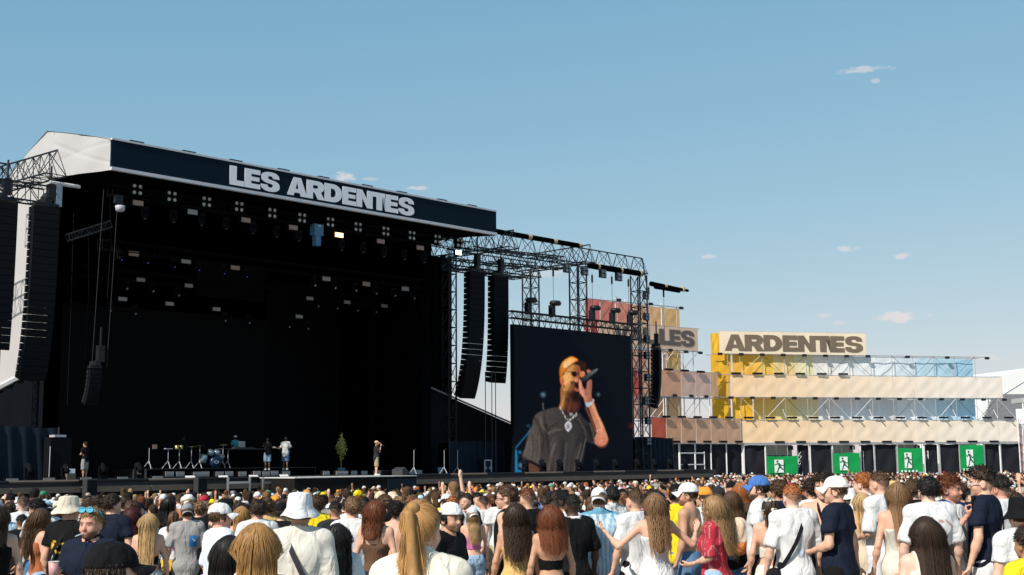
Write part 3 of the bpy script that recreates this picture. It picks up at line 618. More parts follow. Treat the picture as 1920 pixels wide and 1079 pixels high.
row_truss('black lighting truss just behind the dark blue name banner', .8, 24.2, 1.4, 14.9)
row_truss('black lighting truss across the middle depth of the stage', 2.5, 24.0, 5.4, 13.0)
row_truss('black lighting truss deep in the stage, lowest of three', 3.0, 24.0, 8.6, 12.1)
for px, py in ((257, 356), (322, 369), (387, 379), (448, 388), (510, 400), (566, 409), (619, 417), (671, 426), (723, 434), (772, 442), (820, 449), (862, 456)):
    s, z = stw(px, py, 1.0)
    t = stage_thing('blinder_lamp', 'lamp with four round white lenses under the stage roof', 'blinder lamp', s, 1.0, z, 'four lens lamps under the stage roof')
    part('housing', MB().box((0, .12, 0), (.56, .2, .56)), M['truss_in'], t)
    for a, b in ((-1, -1), (1, -1), (1, 1), (-1, 1)): part('lens', MB().lathe([(0, 0), (.085, .01), (.09, .04)], 10), M['lens'], t, True).matrix_local = Matrix.Translation((a * .155, 0, b * .155)) @ Matrix.Rotation(pi / 2, 4, 'X')
G = 'strobe panels under the stage roof'
for k, (px, py) in enumerate(((259, 381), (361, 398), (461, 413), (550, 427), (714, 453), (788, 465))): s, z = stw(px, py, 1.2); (st_warm, st_white, st_warm, st_warm, st_warm, st_warm)[k](s, 1.2, z, 'pale strobe panel in the front row under the stage roof', G)
s, z = stw(636, 441, 1.2); st_lit(s, 1.2, z, 'glowing orange strobe panel, the only lit one under the roof', None)
s, z = stw(860, 474, .9); st_flood(s, .9, z, 'bright white floodlight at the right end of the stage roof', None, 0, (.42, .24))
for k, (px, py) in enumerate(((251, 476), (349, 490), (441, 502), (612, 523), (687, 533), (760, 542))): s, z = stw(px, py, 5.2); (st_white if k % 2 else st_warm)(s, 5.2, z, 'pale strobe panel in the middle row inside the stage', G, 0, (.56, .25))
for k, (px, py) in enumerate(((264, 525), (354, 536), (581, 560), (651, 567), (721, 574), (230, 561), (318, 570), (406, 580), (561, 594))): s, z = stw(px, py, 8.3); st_white(s, 8.3, z, 'dim strobe panel in the deepest row inside the stage', G, 0, (.5, .2))
def moving_head(s, w, z, label, group, up=False, lens='lens_grey', yaw=0.0, tilt=.5, body='cab'):
    t = stage_thing('moving_head', label, 'moving light', s, w, z, group, yaw); sg = 1 if up else -1
    part('base', MB().box((0, 0, sg * .08), (.36, .3, .16)), M['cab'], t)
    part('yoke', MB().box((-.2, 0, sg * .36), (.06, .14, .44)).box((.2, 0, sg * .36), (.06, .14, .44)).box((0, 0, sg * .19), (.44, .16, .06)), M['cab'], t)
    if not up: t.scale = (.78, .78, .78)
    h = part('lamp_head', MB().lathe([(0, -.24), (.12, -.22), (.15, 0), (.17, .24), (.15, .27)], 10), M[body], t, True)
    h.matrix_local = Matrix.Translation((0, 0, sg * .5)) @ Matrix.Rotation(tilt if up else pi + tilt * -1, 4, 'X')
    part('lens', MB().lathe([(0, .275), (.05 if lens == 'lens_blue' else .085 if not up else .14, .272)], 10), M[lens], h)
    return t
G2 = 'moving lights under the stage roof'
for px, py in ((272, 388), (325, 395), (378, 401), (424, 408), (474, 417), (518, 424), (560, 432), (598, 438), (640, 450), (681, 454), (720, 462), (758, 468), (795, 474), (830, 480)): s, z = stw(px, py, 1.4); moving_head(s, 1.4, z, 'black moving light hanging nose down in the front lamp row', G2, tilt=.2, body='cab')
for k, (px, py) in enumerate(((226, 470), (275, 476), (325, 484), (371, 490), (418, 497), (460, 503), (588, 520), (626, 525), (665, 530), (703, 536), (738, 540), (774, 545))): s, z = stw(px, py, 5.4); moving_head(s, 5.4, z, 'black moving light with a small glinting lens in the middle row', G2, tilt=1.0, lens='lens_blue' if k < 6 else 'lens_grey')
for k, (px, py) in enumerate(((236, 525), (285, 530), (333, 538), (594, 560), (630, 564), (668, 568), (703, 571), (205, 566), (252, 572), (420, 586), (465, 590), (540, 598), (575, 602))): s, z = stw(px, py, 8.6); moving_head(s, 8.6, z, 'dim moving light in the deepest row inside the stage', G2, tilt=1.0)
s, z = stw(594, 432, 1.1); t = stage_thing('winch_box', 'blue box hanging among the lamps under the name banner', 'box', s, 1.1, z); part('casing', MB().box((0, 0, 0), (.6, .4, .6)), M['case_blue'], t); part('cable_bag', MB().box((0, 0, -.55), (.34, .3, .6)), M['case_blue'], t); part('handle', MB().box((0, -.22, .2), (.2, .05, .06)), M['alu'], t)
s, z = stw(222, 382, 1.2); t = stage_thing('spotlight', 'single spotlight with a bright front at the left end of the lamp rows', 'spotlight', s, 1.2, z); part('yoke', MB().box((0, 0, .2), (.4, .2, .4)), M['black_metal'], t); part('lamp_head', MB().lathe([(0, -.2), (.2, -.15), (.24, .1), (.0, .16)], 10, (.1, 0, -.2)), M['case_grey'], t, True)
# hanging cables and clutter in the left wing of the stage
for k, (px, y0, y1, w) in enumerate(((140, 400, 760, 4.5), (168, 420, 690, 3.5), (208, 360, 560, 2.5), (800, 470, 620, 5), (818, 480, 700, 5), (700, 600, 830, 9), (758, 560, 820, 8), (736, 590, 800, 9))):
    s, za_ = stw(px, y0, w); zb_ = stw(px, y1, w)[1]; t = stage_thing('hanging_cable', 'dark cable hanging loose inside the stage', 'cable', s, w, zb_, 'cables hanging inside the stage'); part('wire', MB().path([(0, 0, 0), (.1 * sin(k), 0, (za_ - zb_) * .5), (0, .1, za_ - zb_)], .02, 4), M['truss_in'], t)
s, z = stw(165, 437, 2.6); t = beam('short tilted lattice piece hanging in the left of the stage opening', (s - 1.0, 2.6, z - .35), (s + 1.1, 2.6, z + .55), .3, .3, False, .35, M['truss_dark'])

# ---- on the deck: lamps, monitors, band
def floor_strobe(px, py, w, tilt, size, label, group, mk=None):
    s, z = stw(px, py, w); t = (mk or st_white)(s, w, z, label, group, 0, size)
    part('foot', MB().box((0, .15, -(z - DECK) / 2 - .05), (size[0] * .6, .12, max(.1, z - DECK))), M['black_metal'], t); t.rotation_euler.x = tilt; return t
for px, py in ((23, 903), (92, 901.5), (161, 900.5), (230, 899.5), (296, 898)): floor_strobe(px, py, .3, 0, (.52, .24), 'grey strobe panel on the left stretch of the stage edge', 'footlights left of the drums')
for px, py in ((318, 889), (338, 889), (370, 889.5), (385, 889), (412, 889), (430, 888.5), (455, 889), (482, 888), (499, 888.5), (515, 887.5), (537, 888)): floor_strobe(px, py, 3.0, 0, (.46, .24), 'bluish footlight panel in front of the drums and guitarist', 'footlights before the band')
for px, py in ((358, 896.5), (420, 896), (477, 895), (534, 894)): floor_strobe(px, py, .4, -.9, (.5, .3), 'bright white footlight tilted up at the stage edge', 'tilted white footlights', st_bright)
for px, py in ((612, 887.5), (636, 887), (647, 887), (664, 887), (683, 887), (737, 886), (752, 886), (775, 885.5), (786, 885.5)): floor_strobe(px, py, 2.2, 0, (.42, .22), 'small footlight panel on the deck behind the singer', 'footlights behind the singer')
for px, py in ((815, 893), (852, 892), (898, 891.5), (936, 891), (974, 890.5), (1011, 890), (1048, 889.5), (1083, 889), (1117, 888.5), (1152, 888), (1187, 887.5)): floor_strobe(px, py, .2, 0, (.36, .2), 'small pinkish footlight panel on the deck below the screen', 'footlights below the screen', st_warm if px % 2 else st_white)
for px in (55, 124, 193, 261): s, z = stw(px, 885, .9); moving_head(s, .9, DECK, 'black moving light standing on the left deck edge with a shiny face', 'moving lights on the left deck', True, 'lens', pi, .9)
for px in (985, 1018, 1050, 1085, 1120, 1155, 1196, 1228, 1257, 1285): s, z = stw(px, 885, .35); moving_head(s, .35, DECK, 'black moving light standing on the deck before the screen', 'moving lights before the screen', True, 'lens_grey', pi, .6)
for px, w_ in ((752, -1.9), (718, -1.0)):
    s, z = stw(px, 889, w_); t = stage_thing('monitor_wedge', 'black wedge speaker at the right end of the runway' if px > 740 else 'low flat black speaker beside the singer', 'speaker', s, w_, DECK + .004, None, .4 if px > 740 else 0)
    part('casing', MB().prism([(-.45, 0), (.45, 0), (.45, .16), (-.15, .42), (-.45, .3)] if px > 740 else [(-.4, 0), (.4, 0), (.38, .26), (-.38, .26)], -.3, .3), M['monitor'], t); part('grille', MB().quad((.45, -.28, .175), (.45, .28, .175), (-.13, .28, .428), (-.13, -.28, .428)) if px > 740 else MB().quad((-.37, -.304, .02), (.37, -.304, .02), (.36, -.304, .24), (-.36, -.304, .24)), M['grille'], t)
s, z = stw(915, 884, 2.0); t = stage_thing('flight_case', 'black flight case with a white framed front standing by the cloth wall', 'flight case', s, 2.0, DECK)
part('casing', MB().box((0, .3, .4), (.62, .6, .8)), M['black_metal'], t); part('front_frame', MB().box((0, -.01, .76), (.62, .03, .08)).box((-.28, -.01, .4), (.07, .03, .8)).box((.27, -.01, .42), (.08, .03, .7)), M['case_grey'], t)
for q in (-.17, .17): part('label_patch', MB().box((q, -.012, .3), (.14, .02, .12)), M['case_grey'], t)
part('castor_set', MB().box((-.2, .1, -.0), (.1, .1, .06)).box((.2, .1, .0), (.1, .1, .06)), M['black_metal'], t)
for px in (169, 376):
    s, z = stw(px, 905, -.6); t = stage_thing('front_fill_speaker', 'upright black speaker box at the left stage lip' if px < 200 else 'upright black speaker box at the lip in front of the drums', 'speaker', s, -.6, .35)
    part('casing', MB().box((0, 0, .55), (.5, .4, 1.15)), M['monitor'], t); part('grille', MB().box((0, -.205, .55), (.44, .01, 1.05)), M['grille'], t); part('stand', MB().tube((0, 0, -1.0), (0, 0, .0), .06, 6), M['black_metal'], t)
def barrier(px0, px1, w, label, y0=905.5, y1=930):
    s0 = stw(px0, 918, w)[0]; s1 = stw(px1, 918, w)[0]; t = stage_thing('guard_rail', label, 'railing', s0, w, .4); L = s1 - s0
    za_ = stw(px0, y0, w)[1] - .4; zb_ = stw(px0, y1, w)[1] - .4
    part('top_rail', MB().box((L / 2, 0, za_), (L, .07, .1)), M['alu'], t); part('bottom_rail', MB().box((L / 2, 0, zb_), (L, .06, .06)), M['alu'], t)
    for q in (0.0, L): part('post', MB().box((q, 0, (za_ + zb_) / 2 + .1), (.08, .08, za_ - zb_ + .3)), M['alu'], t)
barrier(427, 468, -1.0, 'white metal guard rail left of two under the band'); barrier(493, 535, -1.0, 'white metal guard rail right of two under the band')
s0, _ = stw(1275, 875, 1.0); s1, _ = stw(1321, 875, 1.0)
t = stage_thing('guard_rail', 'white metal stair railing right of the big screen', 'railing', s0, 1.0, DECK)
for z in (.35, 1.15): part('rail', MB().tube((0, 0, z), (s1 - s0, 0, z), .04, 5), M['white_paint'], t)
for q in (0.0, (s1 - s0)): part('post', MB().tube((q, 0, 0), (q, 0, 1.25), .04, 5), M['white_paint'], t)
# drum kit, percussion, keyboard desk, plant
chrome = M['case_grey']
def tripod(t, x, y, h, spread=.3, name='stand'):
    mb = MB().tube((x, y, .25), (x, y, h), .018, 5)
    for k in range(3): a = k * 2.094 + .4; mb.tube((x, y, .4), (x + spread * cos(a), y + spread * sin(a), 0), .016, 4)
    part(name, mb, chrome, t)
s, z = stw(390, 879, 6.5)
RIS = .45
t = stage_thing('riser', 'low black platform carrying the drums and keyboard', 'platform', s, 6.5, DECK); part('platform_top', MB().box((.6, 0, RIS / 2), (10.5, 3.4, RIS)), M['deck'], t); part('skirt', MB().box((.6, -1.72, RIS / 2), (10.4, .02, RIS - .05)), M['black_cloth'], t)
kit = stage_thing('drum_kit', 'drum kit with a blue bass drum and two silver tom drums', 'drum kit', s, 6.0, DECK + RIS)
blue_drum = mat('drum_blue', (.012, .03, .07), .3); silver = mat('drum_silver', (.25, .32, .36), .3, metal=.3); cym = mat('cymbal_brass', (.35, .28, .12), .35, metal=.7)
def drum(x, y, z, r, h, rx, m, name='tom_drum'):
    o = part(name, MB().lathe([(0, -h / 2), (r, -h / 2), (r * 1.02, 0), (r, h / 2), (0, h / 2)], 16), m, kit, True); o.matrix_local = Matrix.Translation((x, y, z)) @ Matrix.Rotation(rx, 4, 'X'); return o
d = drum(.05, 0, .32, .3, .45, pi / 2, blue_drum, 'bass_drum'); part('emblem', MB().lathe([(.1, .232), (.15, .232)], 16, (0, 0, 0), 1, .5), M['letter_white'], d)
drum(-.17, 0, .82, .17, .24, .5, silver); drum(.2, 0, .82, .17, .24, .5, silver); drum(-.55, .1, .5, .2, .4, .2, silver, 'floor_drum'); drum(.6, .2, .6, .18, .2, .3, silver, 'snare_drum')
for x, h in ((-.75, 1.15), (.68, 1.2), (-1.25, 1.1), (1.0, 1.0)):
    tripod(kit, x, .15, h, .28, 'cymbal_stand'); part('cymbal', MB().lathe([(0, .03), (.22, 0), (.23, -.005)], 14, (x, .1, h + .02)), cym, kit, True)
s, z = stw(318, 878, 6.0); pk = stage_thing('percussion_set', 'percussion rack on silver stands left of the drum kit', 'percussion', s, 6.0, DECK + RIS)
for x, h in ((-1.2, 1.05), (-.1, 1.0), (.55, 1.0)): tripod(pk, x, 0, h)
part('bongo_pair', MB().lathe([(0, .2), (.12, .2), (.1, 0)], 12, (.4, 0, 1.0)).lathe([(0, .2), (.1, .2), (.08, 0)], 12, (.66, 0, 1.0)), cym, pk, True); part('music_stand', MB().box((-.95, -.1, 1.12), (.26, .02, .22)), M['strobe_warm'], pk)
part('shaker_tray', MB().box((-.1, 0, 1.02), (.4, .2, .04)), M['case_grey'], pk)
s, z = stw(440, 879, 6.6); dj = stage_thing('keyboard_desk', 'long black desk with keyboards and a laptop behind the drums', 'desk', s, 6.6, DECK + RIS)
part('desk_front', MB().box((.3, 0, .5), (2.7, .7, 1.0)), M['black_cloth'], dj); part('desk_top', MB().box((.3, 0, 1.02), (2.8, .8, .05)), M['deck'], dj); part('keyboard', MB().box((.5, -.05, 1.08), (1.3, .3, .07)), M['monitor'], dj)
lp = part('laptop', MB().box((.52, .12, 1.28), (.40, .02, .32)).box((.52, -.02, 1.06), (.40, .26, .02)), M['case_grey'], dj); part('screen_glow', MB().quad((.34, .105, 1.15), (.70, .105, 1.15), (.70, .105, 1.42), (.34, .105, 1.42)), M['strobe_white'], lp)
s, z = stw(640, 866, 3.2)
pl = stage_thing('potted_plant', 'yellow green leafy plant standing on stage left of the singer', 'plant', s, 3.2, DECK)
leafm = mat('plant_leaf', (.34, .33, .08), .6, var=.5, vscale=9); lb = MB()
for k in range(420):
    a, h = random.uniform(0, 2 * pi), random.gauss(1.55, .3); r = .32 * sqrt(random.random()) * max(.1, 1 - abs(h - 1.5) / .9)
    c = Vector((r * cos(a) * 1.1, r * sin(a), h)); d1 = Vector((random.gauss(0, 1), random.gauss(0, 1), random.gauss(0, 1))).normalized() * .06; d2 = d1.cross(Vector((random.gauss(0, 1), random.gauss(0, 1), .3))).normalized() * .03
    lb.quad(c - d1, c + d2, c + d1, c - d2)
part('foliage', lb, leafm, pl); part('stem', MB().tube((0, 0, .3), (0, 0, 1.6), .04, 6, .02), M['deck_edge'], pl); part('pot', MB().lathe([(0, 0), (.17, 0), (.22, .4), (.2, .4), (0, .36)], 12), M['case_blue'], pl)
for px, w_ in ((776, .6), (858, 1.4), (833, 1.0)):
    s, z = stw(px, 885, w_); t = stage_thing('microphone_stand', 'thin microphone stand on the right side of the deck', 'microphone stand', s, w_, DECK, 'microphone stands on the right deck'); tripod(t, 0, 0, 1.35, .28); part('microphone', MB().tube((0, 0, 1.33), (.16, 0, 1.42), .025, 6), M['black_metal'], t)
s, z = stw(826, 884, 1.6); t = stage_thing('blue_tub', 'small light blue tub on the deck near the cloth wall', 'tub', s, 1.6, DECK); part('tub_body', MB().lathe([(0, 0), (.14, 0), (.17, .32), (.15, .32), (.13, .05)], 12), mat('tub_blue', (.12, .3, .45), .5), t, True); part('rim', MB().lathe([(.17, .32), (.19, .33), (.17, .36), (.15, .33)], 12), mat('tub_rim', (.3, .5, .65), .5), t, True)
s, z = stw(112, 880, 1.0); t = stage_thing('flight_case', 'tall dark case with a shelf of gear on the left deck', 'flight case', s, 1.0, DECK); part('casing', MB().box((0, .3, .95), (1.0, .7, 1.9)), M['cab'], t); part('top_tray', MB().box((0, .3, 1.96), (.55, .5, .1)), M['case_grey'], t); part('side_rail', MB().tube((-.52, -.08, .1), (-.52, -.08, 1.5), .02, 5), M['case_grey'], t)
s, z = stw(130, 866, .9); t = stage_thing('supply_box', 'small white and red box with a bottle on the left deck', 'box', s, .8, DECK + .25); part('stand', MB().box((0, 0, -.1), (.4, .3, .3)), M['deck_edge'], t); part('carton', MB().box((.06, 0, .16), (.26, .2, .2)), M['letter_white'], t); part('bottle', MB().lathe([(0, .05), (.045, .05), (.045, .28), (.02, .34), (0, .36)], 8, (-.14, 0, 0)), M['lens_grey'], t, True)
# ================================================================== the scaffold wall with fabric banners (right of the stage)
CN = aty(1392, 831, 125.0); VR = radians(76)
VS = np.array([sin(VR), cos(VR), 0]); VB = np.array([-cos(VR), sin(VR), 0])
def rp(px, py, dep=0.0):                                   # pixel -> (along, z) on the right-hand wall plane, dep behind it
    d = ray(px, py); t = (dep - (CAM - CN) @ VB) / (d @ VB); P = CAM + d * t; return float((P - CN) @ VS), float(P[2])
LR = radians(51)                                            # the brown section recedes at its own angle
UL = np.array([sin(LR), cos(LR), 0]); WL = np.array([-cos(LR), sin(LR), 0])
def lp_(px, py, dep=0.0):
    d = ray(px, py); t = (dep - (CAM - CN) @ WL) / (d @ WL); P = CAM + d * t; return float((P - CN) @ UL), float(P[2])
GZ = -1.10
def fabric(name, rgb, trans=.16, var=.05):
    m, nt, b = new_mat(name); b.inputs['Roughness'].default_value = .85; b.inputs['Specular IOR Level'].default_value = .15
    tc = nt.nodes.new('ShaderNodeTexCoord'); mp = nt.nodes.new('ShaderNodeMapping'); mp.inputs['Scale'].default_value = (.9, .9, .25)
    nz = nt.nodes.new('ShaderNodeTexNoise'); nz.inputs['Scale'].default_value = 1.6; nz.inputs['Detail'].default_value = 6
    mx = nt.nodes.new('ShaderNodeMix'); mx.data_type = 'RGBA'; mx.inputs[6].default_value = (*[c * (1 - var) for c in rgb], 1); mx.inputs[7].default_value = (*[min(1, c * (1 + var)) for c in rgb], 1)
    nt.links.new(tc.outputs['Object'], mp.inputs[0]); nt.links.new(mp.outputs[0], nz.inputs['Vector']); nt.links.new(nz.outputs[0], mx.inputs[0]); nt.links.new(mx.outputs[2], b.inputs['Base Color'])
    bp = nt.nodes.new('ShaderNodeBump'); bp.inputs['Strength'].default_value = .15; bp.inputs['Distance'].default_value = .02; nt.links.new(nz.outputs[0], bp.inputs['Height']); nt.links.new(bp.outputs[0], b.inputs['Normal'])
    tr = nt.nodes.new('ShaderNodeBsdfTranslucent'); nt.links.new(mx.outputs[2], tr.inputs['Color']); ms = nt.nodes.new('ShaderNodeMixShader'); ms.inputs[0].default_value = trans
    out = nt.nodes['Material Output']; nt.links.new(b.outputs[0], ms.inputs[1]); nt.links.new(tr.outputs[0], ms.inputs[2]); nt.links.new(ms.outputs[0], out.inputs['Surface'])
    return m
FABC = {}
def fab(rgb):
    k = tuple(round(c, 3) for c in rgb)
    if k not in FABC: FABC[k] = fabric('banner_fabric', rgb)
    return FABC[k]
def lerp(a, b, t): return tuple(x + (y - x) * t for x, y in zip(a, b))
def cloth_panel(x0, x1, z0, z1, y, seed=0, amp=.028):
    r = random.Random(seed); ph = [r.uniform(0, 6.3) for _ in range(4)]; k1 = r.uniform(2, 4)
    def fn(u, v):
        e = min(u, 1 - u, v, 1 - v) * 2
        return (x0 + u * (x1 - x0), y - amp * (sin(u * k1 * 2 + ph[0] + v * 3) + .6 * sin(v * 6 + ph[1] + u * 4) + .7 * sin((u - v) * 9 + ph[2])) * min(1, e * 3), z0 + v * (z1 - z0) - .03 * sin(u * 6.28 + ph[3]) * (v > .5))
    return MB().grid(fn, 10, 8)
wallR = thing('scaffold_wall', 'long scaffold wall with cream fabric rows and a large name banner right of the stage', 'scaffold wall', (CN[0], CN[1], GZ), pi / 2 - VR)
wallL = thing('scaffold_wall', 'brown and red fabric scaffold wall receding behind the big screen', 'scaffold wall', (CN[0], CN[1], GZ), pi / 2 - LR)
zof = lambda z: z - GZ
# --- right-hand wall: rows of cream fabric
cream0, cream1 = (.90, .62, .36), (.86, .77, .66)
x0, zb1 = rp(1392, 831); x1, _ = rp(1912, 830); zt1 = rp(1392, 788.5)[1]
xm0 = rp(1370, 745)[0]; xm1 = rp(1880, 750)[0]; zm0 = rp(1500, 745.4)[1]; zm1 = rp(1500, 704.4)[1]
xt0 = rp(1349, 663)[0]; xt1 = rp(1624, 666)[0]; zt_0 = rp(1480, 665)[1]; zt_1 = rp(1480, 623.5)[1]
BAY = (xt1 - xt0) / 7
def fabric_row(t, xa, xb, za, zb, y, c0, c1, nb, seed):
    for k in range(nb):
        a, b = xa + (xb - xa) * k / nb, xa + (xb - xa) * (k + 1) / nb
        part('fabric_panel', cloth_panel(a + .006, b - .006, zof(za) + .03, zof(zb) - .03, y, seed + k), fab(lerp(c0, c1, min(1, (k + .5) / nb * 1.15))), t, True)
fabric_row(wallR, x0, x1, zb1, zt1, -.08, cream0, cream1, 13, 10)
fabric_row(wallR, xm0, xm1, zm0, zm1, -.08, (.90, .63, .37), (.86, .77, .67), 12, 40)
nb = part('name_banner', MB().grid(lambda u, v: (xt0 + u * (xt1 - xt0), -.1 - .03 * sin(u * 22) * sin(v * 3.1), zof(zt_0) + v * (zt_1 - zt_0)), 40, 6), fab((.90, .74, .55)), wallR, True)
lt = rp(1358, 660); rt = rp(1617, 660); hz = rp(1480, 629.5)[1] - rp(1480, 659.5)[1]
letter_dark = mat('letter_dark', (.17, .125, .085), .8, var=.25, vscale=.9)
link('lettering', text_mesh('lettering', 'ARDENTES', rt[0] - lt[0], hz, letter_dark, thick=.003), nb, (lt[0], -.142, zof(rp(1480, 659.5)[1])))
# --- coloured sheets at the back of the scaffold, seen through the open rows
DB = 1.6
backs = [(1333, 1349, 664, 625, (.85, .50, .05)), (1333, 1371, 704, 664, (.85, .46, .04)), (1335, 1370, 745, 704, (.80, .42, .04)), (1336, 1371, 786, 745, (.82, .44, .03)),
         (1374, 1412, 704, 664, (.90, .48, .06)), (1412, 1450, 704, 664, (.90, .54, .10)), (1450, 1490, 704, 664, (.88, .64, .28)), (1490, 1527, 704, 664, (.86, .76, .46)),
         (1374, 1412, 786, 745, (.90, .48, .04)), (1414, 1455, 786, 745, (.88, .56, .16)), (1455, 1495, 786, 745, (.84, .66, .28)), (1495, 1535, 786, 745, (.80, .68, .42)),
         (1527, 1566, 704, 666, (.86, .82, .75)), (1566, 1604, 704, 667, (.85, .84, .82)), (1604, 1642, 706, 670, (.82, .84, .84)), (1642, 1680, 706, 672, (.76, .81, .84)), (1680, 1716, 706, 673, (.66, .76, .82)), (1716, 1752, 706, 673, (.52, .69, .79)), (1752, 1788, 706, 673, (.44, .64, .75)), (1788, 1825, 707, 674, (.36, .58, .73)),
         (1535, 1575, 786, 746, (.78, .75, .72)), (1575, 1612, 786, 747, (.74, .75, .75)), (1612, 1650, 786, 748, (.72, .74, .76)), (1650, 1683, 786, 749, (.68, .71, .74)), (1683, 1720, 786, 749, (.80, .84, .86)), (1720, 1756, 787, 749, (.70, .80, .86)), (1756, 1792, 787, 749, (.54, .73, .84)), (1792, 1830, 787, 749, (.44, .68, .82))]
for k, (a, b, yb, yt, c) in enumerate(backs):
    dd = 1.15 if yt > 720 and a > 1413 else .45
    xa, za = rp(a, yb, dd); xb, _ = rp(b, yb, dd); zz = rp((a + b) / 2, yt, dd)[1]
    part('back_sheet', cloth_panel(xa, xb, zof(za) - .15, zof(zz), dd, 200 + k, .03), fab(c), wallR, True)
# --- scaffold tubes: each standard, ledger rows, braces
xs = [x0 + (x1 - x0) * k / 13 for k in range(14)]
topz = lambda x: zt_1 if xt0 - .1 <= x <= xt1 + .1 else (zm1 + 2.0 if x < rp(1850, 672)[0] else zm1 if x <= xm1 + .1 else zt1)
for k in range(-1, 14):
    x = xs[0] - (xs[1] - xs[0]) * .55 if k < 0 else xs[k]
    for y in (-.0, DB - .12): part('standard', MB().tube((x, y, 0), (x, y, zof(topz(x)) + .12), .036, 5), M['galv'], wallR)
for z in (zb1 - .02, zt1 + .02, zm0 - .02, zm1 + .02, zt_0 - .02):
    xa, xb = (xm0 - 1.6, xm1) if z in (zm0 - .02, zm1 + .02) else (x0, x1) if z < zm0 - .1 else (xt0 - .8, rp(1850, 672)[0])
    for y in (-.03, DB - .1): part('ledger', MB().tube((xa, y, zof(z)), (xb, y, zof(z)), .04, 5), M['galv'], wallR)
part('ledger', MB().tube((xt0, -.03, zof(zt_1)), (xt1, -.03, zof(zt_1)), .035, 5), M['galv'], wallR)
part('ledger', MB().box(((x0 + x1) / 2, -.1, zof(zb1) - .12), (x1 - x0 + .3, .16, .18)), M['galv'], wallR)
for k in range(13):
    a, b = xs[k], xs[k + 1]
    for (za, zb_, y, fl) in ((zt1, zm0, -.02, k % 2), (zt1, zm0, DB - .2, (k + 1) % 2), (zm1, zt_0, -.02, (k + 1) % 2), (zm1, zt_0, DB - .2, k % 2)):
        if za == zm1 and b > rp(1850, 672)[0]: continue
        p0, p1 = ((a, y, zof(za)), (b, y, zof(zb_))) if fl else ((b, y, zof(za)), (a, y, zof(zb_)))
        part('brace', MB().tube(p0, p1, .021, 4), M['white_paint'] if (k * 3 + fl) % 4 == 0 else M['truss_dark'] if k % 3 else M['galv'], wallR)
    if k % 2 == 0: part('cross_tube', MB().tube((a, 0, zof(zt1) + .2), (a, DB, zof(zm0)), .03, 4), M['galv'], wallR)
    part('walk_board', MB().box(((a + b) / 2, DB / 2, zof(zt1) + .0), (b - a - .1, DB - .3, .06)), M['galv'], wallR)
# --- base: black scrims between the posts
xs_base = [1393, 1435, 1519, 1561, 1613, 1640, 1683, 1733, 1762, 1800, 1845, 1875, 1918]
for k, (a, b, tilt) in enumerate(((1397, 1435, 0), (1497, 1518, 1), (1521, 1561, 0), (1617, 1640, 1), (1642, 1682, 0), (1735, 1760, 1), (1763, 1800, 0), (1850, 1876, 1), (1879, 1916, 0))):
    xa, xb = rp(a, 850)[0], rp(b, 850)[0]
    part('black_scrim', cloth_panel(xa, xb, 0, zof(zb1) - .22, .25 if tilt else .1, 300 + k, .09), M['black_scrim'], wallR, True)
for px in xs_base: x = rp(px, 850)[0]; part('post', MB().tube((x, 0, 0), (x, 0, zof(zb1) - .2), .075 if px not in (1393, 1918) else .16, 6), M['white_paint'] if px % 2 else M['galv'], wallR)
# inner boxes and lattice seen above the exit banners
for k, (a, b) in enumerate(((1437, 1496), (1562, 1612), (1684, 1734), (1801, 1846))):
    xa, xb = rp(a, 850)[0], rp(b, 850)[0]; w_ = xb - xa
    part('back_plate', MB().box(((xa + xb) / 2, 1.3, zof(zb1) - .7), (w_, .05, 1.0)), M['white_pvc'], wallR); part('back_curtain', MB().box(((xa + xb) / 2, 1.9, 1.8), (w_ + .6, .05, 3.6)), M['black_scrim'], wallR)
    mb = MB()
    for q in range(3): u = xa + w_ * (.25 + .22 * q); mb.tube((u, .6, 0), (u, .6, zof(zb1)), .03, 4).tube((u, .6, zof(zb1) - 1.6), (u + w_ * .22, .6, zof(zb1) - .2), .02, 4).tube((u + w_ * .22, .6, zof(zb1) - 1.6), (u, .6, zof(zb1) - .2), .02, 4)
    part('lattice', mb, M['galv'], wallR)
    mb = MB()
    for q in range(7): z = .5 + q * .5; mb.tube((xb + .15, .3, z), (xb + .55, .3, z), .025, 4).tube((xb + .15, .3, z), (xb + .55, .3, z + .5), .02, 4)
    part('ladder_frame', mb.tube((xb + .15, .3, 0), (xb + .15, .3, 4.0), .035, 4).tube((xb + .55, .3, 0), (xb + .55, .3, 4.0), .035, 4), M['white_paint'], wallR)
    part('floodlight_box', MB().box((xb - .5, .5, zof(zb1) - .5), (.4, .3, .4)), M['black_metal'], wallR)
green = fabric('exit_green', (.01, .34, .085), .2); exit_white = mat('exit_white', (.72, .78, .74), .7); green_dark = mat('exit_dark_green', (.012, .10, .045), .8)
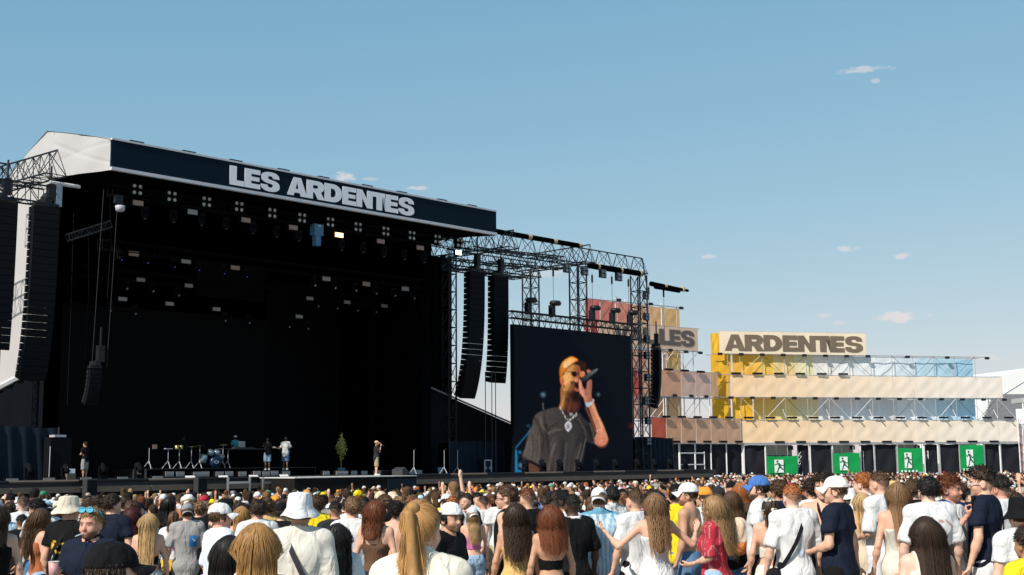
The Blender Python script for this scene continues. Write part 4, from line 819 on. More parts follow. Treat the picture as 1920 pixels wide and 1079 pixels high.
def exit_banner(px0, px1, y0, y1, label, words):
    xa, z1_ = rp(px0, y0, -.3); xb, z0_ = rp(px1, y1, -.3); w_ = xb - xa; h = z1_ - z0_
    P = CN + VS * xa + VB * -.3
    t = thing('exit_banner', label, 'exit banner', (P[0], P[1], z0_), pi / 2 - VR)
    part('sheet', cloth_panel(0, w_, 0, h, 0, int(px0), .035), green, t, True)
    pw, ph = w_ * .29, h * .66; ox, oz = w_ * .24, h * .16
    pl = part('pictogram', MB().box((ox + pw / 2, -.10, oz + ph / 2), (pw, .02, ph)), exit_white, t)
    f = MB(); g = lambda x, z: (ox + pw * x, oz + ph * z)
    f.prism([g(.33 + .13 * cos(a), .87 + .075 * sin(a)) for a in np.linspace(0, 2 * pi, 13)[:-1]], -.125, -.112)
    for pts in ([(.30, .76), (.52, .74), (.72, .46), (.50, .42)], [(.34, .78), (.12, .62), (.02, .70), (-.02, .66), (.10, .54), (.38, .68)], [(.50, .76), (.86, .56), (1.0, .60), (1.0, .54), (.84, .48), (.52, .66)], [(.50, .46), (.70, .46), (.92, .30), (1.06, .27), (1.04, .20), (.84, .22), (.60, .36)], [(.48, .48), (.64, .42), (.44, .24), (.40, .06), (.20, .03), (.20, .10), (.30, .12), (.32, .28)]):
        f.prism([g(*q) for q in pts], -.125, -.112)
    part('running_figure', f, green_dark, pl)
    if words:
        for q in range(5): part('letter_stroke', MB().box((w_ * (.12 + .15 * q), -.08, h * .035), (w_ * (.05 + .03 * (q % 2)), .02, h * .09)), exit_white, t)
    for q in (0.0, w_): part('edge_pole', MB().tube((q, .05, -z0_ + GZ), (q, .05, h + .4), .045, 5), M['galv'], t)
exit_banner(1437, 1496, 856, 892, 'green running man exit banner nearest the big screen', 0)
exit_banner(1561, 1613, 850, 888, 'second green running man exit banner from the big screen', 0)
exit_banner(1683, 1731, 841, 885, 'third green running man exit banner from the big screen', 1)
exit_banner(1799, 1846, 835, 882, 'green running man exit banner farthest right', 1)
# --- black LED bars and small floods on the wall
def led_bar(px, py, kind, label, group, left=False):
    if left: xa, z = lp_(px, py, -.24 if kind == 'top' else -.2); P = CN + UL * xa + WL * (-.24 if kind == 'top' else -.2); rz = pi / 2 - LR
    else: xa, z = rp(px, py, -.24 if kind == 'top' else -.2); P = CN + VS * xa + VB * (-.24 if kind == 'top' else -.2); rz = pi / 2 - VR
    t = thing('led_bar', label, 'light bar', (P[0], P[1], z), rz, group)
    part('bar_body', MB().box((0, 0, 0), (1.0, .16, .18)), M['black_metal'], t); part('arm', MB().tube((.1, .1, -.04), (.1, -.42, -.04), .075, 5), M['black_metal'], t) if kind == 'top' and 'lowest' in label and not left else None; part('bracket', MB().box((0, .12, -.02), (.12, .16, .05)), M['black_metal'], t)
    part('lens_strip', MB().box((0, -.086, 0), (.92, .012, .1)), M['grille'], t)
for k in range(13): led_bar(1404 + k * 40.6, 783.5, 'top', 'black light bar jutting out above the lowest cream fabric row', 'light bars above the lowest cream row')
for k in range(11): led_bar(1462 + k * 40.2 - (0 if k < 1 else 0), 829 - .1 * k, 'low', 'black light bar along the foot of the lowest cream fabric row', 'light bars under the lowest cream row')
for k in range(6): led_bar(1380 + k * 40.2, 700.3 + k * .3, 'top', 'black light bar just above the middle cream fabric row', 'light bars above the middle cream row')
for k in range(5): led_bar(1249 + k * 29.5, 781.5 + .4 * k, 'top', 'black light bar above the lowest brown fabric row', 'light bars above the brown row', True)
for k in range(6): led_bar(1238 + k * 29.5, 828.5, 'low', 'black light bar along the foot of the brown fabric row', 'light bars under the brown row', True)
for k in range(3): led_bar(1254 + k * 30, 693 + 2.2 * k, 'top', 'black light bar above the middle brown fabric row', 'light bars above the middle brown row', True)
def small_flood(px, py, left, label, group):
    if left: xa, z = lp_(px, py, -.15); P = CN + UL * xa + WL * -.15; rz = pi / 2 - LR
    else: xa, z = rp(px, py, -.15); P = CN + VS * xa + VB * -.15; rz = pi / 2 - VR
    t = thing('floodlight', label, 'floodlight', (P[0], P[1], z), rz, group)
    part('casing', MB().box((0, -.02, 0), (.44, .2, .2), Matrix.Rotation(-.35, 3, 'X')), M['black_metal'], t); part('arm', MB().tube((0, .05, -.05), (0, .16, -.1), .04, 5), M['black_metal'], t)
for k in range(7): small_flood(1350 + k * 39.5, 664 + .7 * k, False, 'small black floodlight under the large name banner', 'floods under the name banner')
for k in range(4): small_flood(1627 + k * 74.5, 668.5 + k * 1.2, False, 'small black floodlight on the top rail right of the name banner', 'floods on the top rail')
for k in range(14): small_flood(1371 + k * 39.4, 746 + .3 * k, False, 'small black floodlight under the middle cream row', 'floods under the middle cream row')
for px, py in ((1257, 657), (1286, 660), (1313, 662)): small_flood(px, py, True, 'small black floodlight under the brown letter banner', 'floods under the brown letter banner')
for px, py in ((1160, 563), (1220, 570.5), (1277, 578)): small_flood(px, py, True, 'small black floodlight on top of the red and tan sheets', 'floods on the red and tan sheets')
for px, py in ((1265, 742), (1296, 743), (1324, 744)): small_flood(px, py, True, 'small black floodlight under the middle brown row', 'floods under the middle brown row')
# --- left-hand section
def lpanel(name, a, b, yb_b, yt_a, yt_b, yb_a, dep, c, seed, amp=.05):
    xa, za0 = lp_(a, yb_a, dep); xb, zb0 = lp_(b, yb_b, dep); za1 = lp_(a, yt_a, dep)[1]; zb1_ = lp_(b, yt_b, dep)[1]
    r = random.Random(seed); p = [r.uniform(0, 6) for _ in range(3)]
    z0_ = (za0 + zb0) / 2; z1_ = (za1 + zb1_) / 2
    return part(name, cloth_panel(xa, xb, zof(z0_), zof(z1_), dep, seed, amp * .22), fab(c), wallL, True)
for k in range(6):
    a = 1222 + (1390 - 1222) * k / 6; b = 1222 + (1390 - 1222) * (k + 1) / 6
    lpanel('fabric_panel', a + .3, b - .3, 831, 783 + .9 * k, 783 + .9 * (k + 1), 831.5, -.08, (.62, .13, .08) if k == 0 else lerp((.72, .38, .23), (.80, .48, .31), k / 6), 400 + k)
for k, (a, b, c) in enumerate(((1205, 1240, (.76, .42, .27)), (1240, 1278, (.76, .42, .27)), (1278, 1305, (.78, .52, .42)), (1305, 1333, (.78, .52, .42)), (1333, 1347, (.80, .48, .28)))):
    f = lambda x: 694.5 + (x - 1250) * .064; g = lambda x: 743 + (x - 1250) * .016
    lpanel('fabric_panel', a + .2, b - .2, g(b), f(a), f(b), g(a), -.08, c, 420 + k)
f = lambda x: 610 + (x - 1218) * .092; g = lambda x: 652.5 + (x - 1218) * .085
bb = lpanel('letter_banner', 1120, 1309, g(1309), f(1120), f(1309), g(1120), -.1, (.90, .62, .44), 431, .02)
ld2 = mat('letter_brown_grey', (.15, .115, .105), .8, var=.3)
a0, _ = lp_(1150, 640, -.16); a1, _ = lp_(1303, 640, -.16); zt_a = (lp_(1240, 622.5, -.16)[1] + lp_(1300, 621, -.16)[1]) / 2; zt_b = lp_(1300, 651, -.16)[1]
hh = lp_(1275, 619.5, -.16)[1] - lp_(1275, 649, -.16)[1]; zz0 = lp_(1275, 649, -.16)[1]
link('lettering', text_mesh('lettering', 'VAL LES', a1 - a0, hh, ld2, -.02, .003), bb, (a0, -.125, zof(zz0)))
up = [(1095, 1126, (.78, .20, .17)), (1126, 1158, (.80, .26, .20)), (1158, 1188, (.84, .32, .23)), (1188, 1219, (.86, .46, .26)), (1219, 1247, (.90, .52, .26)), (1247, 1275, (.90, .53, .22))]
for k, (a, b, c) in enumerate(up):
    ft = lambda x: 559.5 + (x - 1095) * .118; fbm = lambda x: 612 + (x - 1218) * .092
    lpanel('back_sheet', a + .4, b - .4, fbm(b), ft(a), ft(b), fbm(a), .9, c, 440 + k, .09)
for k, (a, b, yt, yb, c) in enumerate(((1095, 1128, 600, 660, (.72, .14, .11)), (1128, 1160, 601, 660, (.72, .15, .12)), (1185, 1222, 655, 696, (.8, .42, .32)), (1222, 1249, 655, 696, (.8, .44, .32)), (1250, 1277, 657, 696, (.85, .55, .22)), (1185, 1204, 690, 748, (.62, .12, .10)), (1185, 1222, 742, 786, (.76, .44, .34)), (1222, 1248, 742, 786, (.8, .48, .3)), (1250, 1278, 743, 786, (.82, .52, .27)))):
    lpanel('back_sheet', a, b, yb, yt, yt, yb, 1.4, c, 460 + k, .06)
for px in range(1100, 1396, 29):
    x = lp_(px, 800, 0)[0]; zt = lp_(px, 557 + (px - 1095) * .12, .85)[1] if px < 1278 else lp_(px, 618, 0)[1] if px < 1312 else lp_(px, 700, 0)[1] if px < 1350 else lp_(px, 787, 0)[1]
    for y in (0.0, 1.3): part('standard', MB().tube((x, y, 0), (x, y, zof(zt) + .15), .045, 5), M['white_paint'] if (px // 29) % 3 == 0 else M['galv'], wallL)
for (pa, pb, ya, yb) in ((1200, 1347, 691.5, 700.5), (1200, 1347, 744, 746), (1215, 1391, 781.5, 787), (1215, 1391, 832.5, 832), (1120, 1310, 601, 617.5), (1120, 1312, 645, 662), (1095, 1276, 557.5, 579)):
    a, za = lp_(pa, ya, -.03); b, zb_ = lp_(pb, yb, -.03); part('ledger', MB().tube((a, -.03, zof((za + zb_) / 2)), (b, -.03, zof((za + zb_) / 2)), .045, 5), M['galv'], wallL); part('ledger', MB().tube((a, 1.3, zof((za + zb_) / 2)), (b, 1.3, zof((za + zb_) / 2)), .04, 5), M['galv'], wallL)
for k, (px0, px1) in enumerate(((1218, 1249), (1249, 1279), (1279, 1309), (1309, 1337), (1120, 1155), (1155, 1190))):
    for (y0, y1) in ((743, 784), (660, 696)) if px0 > 1200 else ((559, 610), (612, 656)):
        if px0 > 1305 and y0 < 700: continue
        a, z0_ = lp_(px0, y1, 0); b, z1_ = lp_(px1, y0, 0)
        if k % 2: a, b = b, a
        part('brace', MB().tube((a, .0, zof(z0_)), (b, .0, zof(z1_)), .024, 4), M['truss_dark'] if k % 3 else M['white_paint'], wallL)
        part('brace', MB().tube((b, 1.2, zof(z0_)), (a, 1.2, zof(z1_)), .024, 4), M['white_paint'] if k % 3 else M['galv'], wallL)
for k, (a, b) in enumerate(((1262, 1303), (1304, 1333), (1334, 1361), (1362, 1392))):
    xa, xb = lp_(a, 850, .1)[0], lp_(b, 850, .1)[0]; part('black_scrim', cloth_panel(xa, xb, 0, zof(lp_(1330, 833, 0)[1]), .1, 500 + k, .08), M['black_scrim'], wallL, True)
for px in (1273, 1303, 1333, 1362): x = lp_(px, 850, 0)[0]; part('post', MB().tube((x, 0, 0), (x, 0, zof(lp_(1330, 832, 0)[1])), .07, 5), M['white_paint'], wallL)

# ================================================================== far right: white tent, grandstand, mast
cw = aty(1885, 740, 170)
tent = thing('white_tent', 'large pale white tent roof rising behind the right end of the scaffold wall', 'tent', (cw[0], cw[1], GZ), radians(10))
tp = lambda px, py: (aty(px, py, 170)[0] - cw[0], aty(px, py, 170)[2] - GZ)
pts = [tp(1838, 709), tp(1875, 704), tp(1925, 692), tp(1975, 684), tp(2040, 720), tp(2040, 870), tp(1838, 870)]
part('roof_sheet', MB().prism(pts, 0, 24), M['tent_white'], tent)
for px in (1880, 1930): a, b = tp(px, 740); a2, b2 = tp(px + 55, 708); part('seam', MB().tube((a, -.05, b), (a2, -.05, b2), .06, 4), M['trim_grey'], tent)
gs = aty(1850, 800, 150)
stand = thing('grandstand', 'grey tiered stand packed with tiny spectators at the right picture edge', 'grandstand', (gs[0], gs[1], GZ), radians(8))
g2 = lambda px, py: (aty(px, py, 150)[0] - gs[0], aty(px, py, 150)[2] - GZ)
for k in range(12):
    a, b = g2(1842 + k * 8.2, 792 - k * 5.4); e = g2(2010, 700)[0]; part('tier', MB().box(((a + e) / 2, k * .7, b / 2), (e - a, .75, b)), M['stand_grey'], stand)
cc = aty(1908, 770, 140)
box = thing('camera_platform', 'white roofed scaffold platform at the right picture edge', 'platform', (cc[0], cc[1], GZ), 0)
g3 = lambda px, py: (aty(px, py, 140)[0] - cc[0], aty(px, py, 140)[2] - GZ)
a, b = g3(1906, 752); a2, b2 = g3(1940, 752); part('roof_sheet', MB().box(((a + a2) / 2, 0, b), (a2 - a, 3, .5)), M['white_pvc'], box); 
for px in (1908, 1914): a, b = g3(px, 755); part('post', MB().tube((a, -1.4, 0), (a, -1.4, b), .08, 5), M['white_paint'], box)
a, b = g3(1897, 782); part('barrier_sheet', MB().box((a + .6, -1.5, b), (1.4, .06, 1.6)), M['letter_white'], box); part('dark_wall', MB().box((a + 3.6, -.2, b - 4.2), (3.6, 2, 9.4)), M['black_scrim'], box)
mt = rp(1915, 840, -.4); Pm = CN + VS * mt[0] + VB * -.4
mast = thing('lattice_mast', 'red and white spotted scaffold mast at the right end of the wall', 'mast', (Pm[0], Pm[1], GZ), pi / 2 - VR)
hm = zof(rp(1915, 785, -.4)[1]); mb = MB()
for k in range(8): z = k * hm / 8; mb.tube((-.25, 0, z), (.25, 0, z + hm / 8), .03, 4).tube((-.25, 0, z), (.25, 0, z), .03, 4)
part('bracing', mb, mat('red_tube', (.32, .06, .05), .6), mast)
for q in (-.25, .25): part('standard', MB().tube((q, 0, 0), (q, 0, hm), .05, 5), M['white_paint'], mast)
# ================================================================== people: implicit surfaces turned into meshes
class Field:
    def __init__(s, xs, ys, zs):
        s.ax = [np.asarray(a, np.float32) for a in (xs, ys, zs)]; s.D = np.full([len(a) for a in s.ax], 1.0, np.float32)
    def sl(s, lo, hi):
        out = []
        for a, l, h in zip(s.ax, lo, hi):
            i0 = int(np.searchsorted(a, l)); i1 = int(np.searchsorted(a, h)); out.append(slice(max(0, i0 - 1), min(len(a), i1 + 1)))
        return tuple(out)
    def grid(s, sl): return np.meshgrid(s.ax[0][sl[0]], s.ax[1][sl[1]], s.ax[2][sl[2]], indexing='ij', sparse=True)
    def put(s, lo, hi, fn, k, sub=False):
        m = k + .05; sl = s.sl(np.asarray(lo) - m, np.asarray(hi) + m)
        if any(q.stop - q.start < 1 for q in sl): return
        X, Y, Z = s.grid(sl); d = fn(X, Y, Z); A = s.D[sl]
        if sub: h = np.clip(.5 - .5 * (d + A) / k, 0, 1); s.D[sl] = A * (1 - h) - d * h + k * h * (1 - h)
        else: h = np.clip(.5 + .5 * (d - A) / k, 0, 1); s.D[sl] = d * (1 - h) + A * h - k * h * (1 - h)
    def ell(s, c, r, k=.03, sub=False, R=None):
        c = np.asarray(c, float); r = np.asarray(r, float); m = r.max() if R is not None else r
        def fn(X, Y, Z):
            x, y, z = X - c[0], Y - c[1], Z - c[2]
            if R is not None: x, y, z = R[0][0] * x + R[1][0] * y + R[2][0] * z, R[0][1] * x + R[1][1] * y + R[2][1] * z, R[0][2] * x + R[1][2] * y + R[2][2] * z
            k0 = np.sqrt((x / r[0]) ** 2 + (y / r[1]) ** 2 + (z / r[2]) ** 2); k1 = np.sqrt((x / r[0] ** 2) ** 2 + (y / r[1] ** 2) ** 2 + (z / r[2] ** 2) ** 2) + 1e-6
            return k0 * (k0 - 1) / k1
        s.put(c - m, c + m, fn, k, sub)
    def cone(s, a, b, ra, rb, k=.02, sub=False, fy=1.0):
        a = np.asarray(a, float); b = np.asarray(b, float); d = b - a; L = d @ d + 1e-9; R = max(ra, rb)
        def fn(X, Y, Z):
            t = np.clip(((X - a[0]) * d[0] + (Y - a[1]) * d[1] + (Z - a[2]) * d[2]) / L, 0, 1)
            return np.sqrt((X - a[0] - t * d[0]) ** 2 + ((Y - a[1] - t * d[1]) * fy) ** 2 + (Z - a[2] - t * d[2]) ** 2) - (ra + (rb - ra) * t)
        s.put(np.minimum(a, b) - R * max(1, 1 / fy), np.maximum(a, b) + R * max(1, 1 / fy), fn, k, sub)
    def cut(s, fn):                                       # intersect with fn < 0
        X, Y, Z = np.meshgrid(*s.ax, indexing='ij', sparse=True); s.D = np.maximum(s.D, fn(X, Y, Z))
    def mesh(s):
        D = s.D; I = D < 0; nx, ny, nz = [n - 1 for n in D.shape]
        c = np.zeros((nx, ny, nz), np.int8)
        for dx in (0, 1):
            for dy in (0, 1):
                for dz in (0, 1): c += I[dx:dx + nx, dy:dy + ny, dz:dz + nz]
        act = (c > 0) & (c < 8); ci = np.argwhere(act)
        if len(ci) == 0: return np.zeros((0, 3)), np.zeros((0, 4), int)
        idx = np.full(act.shape, -1, np.int64); idx[act] = np.arange(len(ci))
        P = np.zeros((len(ci), 3)); N = np.zeros(len(ci))
        cor = [(a, b, e) for a in (0, 1) for b in (0, 1) for e in (0, 1)]
        i, j, k = ci.T
        for p in cor:
            for ax in range(3):
                if p[ax]: continue
                q = list(p); q[ax] = 1
                d0 = D[i + p[0], j + p[1], k + p[2]]; d1 = D[i + q[0], j + q[1], k + q[2]]; m = (d0 < 0) != (d1 < 0)
                t = np.where(m, d0 / np.where(m, d0 - d1, 1), 0)
                pos = [s.ax[n][(i, j, k)[n] + p[n]].astype(float) for n in range(3)]
                nxt = s.ax[ax][(i, j, k)[ax] + 1]; pos[ax] = pos[ax] + t * (nxt - pos[ax])
                for n in range(3): P[:, n] += np.where(m, pos[n], 0)
                N += m
        P /= N[:, None]; F = []
        for ax in range(3):
            a = [slice(0, None)] * 3; b = [slice(0, None)] * 3; a[ax] = slice(0, -1); b[ax] = slice(1, None)
            ch = I[tuple(a)] != I[tuple(b)]; e = np.argwhere(ch); o1, o2 = (ax + 1) % 3, (ax + 2) % 3
            ok = (e[:, o1] > 0) & (e[:, o2] > 0) & (e[:, o1] < D.shape[o1] - 1) & (e[:, o2] < D.shape[o2] - 1); e = e[ok]
            if len(e) == 0: continue
            def at(d1, d2): q = e.copy(); q[:, o1] -= d1; q[:, o2] -= d2; return idx[q[:, 0], q[:, 1], q[:, 2]]
            f = np.stack([at(0, 0), at(1, 0), at(1, 1), at(0, 1)], 1)
            flip = ~I[e[:, 0], e[:, 1], e[:, 2]]; f[flip] = f[flip][:, ::-1]; F.append(f)
        return P, np.concatenate(F)
def vnormals(P, F):
    n = np.cross(P[F[:, 2]] - P[F[:, 0]], P[F[:, 3 if F.shape[1] > 3 else 1]] - P[F[:, 1 if F.shape[1] > 3 else 0]]); V = np.zeros_like(P)
    for q in range(F.shape[1]): np.add.at(V, F[:, q], n)
    return V / (np.linalg.norm(V, axis=1)[:, None] + 1e-9)
def np_mesh(name, P, F, m, C=None, smooth=True):
    me = bpy.data.meshes.new(name); n, k = F.shape
    me.vertices.add(len(P)); me.vertices.foreach_set('co', np.ascontiguousarray(P, np.float32).ravel())
    me.loops.add(n * k); me.loops.foreach_set('vertex_index', F.astype(np.int32).ravel())
    me.polygons.add(n); me.polygons.foreach_set('loop_start', np.arange(0, n * k, k, dtype=np.int32))
    me.polygons.foreach_set('use_smooth', np.full(n, smooth))
    if C is not None:
        at = me.color_attributes.new('Col', 'FLOAT_COLOR', 'POINT'); at.data.foreach_set('color', np.ascontiguousarray(C, np.float32).ravel())
    if m is not None: me.materials.append(m)
    me.update(); return me

# ---- materials of people: base colour = object colour, replaced by the print colour where its alpha says so
def person_mat(name, rough, kind):
    m, nt, b = new_mat(name); N, L = nt.nodes, nt.links; b.inputs['Roughness'].default_value = rough
    b.inputs['Sheen Weight'].default_value = .0
    oi = N.new('ShaderNodeObjectInfo'); at = N.new('ShaderNodeAttribute'); at.attribute_name = 'Col'; tc = N.new('ShaderNodeTexCoord')
    nz = N.new('ShaderNodeTexNoise'); mr = N.new('ShaderNodeMapRange'); L.new(nz.outputs[0], mr.inputs[0]); mul = N.new('ShaderNodeMix'); mul.data_type = 'RGBA'; mul.blend_type = 'MULTIPLY'; mul.inputs[0].default_value = 1
    if kind == 'hair':
        sc = N.new('ShaderNodeVectorMath'); sc.operation = 'SCALE'; L.new(oi.outputs['Color'], sc.inputs[0]); L.new(at.outputs['Fac'], sc.inputs['Scale']); L.new(sc.outputs[0], mul.inputs[6])
        b.inputs['Specular IOR Level'].default_value = .28
    else:
        mx = N.new('ShaderNodeMix'); mx.data_type = 'RGBA'; L.new(at.outputs['Alpha'], mx.inputs[0]); L.new(oi.outputs['Color'], mx.inputs[6]); L.new(at.outputs['Color'], mx.inputs[7]); L.new(mx.outputs[2], mul.inputs[6])
        b.inputs['Specular IOR Level'].default_value = .4 if kind == 'skin' else .12
    L.new(tc.outputs['Object'], nz.inputs['Vector']); nz.inputs['Scale'].default_value = {'hair': 60, 'skin': 9, 'cloth': 14}[kind]; nz.inputs['Detail'].default_value = 4
    mr.inputs[3].default_value = {'hair': .84, 'skin': .88, 'cloth': .9}[kind]; mr.inputs[4].default_value = {'hair': 1.16, 'skin': 1.1, 'cloth': 1.08}[kind]
    L.new(mr.outputs[0], mul.inputs[7]); L.new(mul.outputs[2], b.inputs['Base Color'])
    if kind == 'cloth':
        mp = N.new('ShaderNodeMapping'); mp.inputs['Scale'].default_value = (1, 1, .5); mp.inputs['Rotation'].default_value = (.3, .5, .2); n2 = N.new('ShaderNodeTexNoise'); n2.inputs['Scale'].default_value = 7.5; n2.inputs['Detail'].default_value = 3; n2.inputs['Roughness'].default_value = .45; n2.inputs['Distortion'].default_value = 1.1
        L.new(tc.outputs['Object'], mp.inputs[0]); L.new(mp.outputs[0], n2.inputs['Vector'])
        bp = N.new('ShaderNodeBump'); bp.inputs['Strength'].default_value = .75; bp.inputs['Distance'].default_value = .055; L.new(n2.outputs[0], bp.inputs['Height']); L.new(bp.outputs[0], b.inputs['Normal'])
    if kind == 'skin':
        b.inputs['Subsurface Weight'].default_value = .0
    return m
SKIN, CLOTH, HAIR = person_mat('skin', .58, 'skin'), person_mat('cloth', .85, 'cloth'), person_mat('hair', .55, 'hair')

def rotz(P, a): c, s = cos(a), sin(a); return np.stack([P[:, 0] * c - P[:, 1] * s, P[:, 0] * s + P[:, 1] * c, P[:, 2]], 1)
def rotx(P, a): c, s = cos(a), sin(a); return np.stack([P[:, 0], P[:, 1] * c - P[:, 2] * s, P[:, 1] * s + P[:, 2] * c], 1)
NECK = np.array([0, .005, 1.55])            # pivot of the head on the neck

# ---- heads (pivot at the origin, facing +y); colours: rgb multiplies nothing when alpha is 0
HEADS = {}
def head_mesh(sex, style, hi):
    key = (sex, style, hi)
    if key in HEADS: return HEADS[key]
    st = (.016, .0085, .0062)[hi]; f = 1.0 if sex == 'm' else .95
    g = Field(np.arange(-.105, .106, st), np.arange(-.125, .145, st), np.arange(-.11, .205, st))
    g.ell((0, -.012, .092), (.077 * f, .098 * f, .097 * f), .02); g.ell((0, .028, .06), (.066 * f, .064 * f, .085), .03)
    g.ell((0, .042, .005), (.053 * f, .05 * f, .05), .03); g.ell((0, .076, -.028), (.02, .016, .016), .022)
    for q in (-1, 1):
        g.ell((q * .04, .062, .03), (.022, .022, .024), .02); g.ell((q * .031, .098, .064), (.019, .014, .012), .012, True)
        g.ell((q * .078 * f, -.005, .05), (.011, .024, .032), .006); g.ell((q * .086 * f, .0, .052), (.006, .012, .016), .006, True)
        g.ell((q * .031, .079, .063), (.0135, .0125, .011), .003)
        g.ell((q * .028, .088, .083), (.026, .011, .007), .01)
    g.cone((0, .086, .07), (0, .107, .033), .008, .0125, .012); g.ell((0, .1, .03), (.017, .011, .009), .008)
    g.ell((0, .086, .005), (.023, .012, .006), .006); g.ell((0, .084, -.006), (.02, .012, .0065), .006)
    g.cone((0, -.025, -.13), (0, -.012, .03), .056 if sex == 'm' else .047, .054 if sex == 'm' else .046, .025)
    P, F = g.mesh(); C = np.zeros((len(P), 4)); x, y, z = P.T
    def paint(mask, rgb, a=1.0): m = np.clip(mask, 0, 1) * a; C[:, :3] = C[:, :3] * (1 - m[:, None]) + np.array(rgb) * m[:, None]; C[:, 3] = np.maximum(C[:, 3], m)
    dark = {'dark': (.022, .016, .013), 'brown': (.055, .032, .02), 'ginger': (.2, .085, .03), 'blond': (.25, .16, .07)}
    hairc, beard, buzz = style
    hc = dark.get(hairc, dark['dark'])
    for q in (-1, 1):
        paint(1.4 - ((x - q * .032) / .024) ** 2 - ((z - .0835) / .0065) ** 2 if hi else 1 - ((x - q * .032) / .028) ** 2 - ((z - .082) / .011) ** 2, hc, .85 * 1.0); C[:, 3] *= 1
        eye = (y > .074) & (((x - q * .031) / .0125) ** 2 + ((z - .063) / .0065) ** 2 < 1); paint(eye.astype(float), (.35, .33, .31) if hi else (.06, .045, .04), .9)
        paint((eye & (np.abs(x - q * .031) < .006)).astype(float), (.02, .015, .012))
    paint((y > .07) * (1.2 - (x / .024) ** 2 - (z / .0105) ** 2), (.36, .12, .1), .6)
    n = .5 + .5 * np.sin(x * 900) * np.sin(z * 830 + y * 500)
    if beard: paint(np.clip((.018 - z + .25 * np.maximum(0, np.abs(x) - .045)) / .018, 0, 1) * np.clip((y + .005 + 0 * x) / .02, 0, 1) * (z > -.075) * (1 - np.clip(1.4 - (x / .02) ** 2 - ((z + .001) / .008) ** 2, 0, 1)) * np.clip((.06 + z) / .02, 0, 1), hc, beard * 1.0)
    if beard: paint((y > .085) * np.clip(1.3 - (x / .028) ** 2 - ((z - .0155) / .006) ** 2, 0, 1), hc, beard)
    if buzz:
        line = .118 - .9 * np.maximum(0, -y + .01) - .25 * np.maximum(0, np.abs(x) - .05); top = np.clip((z - line) / .012, 0, 1) * np.clip((.075 - y + (z - .12) * .4) / .01, 0, 1)
        low = np.clip((z - (.02 if hairc else .03)) / .05, 0, 1); paint(top * (.35 + .65 * low), hc, buzz)
    HEADS[key] = (P, F, C); return HEADS[key]
HANDS = {}
def hand_mesh(kind, hi):
    key = (kind, hi)
    if key in HANDS: return HANDS[key]
    st = (.017, .0095, .0065)[hi]                                         # hand along -z from the wrist at the origin, palm faces +y, thumb towards +x
    g = Field(np.arange(-.07, .075, st), np.arange(-.05, .085, st), np.arange(-.2, .03, st))
    g.cone((0, 0, .02), (0, 0, -.03), .027, .03, .01, fy=1.35); g.ell((0, .0, -.06), (.041, .017, .048), .012)
    L = [.068, .078, .072, .056]; cur = {'relaxed': (.35, .5, .4), 'grip': (1.0, 1.25, .8), 'point': (0, 0, 0), 'open': (.05, .1, .05)}[kind]
    for n in range(4):
        x0 = .031 - n * .0205; p = np.array([x0, 0, -.098 + .004 * abs(n - 1.2)]); a = 0.0; r = (.0115, .0095, .009)[hi]; sx = (1.4 - n) * (.10 if kind == 'open' else .03)
        cc = (1.1, 1.4, .9) if kind == 'point' and n > 0 else cur
        for seg, q in zip((.44, .32, .24), cc):
            a += q; v = np.array([sx, sin(a), -cos(a)]); e = p + v * L[n] * seg; g.cone(p, e, r, r * .9, .004); p = e; r *= .9
    t = {'relaxed': ((.036, .006, -.035), (.056, .022, -.066), (.054, .034, -.092)), 'grip': ((.036, .01, -.035), (.05, .04, -.055), (.03, .062, -.075)), 'point': ((.036, .01, -.035), (.046, .035, -.06), (.02, .045, -.075)), 'open': ((.036, .004, -.035), (.064, .012, -.058), (.08, .016, -.082))}[kind]
    g.cone(t[0], t[1], .014, .0105, .008); g.cone(t[1], t[2], .0105, .0085, .004)
    P, F = g.mesh(); HANDS[key] = (P, F); return HANDS[key]

ARMS = {   # elbow, wrist for the right side (x > 0); the left is mirrored
    'down': ((.265, -.03, 1.155), (.285, .05, .915)), 'front': ((.25, -.02, 1.15), (.14, .2, 1.08)), 'hold': ((.25, .02, 1.16), (.17, .24, 1.24)), 'phone': ((.26, .1, 1.17), (.13, .25, 1.38)),
    'up': ((.25, .1, 1.60), (.20, .14, 1.86)), 'high': ((.24, .06, 1.66), (.22, .10, 1.92)), 'crossed': ((.25, .06, 1.16), (.04, .2, 1.17)), 'hip': ((.36, -.08, 1.2), (.19, .04, 1.0)), 'out': ((.40, .06, 1.26), (.52, .22, 1.38)),
    'face': ((.27, .12, 1.22), (.11, .16, 1.49)), 'mic': ((.25, .12, 1.2), (.08, .2, 1.49)), 'clap': ((.24, .08, 1.3), (.05, .28, 1.42)), 'spread': ((.43, -.02, 1.22), (.52, .16, 1.36)), 'guitar': ((.30, .0, 1.2), (.06, .2, 1.08)), 'neckhand': ((.30, .08, 1.18), (.42, .26, 1.2))}
def mirror(p): return (-p[0], p[1], p[2])
def skeleton(sex, pose):
    sw = .172 if sex == 'm' else .150; J = {}
    for q, nm in ((1, pose[1]), (-1, pose[0])):
        E, Wr = ARMS[nm]; k = 1 if sex == 'm' else .92; S = np.array([q * sw, -.01, 1.42]); dx = (0.192 - sw) * q
        E = np.array([q * E[0] - dx, E[1], E[2]]); Wr = np.array([q * Wr[0] - (dx if abs(Wr[0]) > .16 else 0), Wr[1], Wr[2]])
        J[q] = (S, E, Wr, nm)
    return J
BODY = {}
